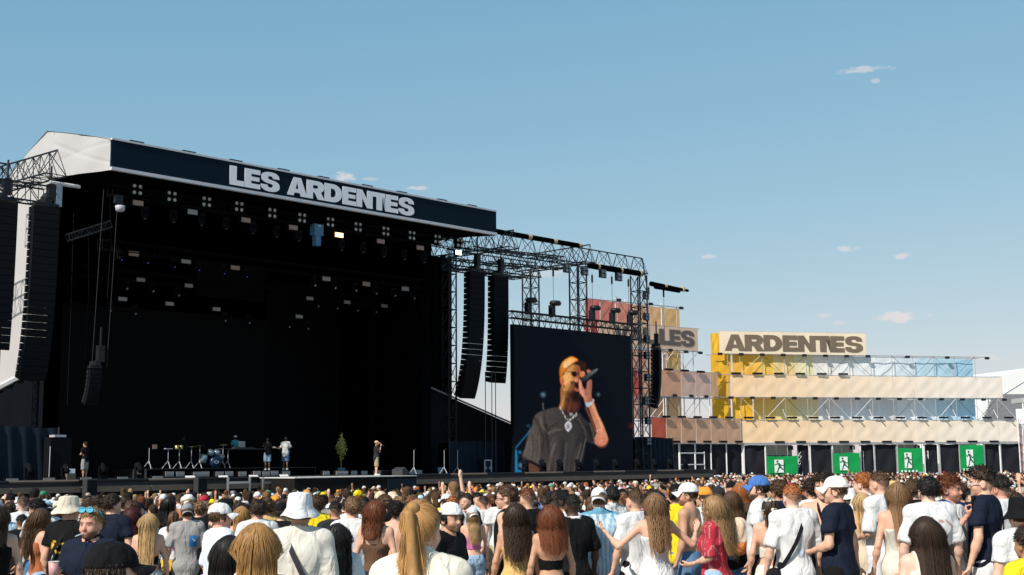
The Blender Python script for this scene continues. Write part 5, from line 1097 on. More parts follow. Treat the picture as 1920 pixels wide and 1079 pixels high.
def torso_prims(g, sex, off=0.0, k=.05, loose=0.0):
    m = sex == 'm'
    g.ell((0, 0, 1.28), ((.156 if m else .136) + off, (.114 if m else .104) + off, .19 + off), k)
    g.cone((-(.128 if m else .110), -.012, 1.415), ((.128 if m else .110), -.012, 1.415), (.062 if m else .054) + off, (.062 if m else .054) + off, k)
    for q in (-1, 1):
        g.cone((0, -.02, 1.47), (q * .12, -.015, 1.425), .05 + off, .045 + off, k)
        g.ell((q * .075, -.055, 1.33), (.075 + off, .06 + off, .1 + off), k)
        if not m: g.ell((q * .065, .085, 1.27), (.055 + off, .05 + off, .06 + off), .04)
    g.ell((0, .002, 1.08), ((.145 if m else .118) + off, (.105 if m else .09) + off, .17 + off), k)
    g.ell((0, -.01, .955), ((.158 if m else .168) + off, (.115 if m else .115) + off, .13 + off), k)
    for q in (-1, 1): g.ell((q * .075, -.055, .9), (.085 + off, .085 + off, .095 + off), .04)
def body_mesh(sex, pose, hyaw, hpitch, style, hi):
    key = (sex, pose, round(hyaw, 2), round(hpitch, 2), style, hi)
    if key in BODY: return BODY[key]
    J = skeleton(sex, pose); X = max(.3, max(abs(J[q][1][0]) for q in J) + .09, max(abs(J[q][2][0]) for q in J) + .07); zt = max(1.58, max(J[q][2][2] for q in J) + .05)
    st = (.040, .026, .019)[hi]
    g = Field(np.arange(-X, X + st, st), np.arange(-.24, .42, st), np.arange(-.02, zt, st))
    torso_prims(g, sex); nr = .058 if sex == 'm' else .048
    g.cone((0, -.02, 1.42), NECK + (0, -.014, .0), nr + .006, nr - .002, .035)
    for q in (-1, 1):
        x = q * (.092 if sex == 'm' else .09)
        g.cone((x, 0, .88), (x * 1.05, .012, .5), .088 if sex == 'm' else .09, .055, .03); g.ell((x * 1.05, -.02, .36), (.05, .056, .12), .03); g.cone((x * 1.05, .005, .5), (x * 1.05, -.02, .08), .052, .036, .03)
        g.ell((x * 1.08, .05, .035), (.045, .125, .04), .02)
        S, E, Wr, nm = J[q]; f = 1 if sex == 'm' else .84
        g.ell(S, (.062 * f, .062 * f, .062 * f), .03); g.cone(S, E, .05 * f, .04 * f, .025); g.cone(E, Wr, .041 * f, .027 * f, .02); g.ell(E * .7 + Wr * .3, (.043 * f,) * 3, .03)
    g.cut(lambda X_, Y, Z: -Z + 0 * X_ + 0 * Y)
    P, F = g.mesh(); C = np.zeros((len(P), 4)); PS, FS, CS = [P], [F], [C]; n = len(P)
    hp, hf, hc = head_mesh(sex, style, hi); hp = rotz(rotx(hp, -hpitch), hyaw) + NECK; PS.append(hp); FS.append(hf + n); CS.append(hc); n += len(hp)
    for q in (-1, 1):
        S, E, Wr, nm = J[q]; kind = 'grip' if nm in ('hold', 'phone', 'mic', 'guitar', 'neckhand') else 'open' if nm in ('high', 'clap') else 'point' if nm == 'up' else 'relaxed'
        p, f = hand_mesh(kind, hi); p = p * (1 if sex == 'm' else .9)
        if q < 0: p = p * (-1, 1, 1); f = f[:, ::-1]
        d = Vector(Wr - E).normalized(); Rm = d.to_track_quat('-Z', 'Y').to_matrix()
        tw = 0 if nm in ('down', 'up', 'high') else q * .5
        Rm = Rm @ Matrix.Rotation(tw, 3, 'Z'); p = p @ np.array(Rm).T + Wr; PS.append(p); FS.append(f + n); CS.append(np.zeros((len(p), 4))); n += len(p)
    me = np_mesh('person', np.concatenate(PS), np.concatenate(FS), SKIN, np.concatenate(CS)); BODY[key] = me; return me

def folds(P, N, amt, seed, vertical=.5):
    r = np.random.default_rng(seed); d = np.zeros(len(P)); x, y, z = P.T; th = np.arctan2(x, y + .3)
    for i in range(7):
        a, b, c = r.normal(0, 9), r.normal(0, 9), r.normal(0, 14 * (1 - vertical)); d += np.sin(a * x + b * y + c * z + 4 * np.sin(z * r.uniform(2, 7) + r.uniform(0, 6)) + r.uniform(0, 6)) / 3.5
    d = np.sign(d) * np.abs(d) ** 1.3
    return P + N * (d * amt)[:, None]
TOPS = {}
def top_mesh(sex, pose, kind, hi, seed=0, prn=None):
    key = (sex, pose, kind, hi, seed, prn)
    if key in TOPS: return TOPS[key]
    J = skeleton(sex, pose); st = (.037, .022, .0155)[hi]; m = sex == 'm'
    big = kind in ('tee', 'shirt', 'jacket', 'bigtee'); off = {'tee': .02, 'bigtee': .026, 'shirt': .022, 'jacket': .034, 'tank': .01, 'sleeveless': .016, 'bandeau': .008, 'dress': .011, 'halter': .008, 'crop': .01, 'straps': .009, 'midi': .012}[kind]
    hem = {'tee': .83, 'bigtee': .72, 'shirt': .80, 'jacket': .84, 'tank': .93, 'sleeveless': .85, 'bandeau': 1.1, 'dress': .50, 'halter': 1.0, 'crop': 1.1, 'straps': .93, 'midi': .2}[kind]
    X = max(.33, max(abs(J[q][1][0]) for q in J) + .12); zt = max(1.56, max(J[q][1][2] for q in J) + .12)
    g = Field(np.arange(-X, X + st, st), np.arange(-.26, .34, st), np.arange(hem - .04, zt, st))
    torso_prims(g, sex, off, .05)
    if kind in ('tee', 'bigtee', 'shirt', 'jacket', 'sleeveless'):
        w = (.160 if m else .146) + (off - .02) * 1.2; g.cone((0, -.0, 1.3), (0, -.01, hem - .05), w - .012, w + .012, .05, fy=1.28)
    if kind in ('dress', 'midi'): g.cone((0, -.01, .93), (0, -.01, hem - .05), .165, .205 if kind == 'dress' else .17, .05, fy=1.15)
    sl = {'tee': .62, 'bigtee': 1.0, 'shirt': .72, 'jacket': 1.0}.get(kind, 0)
    for q in J:
        S, E, Wr, nm = J[q]
        if sl:
            e = S + (E - S) * min(sl, 1.0); r0, r1 = (.066, .070) if kind == 'tee' else (.069, .076) if kind == 'bigtee' else (.066, .068) if kind == 'shirt' else (.064, .058)
            if not m: r0, r1 = r0 * .9, r1 * .9
            g.cone(S, e, r0, r1, .03); g.ell(S, (r0 + .003,) * 3, .03)
            if kind == 'jacket': g.cone(E, E + (Wr - E) * .9, .055, .045, .02)
            u = (E - S) / np.linalg.norm(E - S); c0 = e - u * .0
            # cut the sleeve square at its end
            if kind != 'jacket':
                rad = r1 + .05
                def cutfn(A, B, Cc, c0=c0, u=u, S=S):
                    pr = (A - c0[0]) * u[0] + (B - c0[1]) * u[1] + (Cc - c0[2]) * u[2]; dr = np.sqrt((A - c0[0]) ** 2 + (B - c0[1]) ** 2 + (Cc - c0[2]) ** 2)
                    lat = np.abs(A) - (.145 if m else .128)
                    return np.where((dr < .2) & (lat > 0), pr, -1)
                g.cut(cutfn)
    if kind in ('bandeau', 'dress', 'midi') and kind != 'halter': top = {'bandeau': 1.22, 'dress': 1.33, 'midi': 1.33}[kind]; g.cut(lambda A, B, Cc: np.maximum(Cc - (top + .12 * np.clip(B, -.1, .2)), hem - Cc) + 0 * A)
    elif kind in ('tank', 'straps', 'crop', 'halter'):
        def cf(A, B, Cc):
            back = np.clip(-B / .05, 0, 1); nk = {'tank': 1.36, 'straps': 1.30, 'crop': 1.28, 'halter': 1.16}[kind]
            lim = nk + .04 * (1 - back) + np.where((np.abs(np.abs(A) - .085) < (.026 if kind == 'tank' else .022)) & (kind != 'halter'), .3, 0)
            return np.maximum(np.maximum(Cc - lim, hem - Cc), np.abs(A) - .155)
        g.cut(cf)
    elif kind == 'sleeveless': g.cut(lambda A, B, Cc: np.maximum(np.maximum(hem - Cc + 0 * B, np.where(Cc > 1.25, np.abs(A) - .17 + (Cc - 1.25) * .05, -1)), .078 - np.sqrt(A ** 2 + (B - .01) ** 2 + ((Cc - 1.535) * .9) ** 2)))
    else:
        hz = .01 * np.sin(0); g.cut(lambda A, B, Cc: np.maximum(hem + .012 * np.sin(A * 19 + seed) + .01 * np.sin(B * 23) - Cc, .086 - np.sqrt(A ** 2 + (B - .015) ** 2 + ((Cc - 1.545) * .95) ** 2)))
        if kind in ('shirt', 'jacket'): g.cone((0, -.02, 1.47), (0, -.012, 1.512), .078, .07, .01)
    P, F = g.mesh(); N = vnormals(P, F); amt = (.011 if big else .004) * (1.0 if hi else .8)
    P = folds(P, N, amt, seed * 13 + len(kind), .65); N = vnormals(P, F); C = np.zeros((len(P), 4)); x, y, z = P.T
    if prn: PRINTS[prn](x, y, z, C)
    me = np_mesh({'tee': 't_shirt', 'bigtee': 't_shirt', 'shirt': 'shirt', 'jacket': 'jacket', 'tank': 'tank_top', 'sleeveless': 'sleeveless_shirt', 'bandeau': 'bandeau_top', 'dress': 'dress', 'midi': 'dress', 'halter': 'halter_top', 'crop': 'crop_top', 'straps': 'strap_top'}[kind], P, F, CLOTH, C); TOPS[key] = me; return me
def setc(C, m, rgb, a=1.0):
    if m.dtype == bool: C[m, :3] = rgb; C[m, 3] = a
PRINTS = {}
def _p(name):
    def d(f): PRINTS[name] = f; return f
    return d
@_p('yellow_back')
def _(x, y, z, C):
    b = y < -.03; setc(C, b & (np.abs((x + .10) - (z - 1.25) * .9) < .022) & (np.abs(z - 1.25) < .07), (.75, .45, .04)); setc(C, b & (((x - .02) / .11) ** 2 + ((z - 1.24) / .05) ** 2 < 1) & (((x - .02) / .075) ** 2 + ((z - 1.235) / .03) ** 2 > 1), (.72, .46, .05))
    setc(C, b & (x > .1) & (x < .16) & (z > 1.16) & (z < 1.29) & (np.sin(z * 420) > 0), (.6, .6, .6)); setc(C, b & (np.abs(x) < .05) & (np.abs(z - 1.2) < .008), (.7, .45, .05))
@_p('blue_back')
def _(x, y, z, C):
    b = y < -.03; setc(C, b & (np.abs(x - .08) < .055) & (np.abs(z - 1.24) < .085), (.03, .2, .5)); setc(C, b & (np.abs(x - .09) < .02) & (np.abs(z - 1.25) < .012), (.7, .72, .75))
@_p('stripe_blue')
def _(x, y, z, C):
    s = .5 + .5 * np.sign(np.sin(np.arctan2(x, y + .6) * 190)); C[:, :3] = np.array((.16, .36, .55)); C[:, 3] = .75 * s
    setc(C, z > 1.475, (.12, .3, .42))
@_p('stripe_red')
def _(x, y, z, C): s = np.sin(np.arctan2(x + .3 * np.sign(x) * (np.abs(x) > .18), y + .5) * 120) > .72; setc(C, s, (.62, .25, .25), .9)
@_p('number')
def _(x, y, z, C):
    b = y < -.03; setc(C, b & (np.abs(x - .02) < .022) & (z > 1.08) & (z < 1.27), (.45, .56, .68)); setc(C, b & (np.abs(x - .02) < .012) & (z > 1.09) & (z < 1.26), (.62, .70, .78)); setc(C, b & (np.abs(x - .02) < .06) & (np.abs(z - 1.065) < .008) & (np.sin(x * 300) > -.3), (.6, .62, .66))
@_p('red_print')
def _(x, y, z, C):
    b = y < -.03; r = np.hypot(x / 1.3, z - 1.20); setc(C, b & (np.abs(r - .165) < .011) & (z > 1.3) & (np.sin(np.arctan2(x, z - 1.2) * 34) > -.35), (.5, .2, .15))
    setc(C, b & (np.abs(x - .03) < .06 - (1.27 - z) * .2) & (np.abs(z - 1.23) < .05) & (np.sin(x * 190 + z * 260) > -.2), (.62, .25, .22)); setc(C, b & (((x - .05) / .04) ** 2 + ((z - 1.14) / .03) ** 2 < 1), (.6, .1, .06))
@_p('yellow_purple')
def _(x, y, z, C):
    b = y < -.03; setc(C, b & (np.abs(x) < .06) & (z > 1.18) & (z < 1.31), (.72, .5, .03)); setc(C, b & (np.abs(x) < .06) & (z > 1.14) & (z < 1.19), (.4, .18, .36)); setc(C, b & (z < 1.02), (.7, .42, .03))
@_p('leaves')
def _(x, y, z, C): v = np.sin(x * 70 + 3 * np.sin(z * 40)) * np.sin(z * 55 + 3 * np.sin(x * 38 + y * 30)); setc(C, v > .45, (.22, .36, .2)); setc(C, v < -.62, (.2, .2, .2))
@_p('blue_shoulder')
def _(x, y, z, C): setc(C, (z > 1.36) & (np.abs(x) > .07), (.03, .16, .5))
@_p('yoke')
def _(x, y, z, C): setc(C, (np.abs(z - (1.36 + .02 * np.cos(x * 12))) < .006) & (y < 0), (.45, .42, .36))
@_p('collar_white')
def _(x, y, z, C): setc(C, (np.hypot(x, y) < .1) & (z > 1.455), (.75, .75, .75))
@_p('stripe_shoulder')
def _(x, y, z, C): setc(C, (np.abs(z - 1.40) < .008) & (y < .05), (.75, .75, .78))
PANTS = {}
def bottom_mesh(sex, kind, hi, seed=0):
    key = (sex, kind, hi, seed)
    if key in PANTS: return PANTS[key]
    st = (.045, .032, .026)[hi]; lo = {'shorts': .50, 'hot': .70, 'trousers': .06, 'jeans': .06, 'skirt': .45, 'longshorts': .46}[kind]
    g = Field(np.arange(-.3, .31, st), np.arange(-.24, .24, st), np.arange(lo - .04, 1.08, st)); off = .014
    g.ell((0, -.01, .955), ((.158 if sex == 'm' else .168) + off, .115 + off, .13 + off), .04); g.cone((0, -.005, .95), (0, 0, 1.05), .158, .145 if sex == 'm' else .13, .04, fy=1.3)
    for q in (-1, 1):
        g.ell((q * .075, -.055, .9), (.085 + off, .085 + off, .1 + off), .04); x = q * .095
        if kind == 'skirt': continue
        r0, r1 = (.1, .075) if kind == 'jeans' else (.106, .09); g.cone((x, -.005, .88), (x * 1.06, .0, .47), r0, r1 + (.015 if 'short' in kind else 0), .03)
        if lo < .2: g.cone((x * 1.06, .0, .5), (x * 1.08, -.02, .05), r1, .068 if kind == 'jeans' else .088, .03)
    if kind == 'skirt': g.cone((0, -.01, .93), (0, -.01, .4), .165, .21, .05, fy=1.15)
    g.cut(lambda A, B, Cc: np.maximum(lo - Cc, Cc - 1.035) + 0 * A + 0 * B)
    P, F = g.mesh(); P = folds(P, vnormals(P, F), .006, seed + 5, .4); C = np.zeros((len(P), 4)); x, y, z = P.T
    if kind in ('jeans', 'hot'):
        setc(C, (np.abs(np.abs(x) - .08) < .045) & (y < -.08) & (np.abs(z - .91) < .05) & ((np.abs(np.abs(np.abs(x) - .08) - .042) < .008) | (np.abs(np.abs(z - .91) - .046) < .008)), (.05, .07, .1), .6)
    me = np_mesh({'shorts': 'shorts', 'hot': 'shorts', 'trousers': 'trousers', 'jeans': 'jeans', 'skirt': 'skirt', 'longshorts': 'shorts'}[kind], P, F, CLOTH, C); PANTS[key] = me; return me
def shoe_mesh():
    if 'shoe' in PANTS: return PANTS['shoe']
    g = Field(np.arange(-.18, .181, .018), np.arange(-.12, .22, .018), np.arange(-.02, .14, .018))
    for q in (-1, 1): g.ell((q * .1, .045, .04), (.055, .145, .055), .02); g.cone((q * .1, -.03, .05), (q * .1, -.02, .1), .055, .05, .02)
    g.cut(lambda A, B, Cc: -.002 - Cc + 0 * A + 0 * B); P, F = g.mesh(); PANTS['shoe'] = np_mesh('shoes', P, F, CLOTH, np.zeros((len(P), 4))); return PANTS['shoe']

# ---- hair as many flat strands that hang, wave and curl over the head and back
HAIRS = {}
def hair_mesh(style, sex, hyaw, hpitch, hi, seed=0, covered=0.0):
    """style: (kind, length m, curl amplitude, volume)"""
    key = (style, sex, round(hyaw, 2), round(hpitch, 2), hi, seed, covered)
    if key in HAIRS: return HAIRS[key]
    kind, length, curl, vol = style; r = np.random.default_rng(seed + 3); f = 1.0 if sex == 'm' else .95
    longh = kind in ('long', 'pony', 'bob', 'curlylong')
    n = {'long': 1300, 'pony': 1900, 'bob': 1200, 'curlylong': 1400, 'short': 1500, 'curly': 1700, 'fade': 1100, 'quiff': 1500}[kind]
    n = int(n * (.2, .5, 2.0 if longh else 1.2)[hi])
    # roots on the skull ellipsoid
    c = np.array([0, -.012, .092]); R = np.array([.079 * f, .1 * f, .099 * f])
    d = r.normal(size=(n * 4, 3)); d /= np.linalg.norm(d, axis=1)[:, None]; p = c + d * R
    line = .105 - .9 * np.maximum(0, -p[:, 1] - .0) - .0 * p[:, 0]; line = np.where(p[:, 1] > .045, .135, line)
    low = .0 if kind not in ('fade', 'quiff') else .085
    ok = (p[:, 2] > np.maximum(line, low + (.0 if longh else .015)))
    if covered: ok = (p[:, 2] < covered) & (p[:, 2] > np.where(p[:, 1] > .03, .2, np.where(longh, .02, .045)))
    p = p[ok][:n]; d = d[ok][:n]; n = len(p)
    nseg = {'long': 12, 'pony': 14, 'bob': 9, 'curlylong': 14, 'short': 4, 'curly': 7, 'fade': 4, 'quiff': 5}[kind]
    nseg = max(3, nseg - (4, 2, 0)[hi] * (1 if longh else 0) - (1, 1, 0)[hi])
    ln = length * r.uniform(.72, 1.06, n) * (.55 if covered and not longh else 1); ds = (ln / nseg)[:, None]
    nrm = (p - c) / R ** 2; nrm /= np.linalg.norm(nrm, axis=1)[:, None]
    lay = np.where(r.uniform(0, 1, n) < .86, r.uniform(.52, .66, n), r.uniform(.2, 1.0, n)) * min(vol, .05) + .002
    cl = r.integers(0, max(8, n // 14), n); ph = r.uniform(0, 6.28, cl.max() + 1)[cl] + r.normal(0, .35, n); fq = r.uniform(.85, 1.15, cl.max() + 1)[cl]
    pts = [p.copy()]; cur = p + nrm * .001; per = r.normal(size=(n, 3)) * .25
    ca, sa_ = cos(hyaw), sin(hyaw)
    def to_body(q): return rotz(rotx(q, -hpitch), hyaw) + NECK
    cur = to_body(c + d * (R + .003 + (lay[:, None] if longh else .0))); pts = [cur]; nb = rotz(rotx(nrm, -hpitch), hyaw); hc_ = to_body(c[None])[0]; G = np.array([0, 0, -1.0]); back = np.array([sin(hyaw), -cos(hyaw), 0.0])
    side = rotz(rotx(np.stack([np.sign(p[:, 0]) * np.minimum(1, np.abs(p[:, 0]) / .03), np.zeros(n), np.zeros(n)], 1), -hpitch), hyaw)
    tie = to_body(np.array([[0, -.085, .165]]))[0] if kind == 'pony' else None
    v = nb.copy()
    if kind in ('short', 'fade', 'quiff', 'curly'):
        comb = {'short': np.array([.35, .35, -.05]), 'fade': np.array([0, .1, .5]), 'quiff': np.array([.1, .75, .55]), 'curly': np.array([0, 0, .15])}[kind]
        cb = rotz(comb[None], hyaw)[0]; v = nb * .8 + cb + r.normal(size=(n, 3)) * .28; swirl = r.normal(size=(cl.max() + 1, 3))[cl] * (.38 if kind != 'curly' else .6); v += swirl
        tng = v - nb * np.sum(v * nb, 1)[:, None] * (.8 if kind != 'quiff' else .5); v = tng / np.linalg.norm(tng, axis=1)[:, None]
    else: v = nb * .5 + back * .5 + G * .1 + side * .5 + r.normal(size=(n, 3)) * .12
    if covered and not longh: v = nb * .12 + G * 1.0 + r.normal(size=(n, 3)) * .12; v /= np.linalg.norm(v, axis=1)[:, None]; curl = 0
    elif covered: v = nb * .2 + G * 1.0 + back * .2; v /= np.linalg.norm(v, axis=1)[:, None]; vol = min(vol, .014)
    RB = R + np.array([.004, .004, .004])
    fall = np.zeros(n)
    for s_ in range(nseg):
        if longh:
            if kind == 'pony' and s_ < nseg * .36:
                t = tie - cur; dist = np.linalg.norm(t, axis=1)[:, None]; v = t / (dist + 1e-6); step = np.minimum(dist, dist / max(1, nseg * .36 - s_)); cur = cur + v * step
            else:
                v = v * .55 + G * .62 + (back * .1 if kind != 'pony' else back * (.5 if s_ < nseg * .45 else .0)) + side * (.07 if s_ < 3 else -.02); v /= np.linalg.norm(v, axis=1)[:, None]; cur = cur + v * ds
                if kind == 'pony': cur = cur + per * .010
        else: v = v + (G * .10 if kind != 'quiff' else G * .05); v /= np.linalg.norm(v, axis=1)[:, None]; cur = cur + v * ds
        # keep out of the head
        rr = RB + (lay[:, None] if longh else lay[:, None] * .6); q = cur - hc_; q = rotx(rotz(q, -hyaw), hpitch); k0 = np.sqrt(((q / rr) ** 2).sum(1)); m = k0 < 1
        q2 = np.where(m[:, None], q / (k0[:, None] + 1e-6), q); cur = rotz(rotx(q2, -hpitch), hyaw) + hc_
        if longh: lim_ = .088 + lay * .7 + (.02 if curl > .012 else .0); cur[:, 0] = np.where(cur[:, 2] < 1.60, np.clip(cur[:, 0] - hc_[0], -lim_, lim_) + hc_[0], cur[:, 0])
        if longh:   # and out of the neck, shoulders and back
            for cc, rr2 in (((0, -.012, 1.45), (.07, .075, .14)), ((0, -.01, 1.40), (.22 if sex == 'm' else .19, .09, .085)), ((0, -.01, 1.25), (.185 if sex == 'm' else .16, .135, .24))):
                cc = np.array(cc); rr3 = np.array(rr2) + lay[:, None] * .8 + .008; q = cur - cc; k0 = np.sqrt(((q / rr3) ** 2).sum(1)); m = k0 < 1; qn = q / (k0[:, None] + 1e-6)
                qy = q.copy(); qy[:, 1] = np.where(q[:, 1] < .03, -1, 1) * rr3[:, 1] * np.sqrt(np.maximum(.02, 1 - (q[:, 0] / rr3[:, 0]) ** 2 - (q[:, 2] / rr3[:, 2]) ** 2)); cur = np.where(m[:, None], np.where((np.abs(q[:, 0]) < rr3[:, 0] * .9)[:, None], qy, qn) + cc, cur)
        pts.append(cur.copy())
    pts = np.stack(pts, 1); T = np.linspace(0, 1, nseg + 1)[None, :]
    if curl:
        w = 2 * pi * fq[:, None] * (length * T) / (.075 if kind in ('curlylong',) else .11 if longh else .03) + ph[:, None]; amp = curl * np.minimum(1, T * (2.2 if longh else 1.3))
        ax1 = np.array([1.0, 0, 0]); out = (pts - np.array([0, 0, 0])) * np.array([1, 1, 0]); out /= (np.linalg.norm(out, axis=2)[..., None] + 1e-6); tan_ = np.cross(np.array([0, 0, 1.0]), out)
        pts = pts + tan_ * (amp * np.sin(w))[..., None] + out * (amp * .7 * (1 + np.cos(w)))[..., None]
    if longh and not curl: pts[:, :, 0] += .0025 * np.sin(T * 9 + ph[:, None]) * T
    # ribbons lying on the surface
    dirs = np.gradient(pts, axis=1); outw = pts - (hc_ if not longh else 0); outw = pts - np.where((pts[..., 2:3] > 1.52), hc_, np.array([0, 0.0, 0]) + pts * np.array([0, 0, 1.0])); wv = np.cross(dirs, outw); wv /= (np.linalg.norm(wv, axis=2)[..., None] + 1e-9)
    tw = r.normal(0, .06 if longh else .3, n)[:, None, None]; on = outw / (np.linalg.norm(outw, axis=2)[..., None] + 1e-9); wv = wv * np.cos(tw) + on * np.sin(tw)
    wid = ((.013, .0058, .0025)[hi] if longh else (.012, .0075, .0045)[hi]) * (1.25 - .85 * T ** 2)
    A = pts + wv * wid[..., None] * .5; B = pts - wv * wid[..., None] * .5; V = np.stack([A, B], 2).reshape(-1, 3); m1 = nseg + 1
    base = (np.arange(n) * m1 * 2)[:, None] + (np.arange(nseg) * 2)[None, :]; base = base.ravel(); Fc = np.stack([base, base + 2, base + 3, base + 1], 1)
    br = (r.uniform(*((.93, 1.07) if longh else (.72, 1.3)), n) * ((.95 if longh else .88) + (.10 if longh else .24) * r.uniform(0, 1, cl.max() + 1)[cl]))[:, None] * np.ones((1, m1)); br = br * (1 + (.45 * T if longh else 0)) if key[0][0] in ('long', 'curlylong', 'pony') else br
    C = np.repeat(br.ravel(), 2)[:, None] * np.ones((1, 4)); C[:, 3] = 1
    # a smooth mass under the strands so that no scalp shows through
    nv_m, V_m = None, None
    st = (.03, .018, .012)[hi]; g = Field(np.arange(-.15, .151, st), np.arange(-.17, .12, st), np.arange(-.06, .24, st)); vo = {'short': .006, 'fade': .002, 'quiff': .008, 'curly': .016}.get(kind, min(vol, .03) * .55)
    g.ell(c, R + vo, .01)
    if kind == 'quiff': g.ell((0, .05, .185), (.055, .05, .028), .03)
    if kind == 'pony': g.ell((0, -.095, .165), (.03, .03, .03), .02)
    side_lo = .03 if longh else {'fade': .10, 'quiff': .085}.get(kind, .07)
    def keep(A, B, Cc):
        lim = np.where(B > .035, .128 + (B - .035) * .4, np.where(B > -.03, np.maximum(side_lo + .2 * np.clip(B + .03, 0, 1), (.05 if longh else side_lo)), .02 if longh or kind in ('short', 'curly') else side_lo))
        q = lim - Cc + 0 * A
        if covered: q = np.maximum(q, Cc - .115)
        return q
    g.cut(keep); Pm, Fm = g.mesh(); PM = [to_body(Pm)]; FM = [Fm]; nm_ = len(Pm)
    if kind in ('long', 'bob', 'curlylong') or kind == 'pony':
        zb = 1.60 - length * .80; w_ = {'long': .074, 'bob': .084, 'curlylong': .092, 'pony': .020}[kind] + vol * .4; g = Field(np.arange(-.22, .221, st), np.arange(-.30, .1, st), np.arange(zb - .05, 1.76, st))
        top_ = hc_ + back * (.035 if kind != 'pony' else .125) + np.array([0, 0, -.02 if kind != 'pony' else .05]); th = {'pony': 1.0}.get(kind, 2.2 if not curl > .02 else 1.7)
        mid_ = np.array([back[0] * .03, -.135 if kind != 'pony' else -.16, 1.42]); bot_ = np.array([back[0] * .02, -.165, zb])
        if mid_[2] > bot_[2] + .03: g.cone(top_, mid_, w_ * .92, w_, .03, fy=th); g.cone(mid_, bot_, w_, w_ * .62, .03, fy=th)
        else: g.cone(top_, bot_, w_ * .92, w_ * .9, .03, fy=th)
        Pm, Fm = g.mesh(); PM.append(Pm); FM.append(Fm + nm_)
    PM = np.concatenate(PM); FM = np.concatenate(FM); NM = vnormals(PM, FM); PM = PM + NM * ((.0010 if hi else .001) * np.sin(np.arctan2(PM[:, 0], -PM[:, 1] + .02) * (90 if longh else 40) + (9 * np.sin(PM[:, 2] * 21) if curl else 0)))[:, None]
    CM = np.ones((len(PM), 4)) * (.93 + .10 * np.sin(np.arctan2(PM[:, 0], -PM[:, 1] + .02) * 31 + 3 * np.sin(PM[:, 2] * 14)))[:, None]; CM[:, 3] = 1
    nV = len(V); V = np.concatenate([V, PM]); Fc = np.concatenate([Fc, FM + nV]); C = np.concatenate([C, CM])
    me = np_mesh('hair', V, Fc, HAIR, C)
    nv = on * (.8 if longh else .65) + np.cross(wv, dirs) / (np.linalg.norm(np.cross(wv, dirs), axis=2)[..., None] + 1e-9) * 0 + r.normal(0, .045 if longh else .25, (n, 1, 3)); nv /= np.linalg.norm(nv, axis=2)[..., None]
    me.normals_split_custom_set_from_vertices(np.concatenate([np.repeat(nv.reshape(-1, 3), 2, axis=0), NM]).tolist()); HAIRS[key] = me; return me

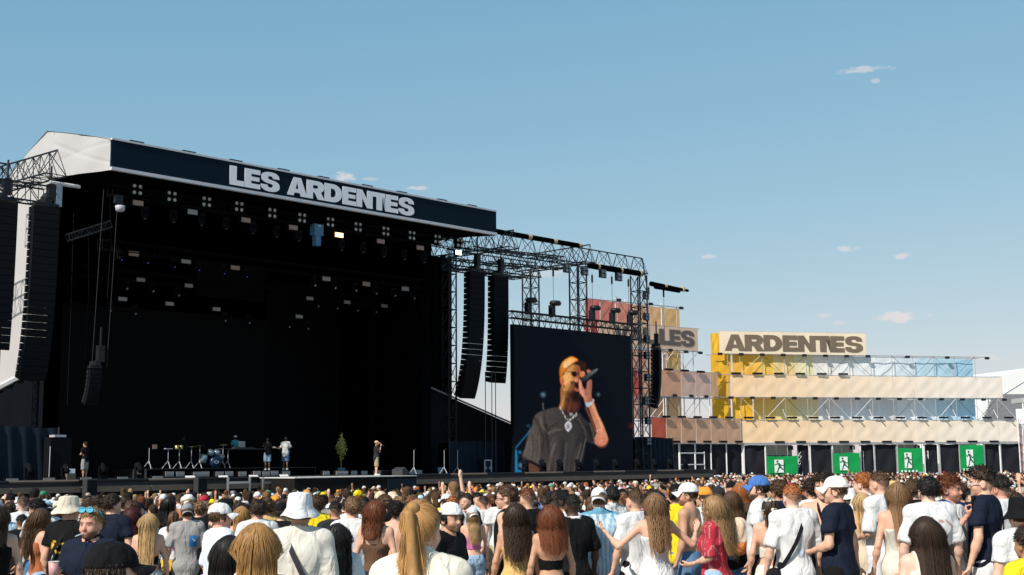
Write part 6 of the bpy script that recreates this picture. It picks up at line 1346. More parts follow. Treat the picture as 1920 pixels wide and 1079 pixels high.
# ---- headwear (head frame: pivot at the origin)
HATS = {}
def hat_mesh(kind):
    if kind in HATS: return HATS[kind]
    mb = MB(); cx, cy, cz = 0, -.012, .098
    def dome(z0, top, rx, ry, n=24, m=8):
        prof = [(cos(pi / 2 * i / m) ** .8, z0 + (top - z0) * sin(pi / 2 * i / m)) for i in range(m)] + [(.0, top)]
        b = len(mb.v)
        for rr, z in prof:
            for k in range(n): a = 2 * pi * k / n; q = 1 + .012 * (abs((a * 6 / (2 * pi)) % 1 - .5) < .08); mb.v.append((cx + rx * rr * q * cos(a), cy + ry * rr * q * sin(a), z))
        for i in range(m):
            for k in range(n): mb.f.append((b + i * n + k, b + i * n + (k + 1) % n, b + (i + 1) * n + (k + 1) % n, b + (i + 1) * n + k))
    if kind == 'cap':
        dome(.105, .208, .088, .112)
        def brim(u, v, th=0.0): a = (u - .5) * 2.0; L = .075 * v * cos(a * .75) ** .8; return (cx + (.086 + .0 * v) * sin(a) * (1 + .02 * v), cy + .108 * cos(a) + L, .112 - .05 * v * (abs(a) ** 2) - .012 * v + th)
        mb.grid(lambda u, v: brim(u, v), 12, 5); mb.grid(lambda u, v: brim(1 - u, v, -.005), 12, 5); mb.grid(lambda u, v: brim(u, 1, -.005 * v), 12, 1)
        mb.lathe([(0, .212), (.007, .211), (.009, .205)], 8, (cx, cy, 0)); mb.lathe([(.0885, .104), (.091, .106), (.0895, .115)], 24, (cx, cy, 0), 1, 1.27)
    elif kind == 'bucket':
        n = 28; prof = [(0, .215), (.5, .214), (.80, .207), (.90, .195), (1.0, .13), (1.03, .105), (1.28, .07), (1.52, .045), (1.53, .040), (1.27, .064), (1.0, .098)]; b = len(mb.v)
        for i, (rr, z) in enumerate(prof):
            for k in range(n): a = 2 * pi * k / n; q = 1 + .02 * sin(a * 3 + 1) * (rr > 1.2); mb.v.append((cx + .092 * rr * q * cos(a), cy + .112 * rr * q * sin(a), z + (.010 * sin(a * 2 + .6) + .006 * sin(a * 5)) * (rr > 1.1)))
        for i in range(len(prof) - 1):
            for k in range(n): mb.f.append((b + i * n + k, b + i * n + (k + 1) % n, b + (i + 1) * n + (k + 1) % n, b + (i + 1) * n + k))
    elif kind == 'scarf':
        dome(.06, .205, .087, .113); mb.lathe([(0, .03), (.03, .02), (.04, 0), (.03, -.02), (0, -.03)], 12, (cx + .0, cy - .125, .07))
        for q in (-1, 1): mb.grid(lambda u, v, q=q: (cx + q * (.012 + .03 * v) + (u - .5) * (.03 + .05 * v), cy - .13 - .01 * sin(u * 6) - .015 * v, .06 - .19 * v), 5, 8)
    elif kind == 'sunglasses_up' or kind == 'glasses':
        z0, dz, y0 = (.182, .0, .072) if kind == 'sunglasses_up' else (.062, 0, .105)
        for q in (-1, 1):
            b = len(mb.v); pts = []
            for k in range(16): a = 2 * pi * k / 16; pts.append((q * .034 + .029 * cos(a), y0 + (.012 if kind == 'glasses' else .02) - .008 * abs(cos(a)), z0 + .02 * sin(a)))
            mb.path(pts + [pts[0]], .0045, 5); mb.poly(pts) if kind != 'glasses' else None
            mb.path([(q * .063, y0 + .01, z0), (q * .083, y0 - .06, z0 - (.02 if kind == 'sunglasses_up' else 0)), (q * .08, y0 - .11, z0 - (.07 if kind == 'sunglasses_up' else .005))], .004, 5)
        mb.path([(-.008, y0 + .014, z0 + .004), (.008, y0 + .014, z0 + .004)], .004, 5)
    HATS[kind] = mb; return mb
HATM = {}
def hat_obj(kind, parent, hyaw, hpitch, color, flip=0.0, hi=True):
    key = (kind, hi)
    if key not in HATM:
        mb = hat_mesh(kind); P = np.array(mb.v); me = bpy.data.meshes.new({'cap': 'cap', 'bucket': 'bucket_hat', 'scarf': 'headscarf'}.get(kind, 'sunglasses')); me.from_pydata(mb.v, [], mb.f)
        at = me.color_attributes.new('Col', 'FLOAT_COLOR', 'POINT'); C = np.zeros((len(P), 4), np.float32)
        if kind == 'scarf': v = np.sin(P[:, 0] * 190 + 2 * np.sin(P[:, 2] * 120)) * np.sin(P[:, 2] * 150 + P[:, 1] * 160); C[v > .1] = (.02, .02, .02, 1)
        at.data.foreach_set('color', C.ravel()); me.materials.append(CLOTH); me.polygons.foreach_set('use_smooth', [True] * len(me.polygons)); me.update(); HATM[key] = me
    o = link(HATM[key].name.split('.')[0], HATM[key], parent, (0, 0, 0), (0, 0, 0), color)
    o.matrix_local = Matrix.Translation(tuple(NECK)) @ Matrix.Rotation(hyaw, 4, 'Z') @ Matrix.Rotation(-hpitch, 4, 'X') @ Matrix.Rotation(flip, 4, 'Z'); o.color = (*color, 1); return o

# ---- colours
SKINS = {'fair': (.64, .36, .245), 'pale': (.70, .44, .33), 'tan': (.50, .265, .16), 'olive': (.40, .21, .12), 'brown': (.18, .088, .05), 'dark': (.07, .036, .022), 'red': (.60, .29, .20)}
HC = {'black': (.013, .011, .010), 'dark': (.036, .022, .014), 'brown': (.085, .046, .024), 'lightbrown': (.19, .105, .052), 'blond': (.44, .28, .125), 'darkblond': (.29, .175, .08), 'ginger': (.33, .105, .03), 'auburn': (.14, .044, .018), 'burgundy': (.055, .010, .012), 'honey': (.36, .19, .065)}
TC = {'white': (.64, .635, .63), 'offwhite': (.60, .57, .50), 'black': (.007, .007, .008), 'navy': (.010, .014, .028), 'charcoal': (.024, .024, .026), 'grey': (.30, .29, .28), 'bluegrey': (.12, .15, .20), 'yellow': (.72, .56, .02), 'mustard': (.62, .40, .15), 'red': (.42, .03, .05), 'pink': (.62, .18, .38), 'hotpink': (.60, .03, .20), 'lightblue': (.42, .60, .72), 'blue': (.06, .16, .42), 'green': (.05, .22, .13), 'beige': (.60, .48, .34), 'cream': (.72, .65, .53), 'rust': (.36, .12, .05), 'lilac': (.62, .50, .68), 'olive': (.12, .13, .06), 'denim': (.10, .18, .30), 'lightdenim': (.30, .42, .55), 'khaki': (.36, .28, .17), 'brown': (.12, .065, .04), 'purple': (.16, .09, .30), 'orange': (.70, .28, .04), 'teal': (.05, .3, .32)}
# ================================================================== the crowd
STAGE_C = SW(11, 0, 0)
def face_stage(x, y): return atan2(STAGE_C[1] - y, STAGE_C[0] - x) - pi / 2
HAIRSTYLES = {'short': ('short', .042, .0, .012), 'crop': ('fade', .02, .0, .006), 'curlyshort': ('curly', .06, .010, .022), 'quiff': ('quiff', .06, .004, .014), 'wavy_short': ('short', .05, .006, .016), 'afro_fade': ('fade', .022, .006, .008),
              'long': ('long', .52, .0, .012), 'longer': ('long', .62, .003, .014), 'mid': ('long', .40, .005, .014), 'bob': ('bob', .27, .007, .018), 'wavy': ('long', .50, .010, .018), 'curlylong': ('curlylong', .50, .018, .034), 'curlymid': ('curlylong', .36, .022, .046), 'pony': ('pony', .62, .0, .012), 'ponylow': ('pony', .45, .004, .01)}
def make_person(label, sex, loc, h, rz, pose=('down', 'down'), hyaw=0.0, hpitch=0.0, hair='short', hairc='brown', skin='fair', top=('tee', 'white'), bottom=('shorts', 'denim'), hat=None, beard=0.0, hi=1, prn=None, seed=0, group=None, shoes=(.6, .6, .6)):
    sk = SKINS[skin]; fam = 'dark' if hairc in ('black', 'dark', 'burgundy') else 'ginger' if hairc == 'ginger' else 'blond' if hairc in ('blond', 'honey') else 'brown'
    buzz = {'crop': .85, 'afro_fade': .95, 'buzz': .9, 'bald': 0.0}.get(hair, .98)
    me = body_mesh(sex, pose, hyaw, hpitch, (fam, beard, buzz), hi)
    b = link('person', me, None, tuple(float(q) for q in loc), (0, 0, rz), sk); k = h / 1.755; b.scale = (k, k, k); tag(b, label, 'person', group)
    if top: link(top_mesh(sex, pose, top[0], hi, seed % 3 if hi == 2 else 0, prn).name.split('.')[0], top_mesh(sex, pose, top[0], hi, seed % 3 if hi == 2 else 0, prn), b, color=TC.get(top[1], top[1]) if isinstance(top[1], str) else top[1])
    if bottom: q = bottom_mesh(sex, bottom[0], hi); link(q.name.split('.')[0], q, b, color=TC[bottom[1]])
    link('shoes', shoe_mesh(), b, color=shoes)
    if hair not in ('bald', 'buzz'): link('hair', hair_mesh(HAIRSTYLES[hair], sex, hyaw, hpitch, hi, seed % 3 if hi else 0, .125 if hat and (hat[0] if isinstance(hat[0], str) else hat[0][0]) in ('cap', 'bucket', 'scarf') else 0.0), b, color=HC[hairc])
    for hh in ([hat] if hat and not isinstance(hat[0], tuple) else hat or []): hat_obj(hh[0], b, hyaw, hpitch, TC.get(hh[1], hh[1]) if isinstance(hh[1], str) else hh[1], hh[2] if len(hh) > 2 else 0.0)
    return b
def at_depth(px, py, scale=None, h=None, hmin=1.50, hmax=1.98):
    """ground point and height of somebody whose top is at the pixel; depth from the size, kept to human heights"""
    d = FPX / scale
    for it in range(40):
        P = aty(px, py, d); gz = ground_z(P[0], P[1]); hh = P[2] - gz
        if hh > hmax: d *= .985 if P[2] > CAM[2] else 1.015 if proj(P)[1] < 860 else .985
        elif hh < hmin: d *= .985
        else: break
    P = aty(px, py, d); gz = ground_z(P[0], P[1]); return (P[0], P[1], gz), min(max(P[2] - gz, hmin - .05), hmax + .1)
HEROES = []
def hero(px, py, sc, sex, label, yaw=0.0, hat=None, **kw):
    loc, h = at_depth(px, py, sc); top_extra = 0.0
    if hat:
        hk = hat[0] if not isinstance(hat[0], tuple) else hat[0][0]; top_extra = {'cap': .03, 'bucket': .035, 'scarf': .02}.get(hk, 0)
    elif kw.get('hair') in ('quiff', 'curlyshort'): top_extra = .03
    rz = face_stage(loc[0], loc[1]) + radians(yaw)
    if 'hyaw' in kw: kw['hyaw'] = radians(kw['hyaw'])
    b = make_person(label, sex, loc, h - top_extra, rz, hat=hat, seed=len(HEROES), hi=2 if sc > 225 else 1, **kw); HEROES.append((px, py, loc, b)); return b
R_, L_ = -1, 1     # yaw: positive turns the person to the left of the picture
hero(-4, 948, 200, 'f', 'woman at the left picture edge with dark shoulder length hair and a black tank top', 10, hair='bob', hairc='dark', skin='fair', top=('tank', 'black'), bottom=('shorts', 'black'))
hero(42, 964, 135, 'm', 'man with buzzed dark hair in a plain dark tee at the far left', -5, hair='crop', hairc='black', skin='tan', top=('tee', 'black'), bottom=('shorts', 'black'))
hero(79, 952, 170, 'f', 'woman with long wavy brown hair in a rust vest left of the beige hat', -60, hair='wavy', hairc='brown', skin='fair', top=('tank', 'rust'), bottom=('jeans', 'lightdenim'), pose=('down', 'front'))
hero(70, 932, 140, 'm', 'man with dark curly hair turned left behind the rust vest', 65, hair='curlyshort', hairc='black', skin='tan', top=('tee', 'white'))
hero(87, 934, 130, 'm', 'man in a pale blue cap beside the curly dark head', 30, hair='short', hairc='dark', hat=('cap', 'lightblue', pi), top=('tee', 'white'))
buck1 = hero(131, 925, 182, 'm', 'man in a beige bucket hat and black tee with yellow print on the back', -25, hat=('bucket', (.62, .55, .44)), hair='short', hairc='dark', skin='fair', top=('tee', 'black'), prn='yellow_back', bottom=('shorts', 'black'), hyaw=-30)
smoker = hero(173, 950, 248, 'm', 'bearded man facing us with blue sunglasses on his head and a cigarette', 163, hair='short', hairc='darkblond', skin='red', top=('shirt', 'navy'), bottom=('shorts', 'navy'), beard=.8, hat=('sunglasses_up', (.12, .45, .62)), pose=('down', 'hold'), hyaw=-4)
fore_cap = hero(214, 1001, 500, 'm', 'person close in front wearing a black cap turned to the right', -62, hat=('cap', 'black'), hair='short', hairc='dark', top=('tee', 'black'), hyaw=-10)
hero(211, 925, 160, 'm', 'man with short dark hair in a navy tee behind the smoking man', -18, hair='short', hairc='dark', skin='fair', top=('tee', 'navy'), bottom=('shorts', 'denim'), hyaw=-25)
hero(249, 953, 145, 'f', 'woman with thick curly burgundy hair beside the navy tee', 0, hair='curlymid', hairc='burgundy', top=('tee', 'black'))
hero(280, 961, 165, 'f', 'woman with long straight blond hair over a bare back', 0, hair='longer', hairc='blond', skin='fair', top=('bandeau', 'black'), bottom=('skirt', 'offwhite'))
hero(326, 958, 135, 'f', 'woman with a brown ponytail and a white tee with yellow purple print', 0, hair='ponylow', hairc='brown', top=('tee', 'white'), prn='yellow_purple', bottom=('trousers', 'black'))
hero(352, 940, 142, 'm', 'man in a grey cap and grey tee with a blue square on the back', 8, hat=('cap', (.24, .25, .26), pi), hair='short', hairc='brown', skin='fair', top=('bigtee', 'grey'), prn='blue_back', bottom=('shorts', 'charcoal'))
orange_cap = hero(414, 937, 205, 'm', 'man in a white cap with orange sunglasses looking to the right', -62, hat=(('cap', 'white', -.2),), hair='short', hairc='brown', skin='red', top=('bigtee', (.66, .72, .78)), bottom=('shorts', 'grey'), hyaw=-12)
hero(431, 1001, 230, 'f', 'woman with straight dark hair in a lilac jacket behind the blond head', -10, hair='long', hairc='black', top=('jacket', 'lilac'), bottom=('jeans', 'denim'))
blond = hero(482, 978, 395, 'f', 'woman in front seen from behind with long honey blond streaked hair', 4, hair='longer', hairc='honey', skin='fair', top=('tank', 'white'), bottom=('jeans', 'denim'))
bucket = hero(563, 916, 262, 'm', 'man in a white bucket hat and loose white tee with a dark shoulder strap', -10, hat=('bucket', 'white'), hair='short', hairc='dark', skin='tan', top=('bigtee', 'offwhite'), bottom=('shorts', 'beige'), pose=('down', 'front'))
hero(484, 936, 165, 'm', 'man with tousled dark hair in a white tee behind the blond head', 10, hair='wavy_short', hairc='dark', top=('tee', 'white'), bottom=('shorts', 'denim'))
hero(453, 948, 150, 'f', 'woman with smooth strawberry blond hair beside the white cap', 0, hair='long', hairc='honey', top=('tank', 'white'))
hero(529, 938, 150, 'm', 'person in a plain black cap behind the white bucket hat', -30, hat=('cap', 'black'), hair='short', hairc='dark', top=('tee', 'black'))
hero(594, 925, 140, 'm', 'man with curly brown hair in a bright yellow tee', 5, hair='curlyshort', hairc='brown', skin='tan', top=('tee', 'yellow'), bottom=('shorts', 'black'))
hero(629, 939, 152, 'm', 'man with a dark fade haircut in a charcoal tee', 12, hair='crop', hairc='black', skin='tan', top=('tee', 'charcoal'), bottom=('shorts', 'denim'))
hero(662, 930, 178, 'm', 'man with short light brown hair in a white tee right of the bucket hat', 0, hair='short', hairc='lightbrown', skin='fair', top=('tee', 'white'), bottom=('shorts', 'khaki'))
hero(632, 980, 205, 'f', 'woman with long black hair and a thin white blouse', 6, hair='wavy', hairc='black', top=('shirt', 'white'), bottom=('jeans', 'lightdenim'))
hero(706, 937, 185, 'f', 'woman with dark shoulder length hair in a sheer brown strap top', -25, hair='bob', hairc='auburn', skin='fair', top=('straps', 'brown'), bottom=('jeans', 'charcoal'), hyaw=-20)
hero(743, 936, 150, 'm', 'bare shouldered man with black curly hair beside the sheer top', -20, hair='curlyshort', hairc='black', skin='fair', top=None, bottom=('shorts', 'navy'))
pony = hero(790, 934, 440, 'f', 'woman in front with a high honey blond ponytail and a cream denim jacket', -14, hair='pony', hairc='honey', skin='fair', top=('jacket', 'cream'), prn='yoke', bottom=('jeans', 'lightdenim'), hyaw=-14)
hero(842, 935, 232, 'm', 'man in a white backwards cap and black tee turning his face to us', -128, hat=('cap', 'white', pi), hair='short', hairc='black', skin='tan', top=('tee', 'black'), bottom=('shorts', 'black'), beard=.6, hyaw=-10)
hero(886, 947, 135, 'f', 'girl in a white cap, pink top and short denim shorts', 5, hat=('cap', 'white', pi), hair='mid', hairc='darkblond', skin='fair', top=('crop', 'pink'), bottom=('hot', 'lightdenim'), pose=('front', 'down'))
hero(950, 908, 178, 'm', 'man with brown hair in a black sleeveless shirt looking left', 62, hair='short', hairc='brown', skin='fair', top=('sleeveless', 'black'), bottom=('shorts', 'black'), hyaw=10, hat=('glasses', 'black'))
hero(967, 944, 190, 'f', 'woman with long dark curls in a mustard dress', -4, hair='curlylong', hairc='dark', skin='tan', top=('midi', 'mustard'), bottom=None)
hero(1032, 949, 195, 'f', 'woman with bouncy auburn curls, black band top and white trousers', 3, hair='curlymid', hairc='auburn', skin='tan', top=('bandeau', 'black'), bottom=('trousers', 'white'))
hero(1073, 926, 178, 'm', 'dark skinned man with a fade haircut in an oversized black tee', 8, hair='afro_fade', hairc='black', skin='dark', top=('bigtee', 'black'), bottom=('shorts', 'black'), prn='collar_white')
hero(1123, 909, 172, 'm', 'man in a pale grey cap and light blue striped shirt', 0, hat=('cap', (.66, .66, .68), 2.8), hair='short', hairc='lightbrown', skin='pale', top=('shirt', (.62, .74, .80)), prn='stripe_blue', bottom=('trousers', 'grey'))
hero(1147, 911, 140, 'm', 'man with dark hair in a pale leaf print shirt', 12, hair='short', hairc='black', skin='red', top=('shirt', 'white'), prn='leaves', bottom=('shorts', 'khaki'))
hero(1190, 916, 178, 'm', 'man with short faded sides and a white tee before the leaf shirt', 20, hair='crop', hairc='brown', skin='fair', top=('bigtee', 'white'), bottom=('trousers', 'black'))
hero(1227, 923, 188, 'f', 'woman with light brown hair in a white strapless dress, arms spread', -3, hair='wavy', hairc='lightbrown', skin='fair', top=('midi', 'white'), bottom=None, pose=('spread', 'spread'))
hero(1247, 937, 150, 'm', 'man with dark hair and sunglasses facing us beside the strapless dress', 165, hair='short', hairc='black', skin='tan', top=('tee', 'navy'), hat=('glasses', 'black'))
hero(1268, 903, 150, 'm', 'man in a black cap and bright yellow tee left of the bare back', -15, hat=('cap', 'black', pi), hair='curlyshort', hairc='dark', skin='tan', top=('tee', 'yellow'), bottom=('shorts', 'denim'))
hero(1289, 900, 165, 'm', 'shirtless man in a white cap turned left', 48, hat=('cap', 'white'), hair='crop', hairc='dark', skin='tan', top=None, bottom=('longshorts', 'denim'), beard=.5, hyaw=20)
hero(1319, 909, 140, 'm', 'man in an orange cap with glasses near the shirtless back', 50, hat=(('cap', 'orange'), ('glasses', 'black')), hair='short', hairc='brown', top=('tee', 'white'))
hero(1337, 929, 192, 'f', 'woman with long frizzy blond curls and a red striped shirt', 48, hair='curlylong', hairc='darkblond', skin='fair', top=('bigtee', 'red'), prn='stripe_red', bottom=('jeans', 'lightdenim'), hyaw=22, pose=('front', 'down'))
hero(1344, 908, 135, 'm', 'person in a dark grey cap right of the orange cap', 20, hat=('cap', 'charcoal'), hair='short', hairc='brown', top=('tee', 'offwhite'))
bagw = hero(1370, 919, 155, 'f', 'woman with straight brown hair in black carrying a beige orange backpack', 0, hair='mid', hairc='brown', top=('tee', 'black'), bottom=('jeans', 'denim'))
hero(1387, 904, 138, 'f', 'woman with bright ginger hair hanging down', 0, hair='long', hairc='ginger', skin='pale', top=('tee', 'offwhite'))
hero(1421, 887, 165, 'm', 'bearded man in a blue cap and white tee turned left', 52, hat=('cap', 'blue'), hair='short', hairc='dark', skin='fair', top=('tee', 'white'), bottom=('shorts', 'charcoal'), beard=.9, hyaw=18)
hero(1403, 943, 150, 'm', 'man with brown hair in a blue grey tee and shorts', 15, hair='short', hairc='brown', top=('bigtee', 'bluegrey'), bottom=('longshorts', 'bluegrey'))
hero(1442, 929, 178, 'f', 'woman in a black and white headscarf with bare back and cream trousers', -6, hat=('scarf', (.66, .62, .52)), hair='ponylow', hairc='dark', skin='fair', top=('bandeau', 'cream'), bottom=('trousers', 'cream'))
hero(1461, 896, 150, 'm', 'man with curly brown hair in a navy tee with a white shoulder stripe', 5, hair='curlyshort', hairc='brown', skin='red', top=('tee', 'navy'), prn='stripe_shoulder')
numb = hero(1484, 906, 190, 'm', 'man with ginger cropped hair in a white tee with the number one', -4, hair='crop', hairc='ginger', skin='pale', top=('bigtee', 'white'), prn='number', bottom=('shorts', 'black'))
lany = hero(1543, 881, 185, 'm', 'shirtless young man with dark curls facing us with a lanyard', 155, hair='curlyshort', hairc='dark', skin='fair', top=None, bottom=('shorts', 'charcoal'), hyaw=-15)
hero(1522, 893, 150, 'm', 'man in a white tee partly hidden by the lanyard man', 0, hair='curlyshort', hairc='dark', top=('bigtee', 'white'))
hero(1565, 887, 192, 'm', 'man in a cream cap and navy tee turned left towards the lanyard man', 38, hat=('cap', (.74, .70, .64)), hair='crop', hairc='brown', skin='fair', top=('tee', 'navy'), bottom=('trousers', 'black'), hyaw=20, pose=('front', 'down'))
hero(1617, 885, 150, 'm', 'man with ginger hair in a white tee left of the tall white tee', 30, hair='short', hairc='ginger', skin='pale', top=('tee', 'white'))
hero(1648, 882, 168, 'm', 'tall man in a white tee with dark glasses worn at the back', 22, hair='crop', hairc='brown', skin='fair', top=('bigtee', 'white'), bottom=('shorts', 'white'), pose=('front', 'down'))
hero(1615, 922, 155, 'f', 'woman with light blond hair in a beige dress behind the navy tee', -20, hair='mid', hairc='blond', skin='fair', top=('dress', 'beige'), bottom=None)
hero(1680, 903, 188, 'f', 'woman with long straight brown hair in a cream dress', -8, hair='long', hairc='lightbrown', skin='fair', top=('midi', 'offwhite'), bottom=None)
hero(1672, 897, 140, 'm', 'person in a mustard cap just left of the long brown hair', 0, hat=('cap', 'mustard', pi), hair='short', hairc='brown', top=('tee', 'white'))
hero(1711, 897, 155, 'm', 'man with brown hair and glasses in a black tee', -55, hair='short', hairc='brown', skin='fair', top=('tee', 'black'), hat=('glasses', 'black'))
redp = hero(1738, 892, 192, 'm', 'man with dark hair in a white tee with red lettering on the back', -12, hair='short', hairc='black', skin='pale', top=('bigtee', 'white'), prn='red_print', bottom=('shorts', 'beige'))
hero(1733, 966, 285, 'f', 'woman in front with long dark brown hair and a cream top', -8, hair='longer', hairc='dark', skin='pale', top=('tank', 'cream'), bottom=('skirt', 'beige'))
phon = hero(1778, 884, 188, 'm', 'man with a moustache in a white and blue jersey holding up a phone', -158, hair='curlyshort', hairc='auburn', skin='red', top=('bigtee', 'white'), prn='blue_shoulder', bottom=('shorts', 'black'), beard=.45, pose=('down', 'phone'), hyaw=14)
tall = hero(1840, 877, 190, 'm', 'tall man with a dark quiff in a navy tee looking left with white sunglasses', 34, hair='quiff', hairc='dark', skin='fair', top=('tee', 'navy'), bottom=('shorts', 'white'), hyaw=24, hat=('glasses', 'white'))
hero(1874, 889, 160, 'm', 'man with dark hair in a white tee behind the tall navy tee', 10, hair='quiff', hairc='black', skin='red', top=('tee', 'white'))
hero(1912, 925, 250, 'm', 'person in a black bucket hat at the right picture edge', -5, hat=('bucket', 'black'), hair='short', hairc='dark', top=('tee', 'white'))
hero(1926, 984, 290, 'm', 'person in a yellow tee with a tattooed arm at the right picture edge', 10, hair='short', hairc='dark', skin='olive', top=('tee', 'yellow'), bottom=('shorts', 'black'))

# ---- things people carry
def torso_strap(b, label, color, right_shoulder, bag=True, lo=.92, fr=.155):
    """a strap over one shoulder to the other hip, with a small bag"""
    t = thing('crossbody_bag', label, 'bag', b.location, b.rotation_euler.z); t.scale = b.scale; s = 1 if right_shoulder else -1
    A = np.array([s * .10, -.01, 1.49]); B = np.array([-s * .20, -.0, lo]); Cc = (A + B) / 2; H = (A - B) / 2; pts = []
    for k in range(41):
        a = 2 * pi * k / 40; z = cos(a); y = sin(a); w = fr + .02 * (1 - abs(z)); pts.append(Cc + H * z + np.array([0, -y * w, 0]))
    pts = np.array(pts); d = np.gradient(pts, axis=0); out = pts - np.array([0, 0, 0]); out[:, 2] = 0; out[:, 0] *= .3; out /= np.linalg.norm(out, axis=1)[:, None] + 1e-6; wv = np.cross(d, out); wv /= np.linalg.norm(wv, axis=1)[:, None] + 1e-6
    V = np.concatenate([pts + wv * .019, pts - wv * .019]); n = len(pts); F = np.array([(i, i + 1, n + i + 1, n + i) for i in range(n - 1)])
    link('strap', np_mesh('strap', V, F, CLOTH, np.zeros((len(V), 4))), t, color=color)
    if bag:
        g = Field(np.arange(-.13, .131, .02), np.arange(-.08, .081, .02), np.arange(-.14, .141, .02)); g.ell((0, 0, 0), (.095, .045, .10), .02); P, F = g.mesh()
        o = link('pouch', np_mesh('pouch', P, F, CLOTH, np.zeros((len(P), 4))), t, color=color); o.location = (-s * .23, -.07, lo - .04)
    return t
torso_strap(bucket, 'dark grey crossbody strap and bag on the white bucket hat man', (.03, .03, .035), False)
torso_strap(buck1, 'black crossbody strap over the tee with yellow print', (.012, .012, .014), True)
torso_strap(numb, 'black crossbody bag over the white tee with the number one', (.012, .012, .014), True)
torso_strap(redp, 'dark crossbody strap over the tee with red lettering', (.03, .018, .02), False, False)
torso_strap(tall, 'thin navy strap over the tall man in the navy tee', (.01, .012, .02), True, False)
def in_hand(b, side, fwd=.045, up=-.02):
    sex_pose = HPOSE[b.name]; J = skeleton(*sex_pose); S, E, Wr, nm = J[side]; d = (Wr - E) / np.linalg.norm(Wr - E); P = Wr + d * .075 + np.array([0, fwd, up]); m = Matrix.LocRotScale(b.location, b.rotation_euler, b.scale); return m @ Vector(P)
HPOSE = {smoker.name: ('m', ('down', 'hold')), phon.name: ('m', ('down', 'phone'))}
p = in_hand(smoker, 1, .03, .02); t = thing('beer_cup', 'patterned plastic cup in the hand of the bearded smoking man', 'cup', p, 0); part('cup_body', MB().lathe([(0, -.06), (.028, -.06), (.038, .06), (.034, .06)], 14), mat('cup_print', (.55, .30, .28), .4, var=.7, vscale=30), t, True); part('rim', MB().lathe([(.038, .058), (.041, .06), (.038, .064), (.035, .06)], 14), M['lens'], t, True)
p = in_hand(phon, 1, .02, .06); t = thing('phone', 'dark smartphone held up by the man with a moustache', 'phone', p, phon.rotation_euler.z); part('phone_body', MB().box((0, 0, 0), (.075, .010, .15)), M['black_metal'], t); part('camera_bump', MB().box((-.018, .007, .05), (.028, .004, .03)), M['grille'], t)
k = smoker.scale[0]; m = Matrix.LocRotScale(smoker.location, smoker.rotation_euler, smoker.scale); hy = radians(-4)
c0 = m @ Vector(tuple(rotz(np.array([[.012, .092, 0.0]]), hy)[0] + NECK)); c1 = m @ Vector(tuple(rotz(np.array([[.03, .165, -.018]]), hy)[0] + NECK))
t = thing('cigarette', 'white cigarette in the mouth of the bearded man', 'cigarette', c0); part('paper', MB().tube((0, 0, 0), c1 - c0, .0042, 6), M['letter_white'], t); part('tip', MB().tube(c1 - c0, (c1 - c0) * 1.08, .0043, 6), M['case_grey'], t)
def on_back(b, name, label, cat):
    t = thing(name, label, cat, b.location, b.rotation_euler.z); t.scale = b.scale; return t
t = on_back(bagw, 'backpack', 'beige backpack with an orange base on the woman in black', 'backpack'); g = Field(np.arange(-.2, .201, .02), np.arange(-.36, -.05, .02), np.arange(.95, 1.5, .02)); g.ell((0, -.2, 1.24), (.135, .085, .2), .03); g.cone((0, -.2, 1.1), (0, -.2, 1.3), .11, .11, .05); P, F = g.mesh(); C = np.zeros((len(P), 4)); C[P[:, 2] < 1.15] = (.72, .2, .05, 1); link('pack', np_mesh('pack', P, F, CLOTH, C), t, color=(.68, .50, .36)); part('strap_pair', MB().path([(.09, -.13, 1.1), (.1, -.12, 1.4), (.1, .0, 1.5)], .015).path([(-.09, -.13, 1.1), (-.1, -.12, 1.4), (-.1, 0, 1.5)], .015), M['black_metal'], t)
t = on_back(lany, 'lanyard', 'black lanyard hanging on the shirtless man', 'lanyard'); part('ribbon', MB().path([(-.06, .0, 1.5), (-.075, .11, 1.42), (-.02, .14, 1.15)], .011, 4).path([(.06, .0, 1.5), (.06, .12, 1.42), (-.02, .14, 1.15)], .011, 4), M['black_metal'], t); part('pass_card', MB().box((-.02, .145, 1.09), (.07, .006, .11)), M['black_metal'], t)
# brand mark on the near black cap: a plain white feather shape on its side
mb = MB(); 
for q in range(4): a = .5 + q * .22; mb.poly([(.006 * q, 0, .0), (-.012 - .004 * q, .002, .028 + .012 * q), (.002 + .004 * q, .002, .040 + .012 * q), (.018, .0, .012)])
o = part('side_emblem', mb, M['letter_white'], fore_cap); o.location = (-.092, -.01, 1.672); o.rotation_euler = (.15, 0, pi / 2)

# ---- performers on the deck
def performer(px, py_feet, w, z, h, sex, label, yaw, **kw):
    s, _ = stw(px, py_feet, w); P = SW(s, w, z); return make_person(label, sex, P, h, face_stage(P[0], P[1]) + pi + radians(yaw), hi=0, **kw)
singer = performer(706, 893, -1.6, DECK, 1.80, 'm', 'singer in a tan cap, black tee and khaki shorts at the front of the stage', -8, hat=('cap', (.62, .42, .24)), hair='crop', hairc='dark', skin='fair', top=('bigtee', 'charcoal'), bottom=('longshorts', 'khaki'), pose=('down', 'mic'), beard=.8)
performer(158, 893, 1.0, DECK, 1.72, 'm', 'stage hand in a black tee and patterned shorts at the left of the deck', -60, hair='short', hairc='dark', skin='tan', top=('tee', 'black'), bottom=('longshorts', 'grey'), pose=('crossed', 'crossed'))
gtr = performer(535, 879, 4.6, DECK + .3, 1.80, 'm', 'guitarist in a white tee and blue shorts at the back of the stage', -20, hair='short', hairc='black', skin='brown', top=('bigtee', 'white'), bottom=('longshorts', 'denim'), pose=('neckhand', 'guitar'))
performer(501, 880, 4.6, DECK + .3, 1.74, 'm', 'horn player in a black tee and pale jeans shorts left of the guitarist', -5, hair='short', hairc='black', skin='brown', top=('tee', 'black'), bottom=('longshorts', 'lightdenim'), pose=('clap', 'clap'))
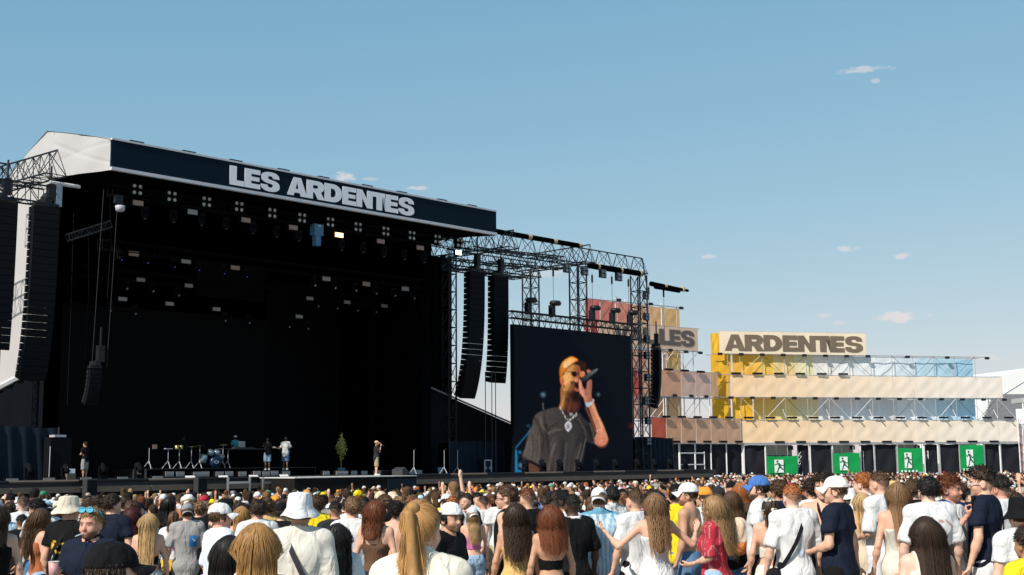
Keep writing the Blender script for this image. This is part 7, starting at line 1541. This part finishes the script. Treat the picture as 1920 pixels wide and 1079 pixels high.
performer(440, 880, 7.6, DECK + .45, 1.78, 'm', 'keyboard player in a blue tee and pale cap behind the desk', 0, hat=('cap', 'white'), hair='short', hairc='black', skin='dark', top=('tee', 'teal'), bottom=('trousers', 'black'), pose=('front', 'front'))
performer(343, 880, 7.0, DECK + .45, 1.75, 'm', 'percussionist in black behind the rack of stands', 0, hair='short', hairc='black', skin='dark', top=('tee', 'black'), bottom=('trousers', 'black'), pose=('front', 'front'))
t = on_back(gtr, 'guitar', 'pale blue electric guitar held by the guitarist', 'guitar'); part('guitar_body', MB().prism([(.02 + .17 * cos(a) * (1 + .12 * cos(3 * a)), 1.02 + .15 * sin(a)) for a in np.linspace(0, 6.2, 18)], .17, .21), M['case_blue'], t); part('neck', MB().tube((-.1, .2, 1.05), (-.62, .26, 1.2), .025, 6), M['deck_edge'], t); part('headstock', MB().box((-.68, .27, 1.22), (.14, .03, .07)), M['strobe_white'], t); part('strap', MB().path([(.15, .18, 1.05), (.1, .1, 1.45), (-.05, -.05, 1.5)], .02), M['black_metal'], t)
P0 = Matrix.LocRotScale(singer.location, singer.rotation_euler, singer.scale) @ Vector((.06, .25, 1.535)); t = thing('microphone', 'black microphone at the mouth of the singer', 'microphone', P0, singer.rotation_euler.z); part('handle', MB().tube((0, 0, 0), (.06, .12, -.06), .018, 6, .015), M['black_metal'], t); part('mesh_ball', MB().lathe([(0, -.03), (.026, -.01), (.026, .01), (0, .03)], 8), M['case_grey'], t)

# ---- the rest: individual people behind the heroes, then one far mass
SPK = [('white', 34), ('black', 18), ('offwhite', 6), ('navy', 8), ('grey', 6), ('charcoal', 5), ('lightblue', 4), ('yellow', 2), ('red', 3), ('pink', 3), ('green', 2), ('beige', 5), ('blue', 3), ('mustard', 2), ('purple', 1), ('rust', 2), ('teal', 1), ('olive', 2)]
def pick(r, tbl): k = r.uniform(0, sum(w for _, w in tbl)); 
def pick(r, tbl):
    k = r.uniform(0, sum(w for _, w in tbl))
    for v, w in tbl:
        k -= w
        if k <= 0: return v
    return tbl[-1][0]
HAIRT = [('dark', 34), ('black', 15), ('brown', 30), ('lightbrown', 9), ('darkblond', 6), ('blond', 4), ('ginger', 3), ('auburn', 3)]
SKT = [('fair', 44), ('pale', 18), ('tan', 20), ('red', 8), ('olive', 6), ('brown', 3), ('dark', 2)]
HATT = [('white', 34), ('black', 20), ('offwhite', 8), ('beige', 8), ('navy', 6), ('lightblue', 5), ('orange', 4), ('purple', 3), ('green', 3), ('hotpink', 3), ('yellow', 3), ('red', 3), ('grey', 6)]
# archetypes share their mesh data
MIDS = []
def mid_person(x, y, r):
    sex = 'm' if r.random() < .58 else 'f'; yaw = r.gauss(0, 16); u = r.random()
    if u < .10: yaw += r.choice((-1, 1)) * r.uniform(50, 100)
    elif u < .14: yaw += 180 + r.gauss(0, 15)
    pose = ('down', 'down'); u = r.random()
    if u < .12: pose = ('front', 'front')
    elif u < .135: pose = ('down', 'up')
    elif u < .15: pose = ('high', 'down')
    elif u < .18: pose = ('phone', 'phone')
    elif u < .188: pose = ('high', 'high')
    if y < 22 and pose[0] != 'front': pose = ('down', 'down')
    hat = None; u = r.random()
    if u < .27: hat = ('cap', pick(r, HATT), r.choice((0, pi, pi, .3)))
    elif u < .30: hat = ('bucket', pick(r, HATT))
    hair = r.choice(['short', 'short', 'wavy_short', 'crop', 'curlyshort', 'quiff'] if sex == 'm' else ['long', 'mid', 'wavy', 'bob', 'ponylow', 'curlymid', 'long'])
    hc = pick(r, HAIRT); top = pick(r, SPK); kind = r.choice(['tee', 'tee', 'bigtee', 'shirt', 'sleeveless'] if sex == 'm' else ['tank', 'straps', 'tee', 'crop', 'dress'])
    shirtless = sex == 'm' and r.random() < .06
    h = min(1.79, r.gauss(1.71, .05)) if sex == 'm' else r.gauss(1.61, .045)
    b = make_person('', sex, (x, y, ground_z(x, y)), h, face_stage(x, y) + radians(yaw), pose, r.choice((0, .3)) if pose == ('down', 'down') else 0, 0.0, hair, hc, pick(r, SKT), None if shirtless else (kind, top), (r.choice(('shorts', 'jeans')), r.choice(('denim', 'black', 'khaki', 'lightdenim', 'charcoal'))) if kind != 'dress' else None, hat, 0.0, 0, None, r.randrange(2), 'people packed in the crowd')
    MIDS.append((b, sex, hair, hc, 'bare' if shirtless else top, kind, hat, pose, yaw)); return b
pr_ = random.Random(23); placed = [(h[2][0], h[2][1]) for h in HEROES]
hero_px = [(h[0], h[1], FPX / max(1, h[2][1])) for h in HEROES]
def free(x, y, d): return all((x - a) ** 2 + (y - b) ** 2 > d * d for a, b in placed)
def stage_side(x, y):
    q = np.array([x, y, 0]) - np.array([O0[0], O0[1], 0]); return q @ WS, q @ US
def crowd_ok(x, y):
    w, s = stage_side(x, y)
    if w > -2.6 and s < 49: return False
    if w > -4.6 and 7.5 < s < 17.2: return False
    q = np.array([x, y, 0]) - np.array([CN[0], CN[1], 0])
    return q @ VB < -1.5 and q @ WL < -1.5
cand = []
gy = 9.2
while gy < 118:
    step = .62 + .0016 * gy
    hw = .43 * gy + 1.0; gx = -hw
    while gx < hw:
        x = gx + pr_.uniform(-.24, .24); y = gy + pr_.uniform(-.24, .24); gx += step
        if crowd_ok(x, y) and pr_.random() < (.80 if gy > 16 else .62) * (1 if gy < 42 else .72): cand.append((x, y))
    gy += step
cand.sort(key=lambda q: q[1]); n_ind = 300 - len(HEROES) - 8; far = []; ok_ = []
for x, y in cand:
    if len(ok_) < n_ind:
        if not free(x, y, .52 if y > 11 else .62): continue
        # nobody whose head would hide a nearer-drawn hero head: keep out of the camera's line to faces
        px, py, k = proj((x, y, ground_z(x, y) + 1.9))
        if any(abs(px - hx) < (k * .26 + hs * .2) and y < FPX / hs - .1 for hx, hy, hs in hero_px): continue
        if y < 13 and px > 120 and pr_.random() < .45: continue
        placed.append((x, y)); ok_.append((x, y)); mid_person(x, y, pr_)
    elif free(x, y, .5) or y > 30: far.append((x, y))
# labels: by look, then by where they stand
COLW = {'white': 'white', 'offwhite': 'cream white', 'black': 'black', 'navy': 'navy', 'grey': 'grey', 'charcoal': 'charcoal', 'lightblue': 'light blue', 'yellow': 'yellow', 'red': 'red', 'pink': 'pink', 'green': 'green', 'beige': 'beige', 'blue': 'blue', 'mustard': 'mustard', 'purple': 'purple', 'rust': 'rust', 'teal': 'teal', 'olive': 'olive', 'orange': 'orange', 'hotpink': 'hot pink'}
HW_ = {'dark': 'dark brown', 'black': 'black', 'brown': 'brown', 'lightbrown': 'light brown', 'darkblond': 'dark blond', 'blond': 'blond', 'ginger': 'ginger', 'auburn': 'auburn'}
KW = {'tee': 'tee', 'bigtee': 'loose tee', 'shirt': 'shirt', 'sleeveless': 'sleeveless shirt', 'tank': 'tank top', 'straps': 'strap top', 'crop': 'crop top', 'dress': 'dress'}
SW_ = {'short': 'short', 'wavy_short': 'tousled', 'crop': 'cropped', 'curlyshort': 'curly', 'quiff': 'swept up', 'long': 'long straight', 'mid': 'shoulder length', 'wavy': 'long wavy', 'bob': 'bobbed', 'ponylow': 'ponytailed', 'curlymid': 'bushy curly'}
def zone(px):
    for lim, w in ((110, 'at the far left of the crowd'), (240, 'near the beige bucket hat'), (400, 'below the drum kit'), (520, 'below the keyboard desk'), (640, 'near the white bucket hat'), (790, 'below the singer'), (905, 'below the right cloth wall'), (1000, 'below the left screen edge'), (1100, 'below the singer on screen'), (1215, 'below the right screen edge'), (1330, 'below the brown fabric wall'), (1430, 'left of the first exit banner'), (1540, 'below the first exit banner'), (1640, 'below the second exit banner'), (1745, 'below the third exit banner'), (1850, 'below the last exit banner')):
        if px < lim: return w
    return 'at the right edge of the crowd'
for b, sex, hair, hc, top, kind, hat, pose, yaw in MIDS:
    px, py, k = proj(b.location); who = 'man' if sex == 'm' else 'woman'
    hd = f"{COLW[hat[1]]} {'cap' if hat[0] == 'cap' else 'bucket hat'}" if hat else f"{SW_[hair]} {HW_[hc]} hair"
    bd = 'bare chest' if top == 'bare' else f"{COLW[top]} {KW[kind]}"
    ac = ', hands raised' if pose in (('high', 'high'), ('clap', 'clap')) else ', one arm up' if 'up' in pose or 'high' in pose else ', filming' if pose[0] == 'phone' else ''
    b['label'] = f"{who} with {hd}, {bd}{ac}, {zone(px)}"
    if len(b['label'].split()) > 16: b['label'] = b['label'].replace(' bare chest,', ' bare,').replace(' hair', '')
    if len(b['label'].split()) > 12: b['label'] = b['label'].replace(' of the crowd', '').replace('at the ', '')
# far mass: one object of many small figures
def far_mesh():
    protos = []
    def loft(V, F, Pt, rings, n, pt):                                  # rings of (cx, cy, z, rx, ry)
        b = len(V)
        for cx, cy, z, rx, ry in rings:
            for k in range(n): a = 2 * pi * (k + .5) / n; V.append((cx + rx * cos(a), cy + ry * sin(a), z)); Pt.append(pt)
        for i in range(len(rings) - 1):
            for k in range(n): F.append((b + i * n + k, b + i * n + (k + 1) % n, b + (i + 1) * n + (k + 1) % n, b + (i + 1) * n + k))
    for fem, hat in ((0, 0), (0, 1), (1, 0), (1, 1), (0, 2), (1, 2)):
        V, F, Pt = [], [], []; w = .86 if fem else 1.0
        loft(V, F, Pt, [(0, 0, .3, .15, .13), (0, 0, .9, .175 * w, .13), (0, 0, 1.12, .155 * w, .115), (0, 0, 1.3, .19 * w, .13), (0, -.01, 1.42, .20 * w, .10), (0, -.01, 1.47, .12 * w, .075), (0, -.01, 1.5, .065, .06)], 8, 0)
        loft(V, F, Pt, [(0, -.01, 1.48, .06, .058), (0, 0, 1.53, .055, .055), (0, .02, 1.55, .065, .08), (0, .01, 1.62, .078, .10), (0, 0, 1.70, .075, .095)], 8, 1)
        for q in (-1, 1):
            if hat == 2 and q > 0: loft(V, F, Pt, [(.19, 0, 1.42, .05, .05), (.25, .07, 1.60, .042, .042), (.22, .1, 1.84, .03, .03), (.22, .1, 1.87, .045, .028), (.22, .1, 1.95, .035, .02), (.22, .1, 1.97, .0, .0)], 5, 1)
            else: loft(V, F, Pt, [(q * .185 * w, -.01, 1.45, .04, .05), (q * .225 * w, -.015, 1.4, .058, .06), (q * .25 * w, -.03, 1.2, .052, .056)], 6, 0); loft(V, F, Pt, [(q * .25 * w, -.03, 1.22, .042, .042), (q * .265 * w, 0, 1.05, .036, .036), (q * .26 * w, .05, .88, .03, .03)], 5, 1)
        if hat == 1: loft(V, F, Pt, [(0, .05, 1.665, .095, .15), (0, .0, 1.675, .086, .108), (0, -.01, 1.72, .08, .10), (0, -.01, 1.765, .05, .06), (0, -.01, 1.775, 0, 0)], 9, 3)
        else: loft(V, F, Pt, [(0, -.04, 1.585, .07, .066), (0, -.02, 1.64, .086, .096), (0, -.012, 1.70, .087, .107), (0, -.01, 1.745, .068, .085), (0, -.01, 1.77, .03, .035), (0, -.01, 1.772, 0, 0)], 9, 2)
        if fem: loft(V, F, Pt, [(0, -.13, 1.27, .035, .012), (0, -.12, 1.34, .07, .03), (0, -.08, 1.47, .078, .042), (0, -.05, 1.58, .084, .062), (0, -.05, 1.66, .075, .055)], 7, 2)
        protos.append((np.array(V), np.array(F), np.array(Pt)))
    vr_ = np.random.default_rng(8); r = random.Random(5); VS_, FS_, CS_ = [], [], []; n = 0
    for x, y in far:
        u = r.random(); fem = r.random() < .42
        k = (2 if fem else 0) if u < .66 else (3 if fem else 1) if u < .972 else (5 if fem else 4)
        P, F, pt = protos[k]; h = r.gauss(1.72, .09) / 1.755; a = face_stage(x, y) + r.gauss(0, .5)
        Q = rotz(P * (h * r.uniform(.95, 1.1), h, h), a) + (x, y, ground_z(x, y)); VS_.append(Q); FS_.append(F + n); n += len(Q)
        cols = np.array([TC[pick(r, SPK)] if r.random() > .06 else SKINS['tan'], SKINS[pick(r, SKT)], tuple(.95 * q for q in HC[pick(r, HAIRT)]), TC[pick(r, HATT)]]); c = np.ones((len(P), 4)); c[:, :3] = cols[pt] * (r.uniform(.85, 1.1) * vr_.uniform(.72, 1.22, len(P))[:, None]); CS_.append(c)
    me = np_mesh('crowd', np.concatenate(VS_), np.concatenate(FS_), CLOTH, np.concatenate(CS_)); return me
crowd = link('crowd', far_mesh(), None); crowd['kind'] = 'stuff'; crowd['label'] = 'far packed crowd of small heads filling the field up to the stage'
def ntri(m): return len(m.loops) - 2 * len(m.polygons)
print('heroes', len(HEROES), 'mids', len(MIDS), 'far', len(far), 'tris', sum(ntri(m) for m in bpy.data.meshes if m.users), {n_: sum(ntri(m) for m in bpy.data.meshes if m.users and m.name.startswith(n_)) for n_ in ('person', 'hair', 't_shirt', 'shirt', 'jeans', 'shorts', 'dress', 'crowd', 'display')})

# ---- labels of look-alikes: say which one, counted along their row
ORD = ['leftmost', 'second', 'third', 'fourth', 'fifth', 'sixth', 'seventh', 'eighth', 'ninth', 'tenth', 'eleventh', 'twelfth', 'thirteenth', 'fourteenth', 'fifteenth']
same = {}
for o in bpy.data.objects:
    if o.parent is None and o.get('label') and o.get('category'): same.setdefault((o['label'], o['category']), []).append(o)
for (lb, ct), os_ in same.items():
    if len(os_) < 2: continue
    up = 'right side of the screen tower' in lb
    os_.sort(key=(lambda o: -o.location.z) if up else (lambda o: proj(o.location)[0]))
    for k, o in enumerate(os_):
        n_ = ORD[k] if k < len(ORD) else f'{k + 1}th'
        o['label'] = f"{lb}, {'topmost' if k == 0 else n_ + ' from the top'}" if up else f"{lb}, {'leftmost' if k == 0 else n_ + ' from left'}"
        o['label'] = o['label'].replace(' of the crowd', '') if len(o['label'].split()) > 16 else o['label']
        if len(o['label'].split()) > 16: print('LONG', o['label'])
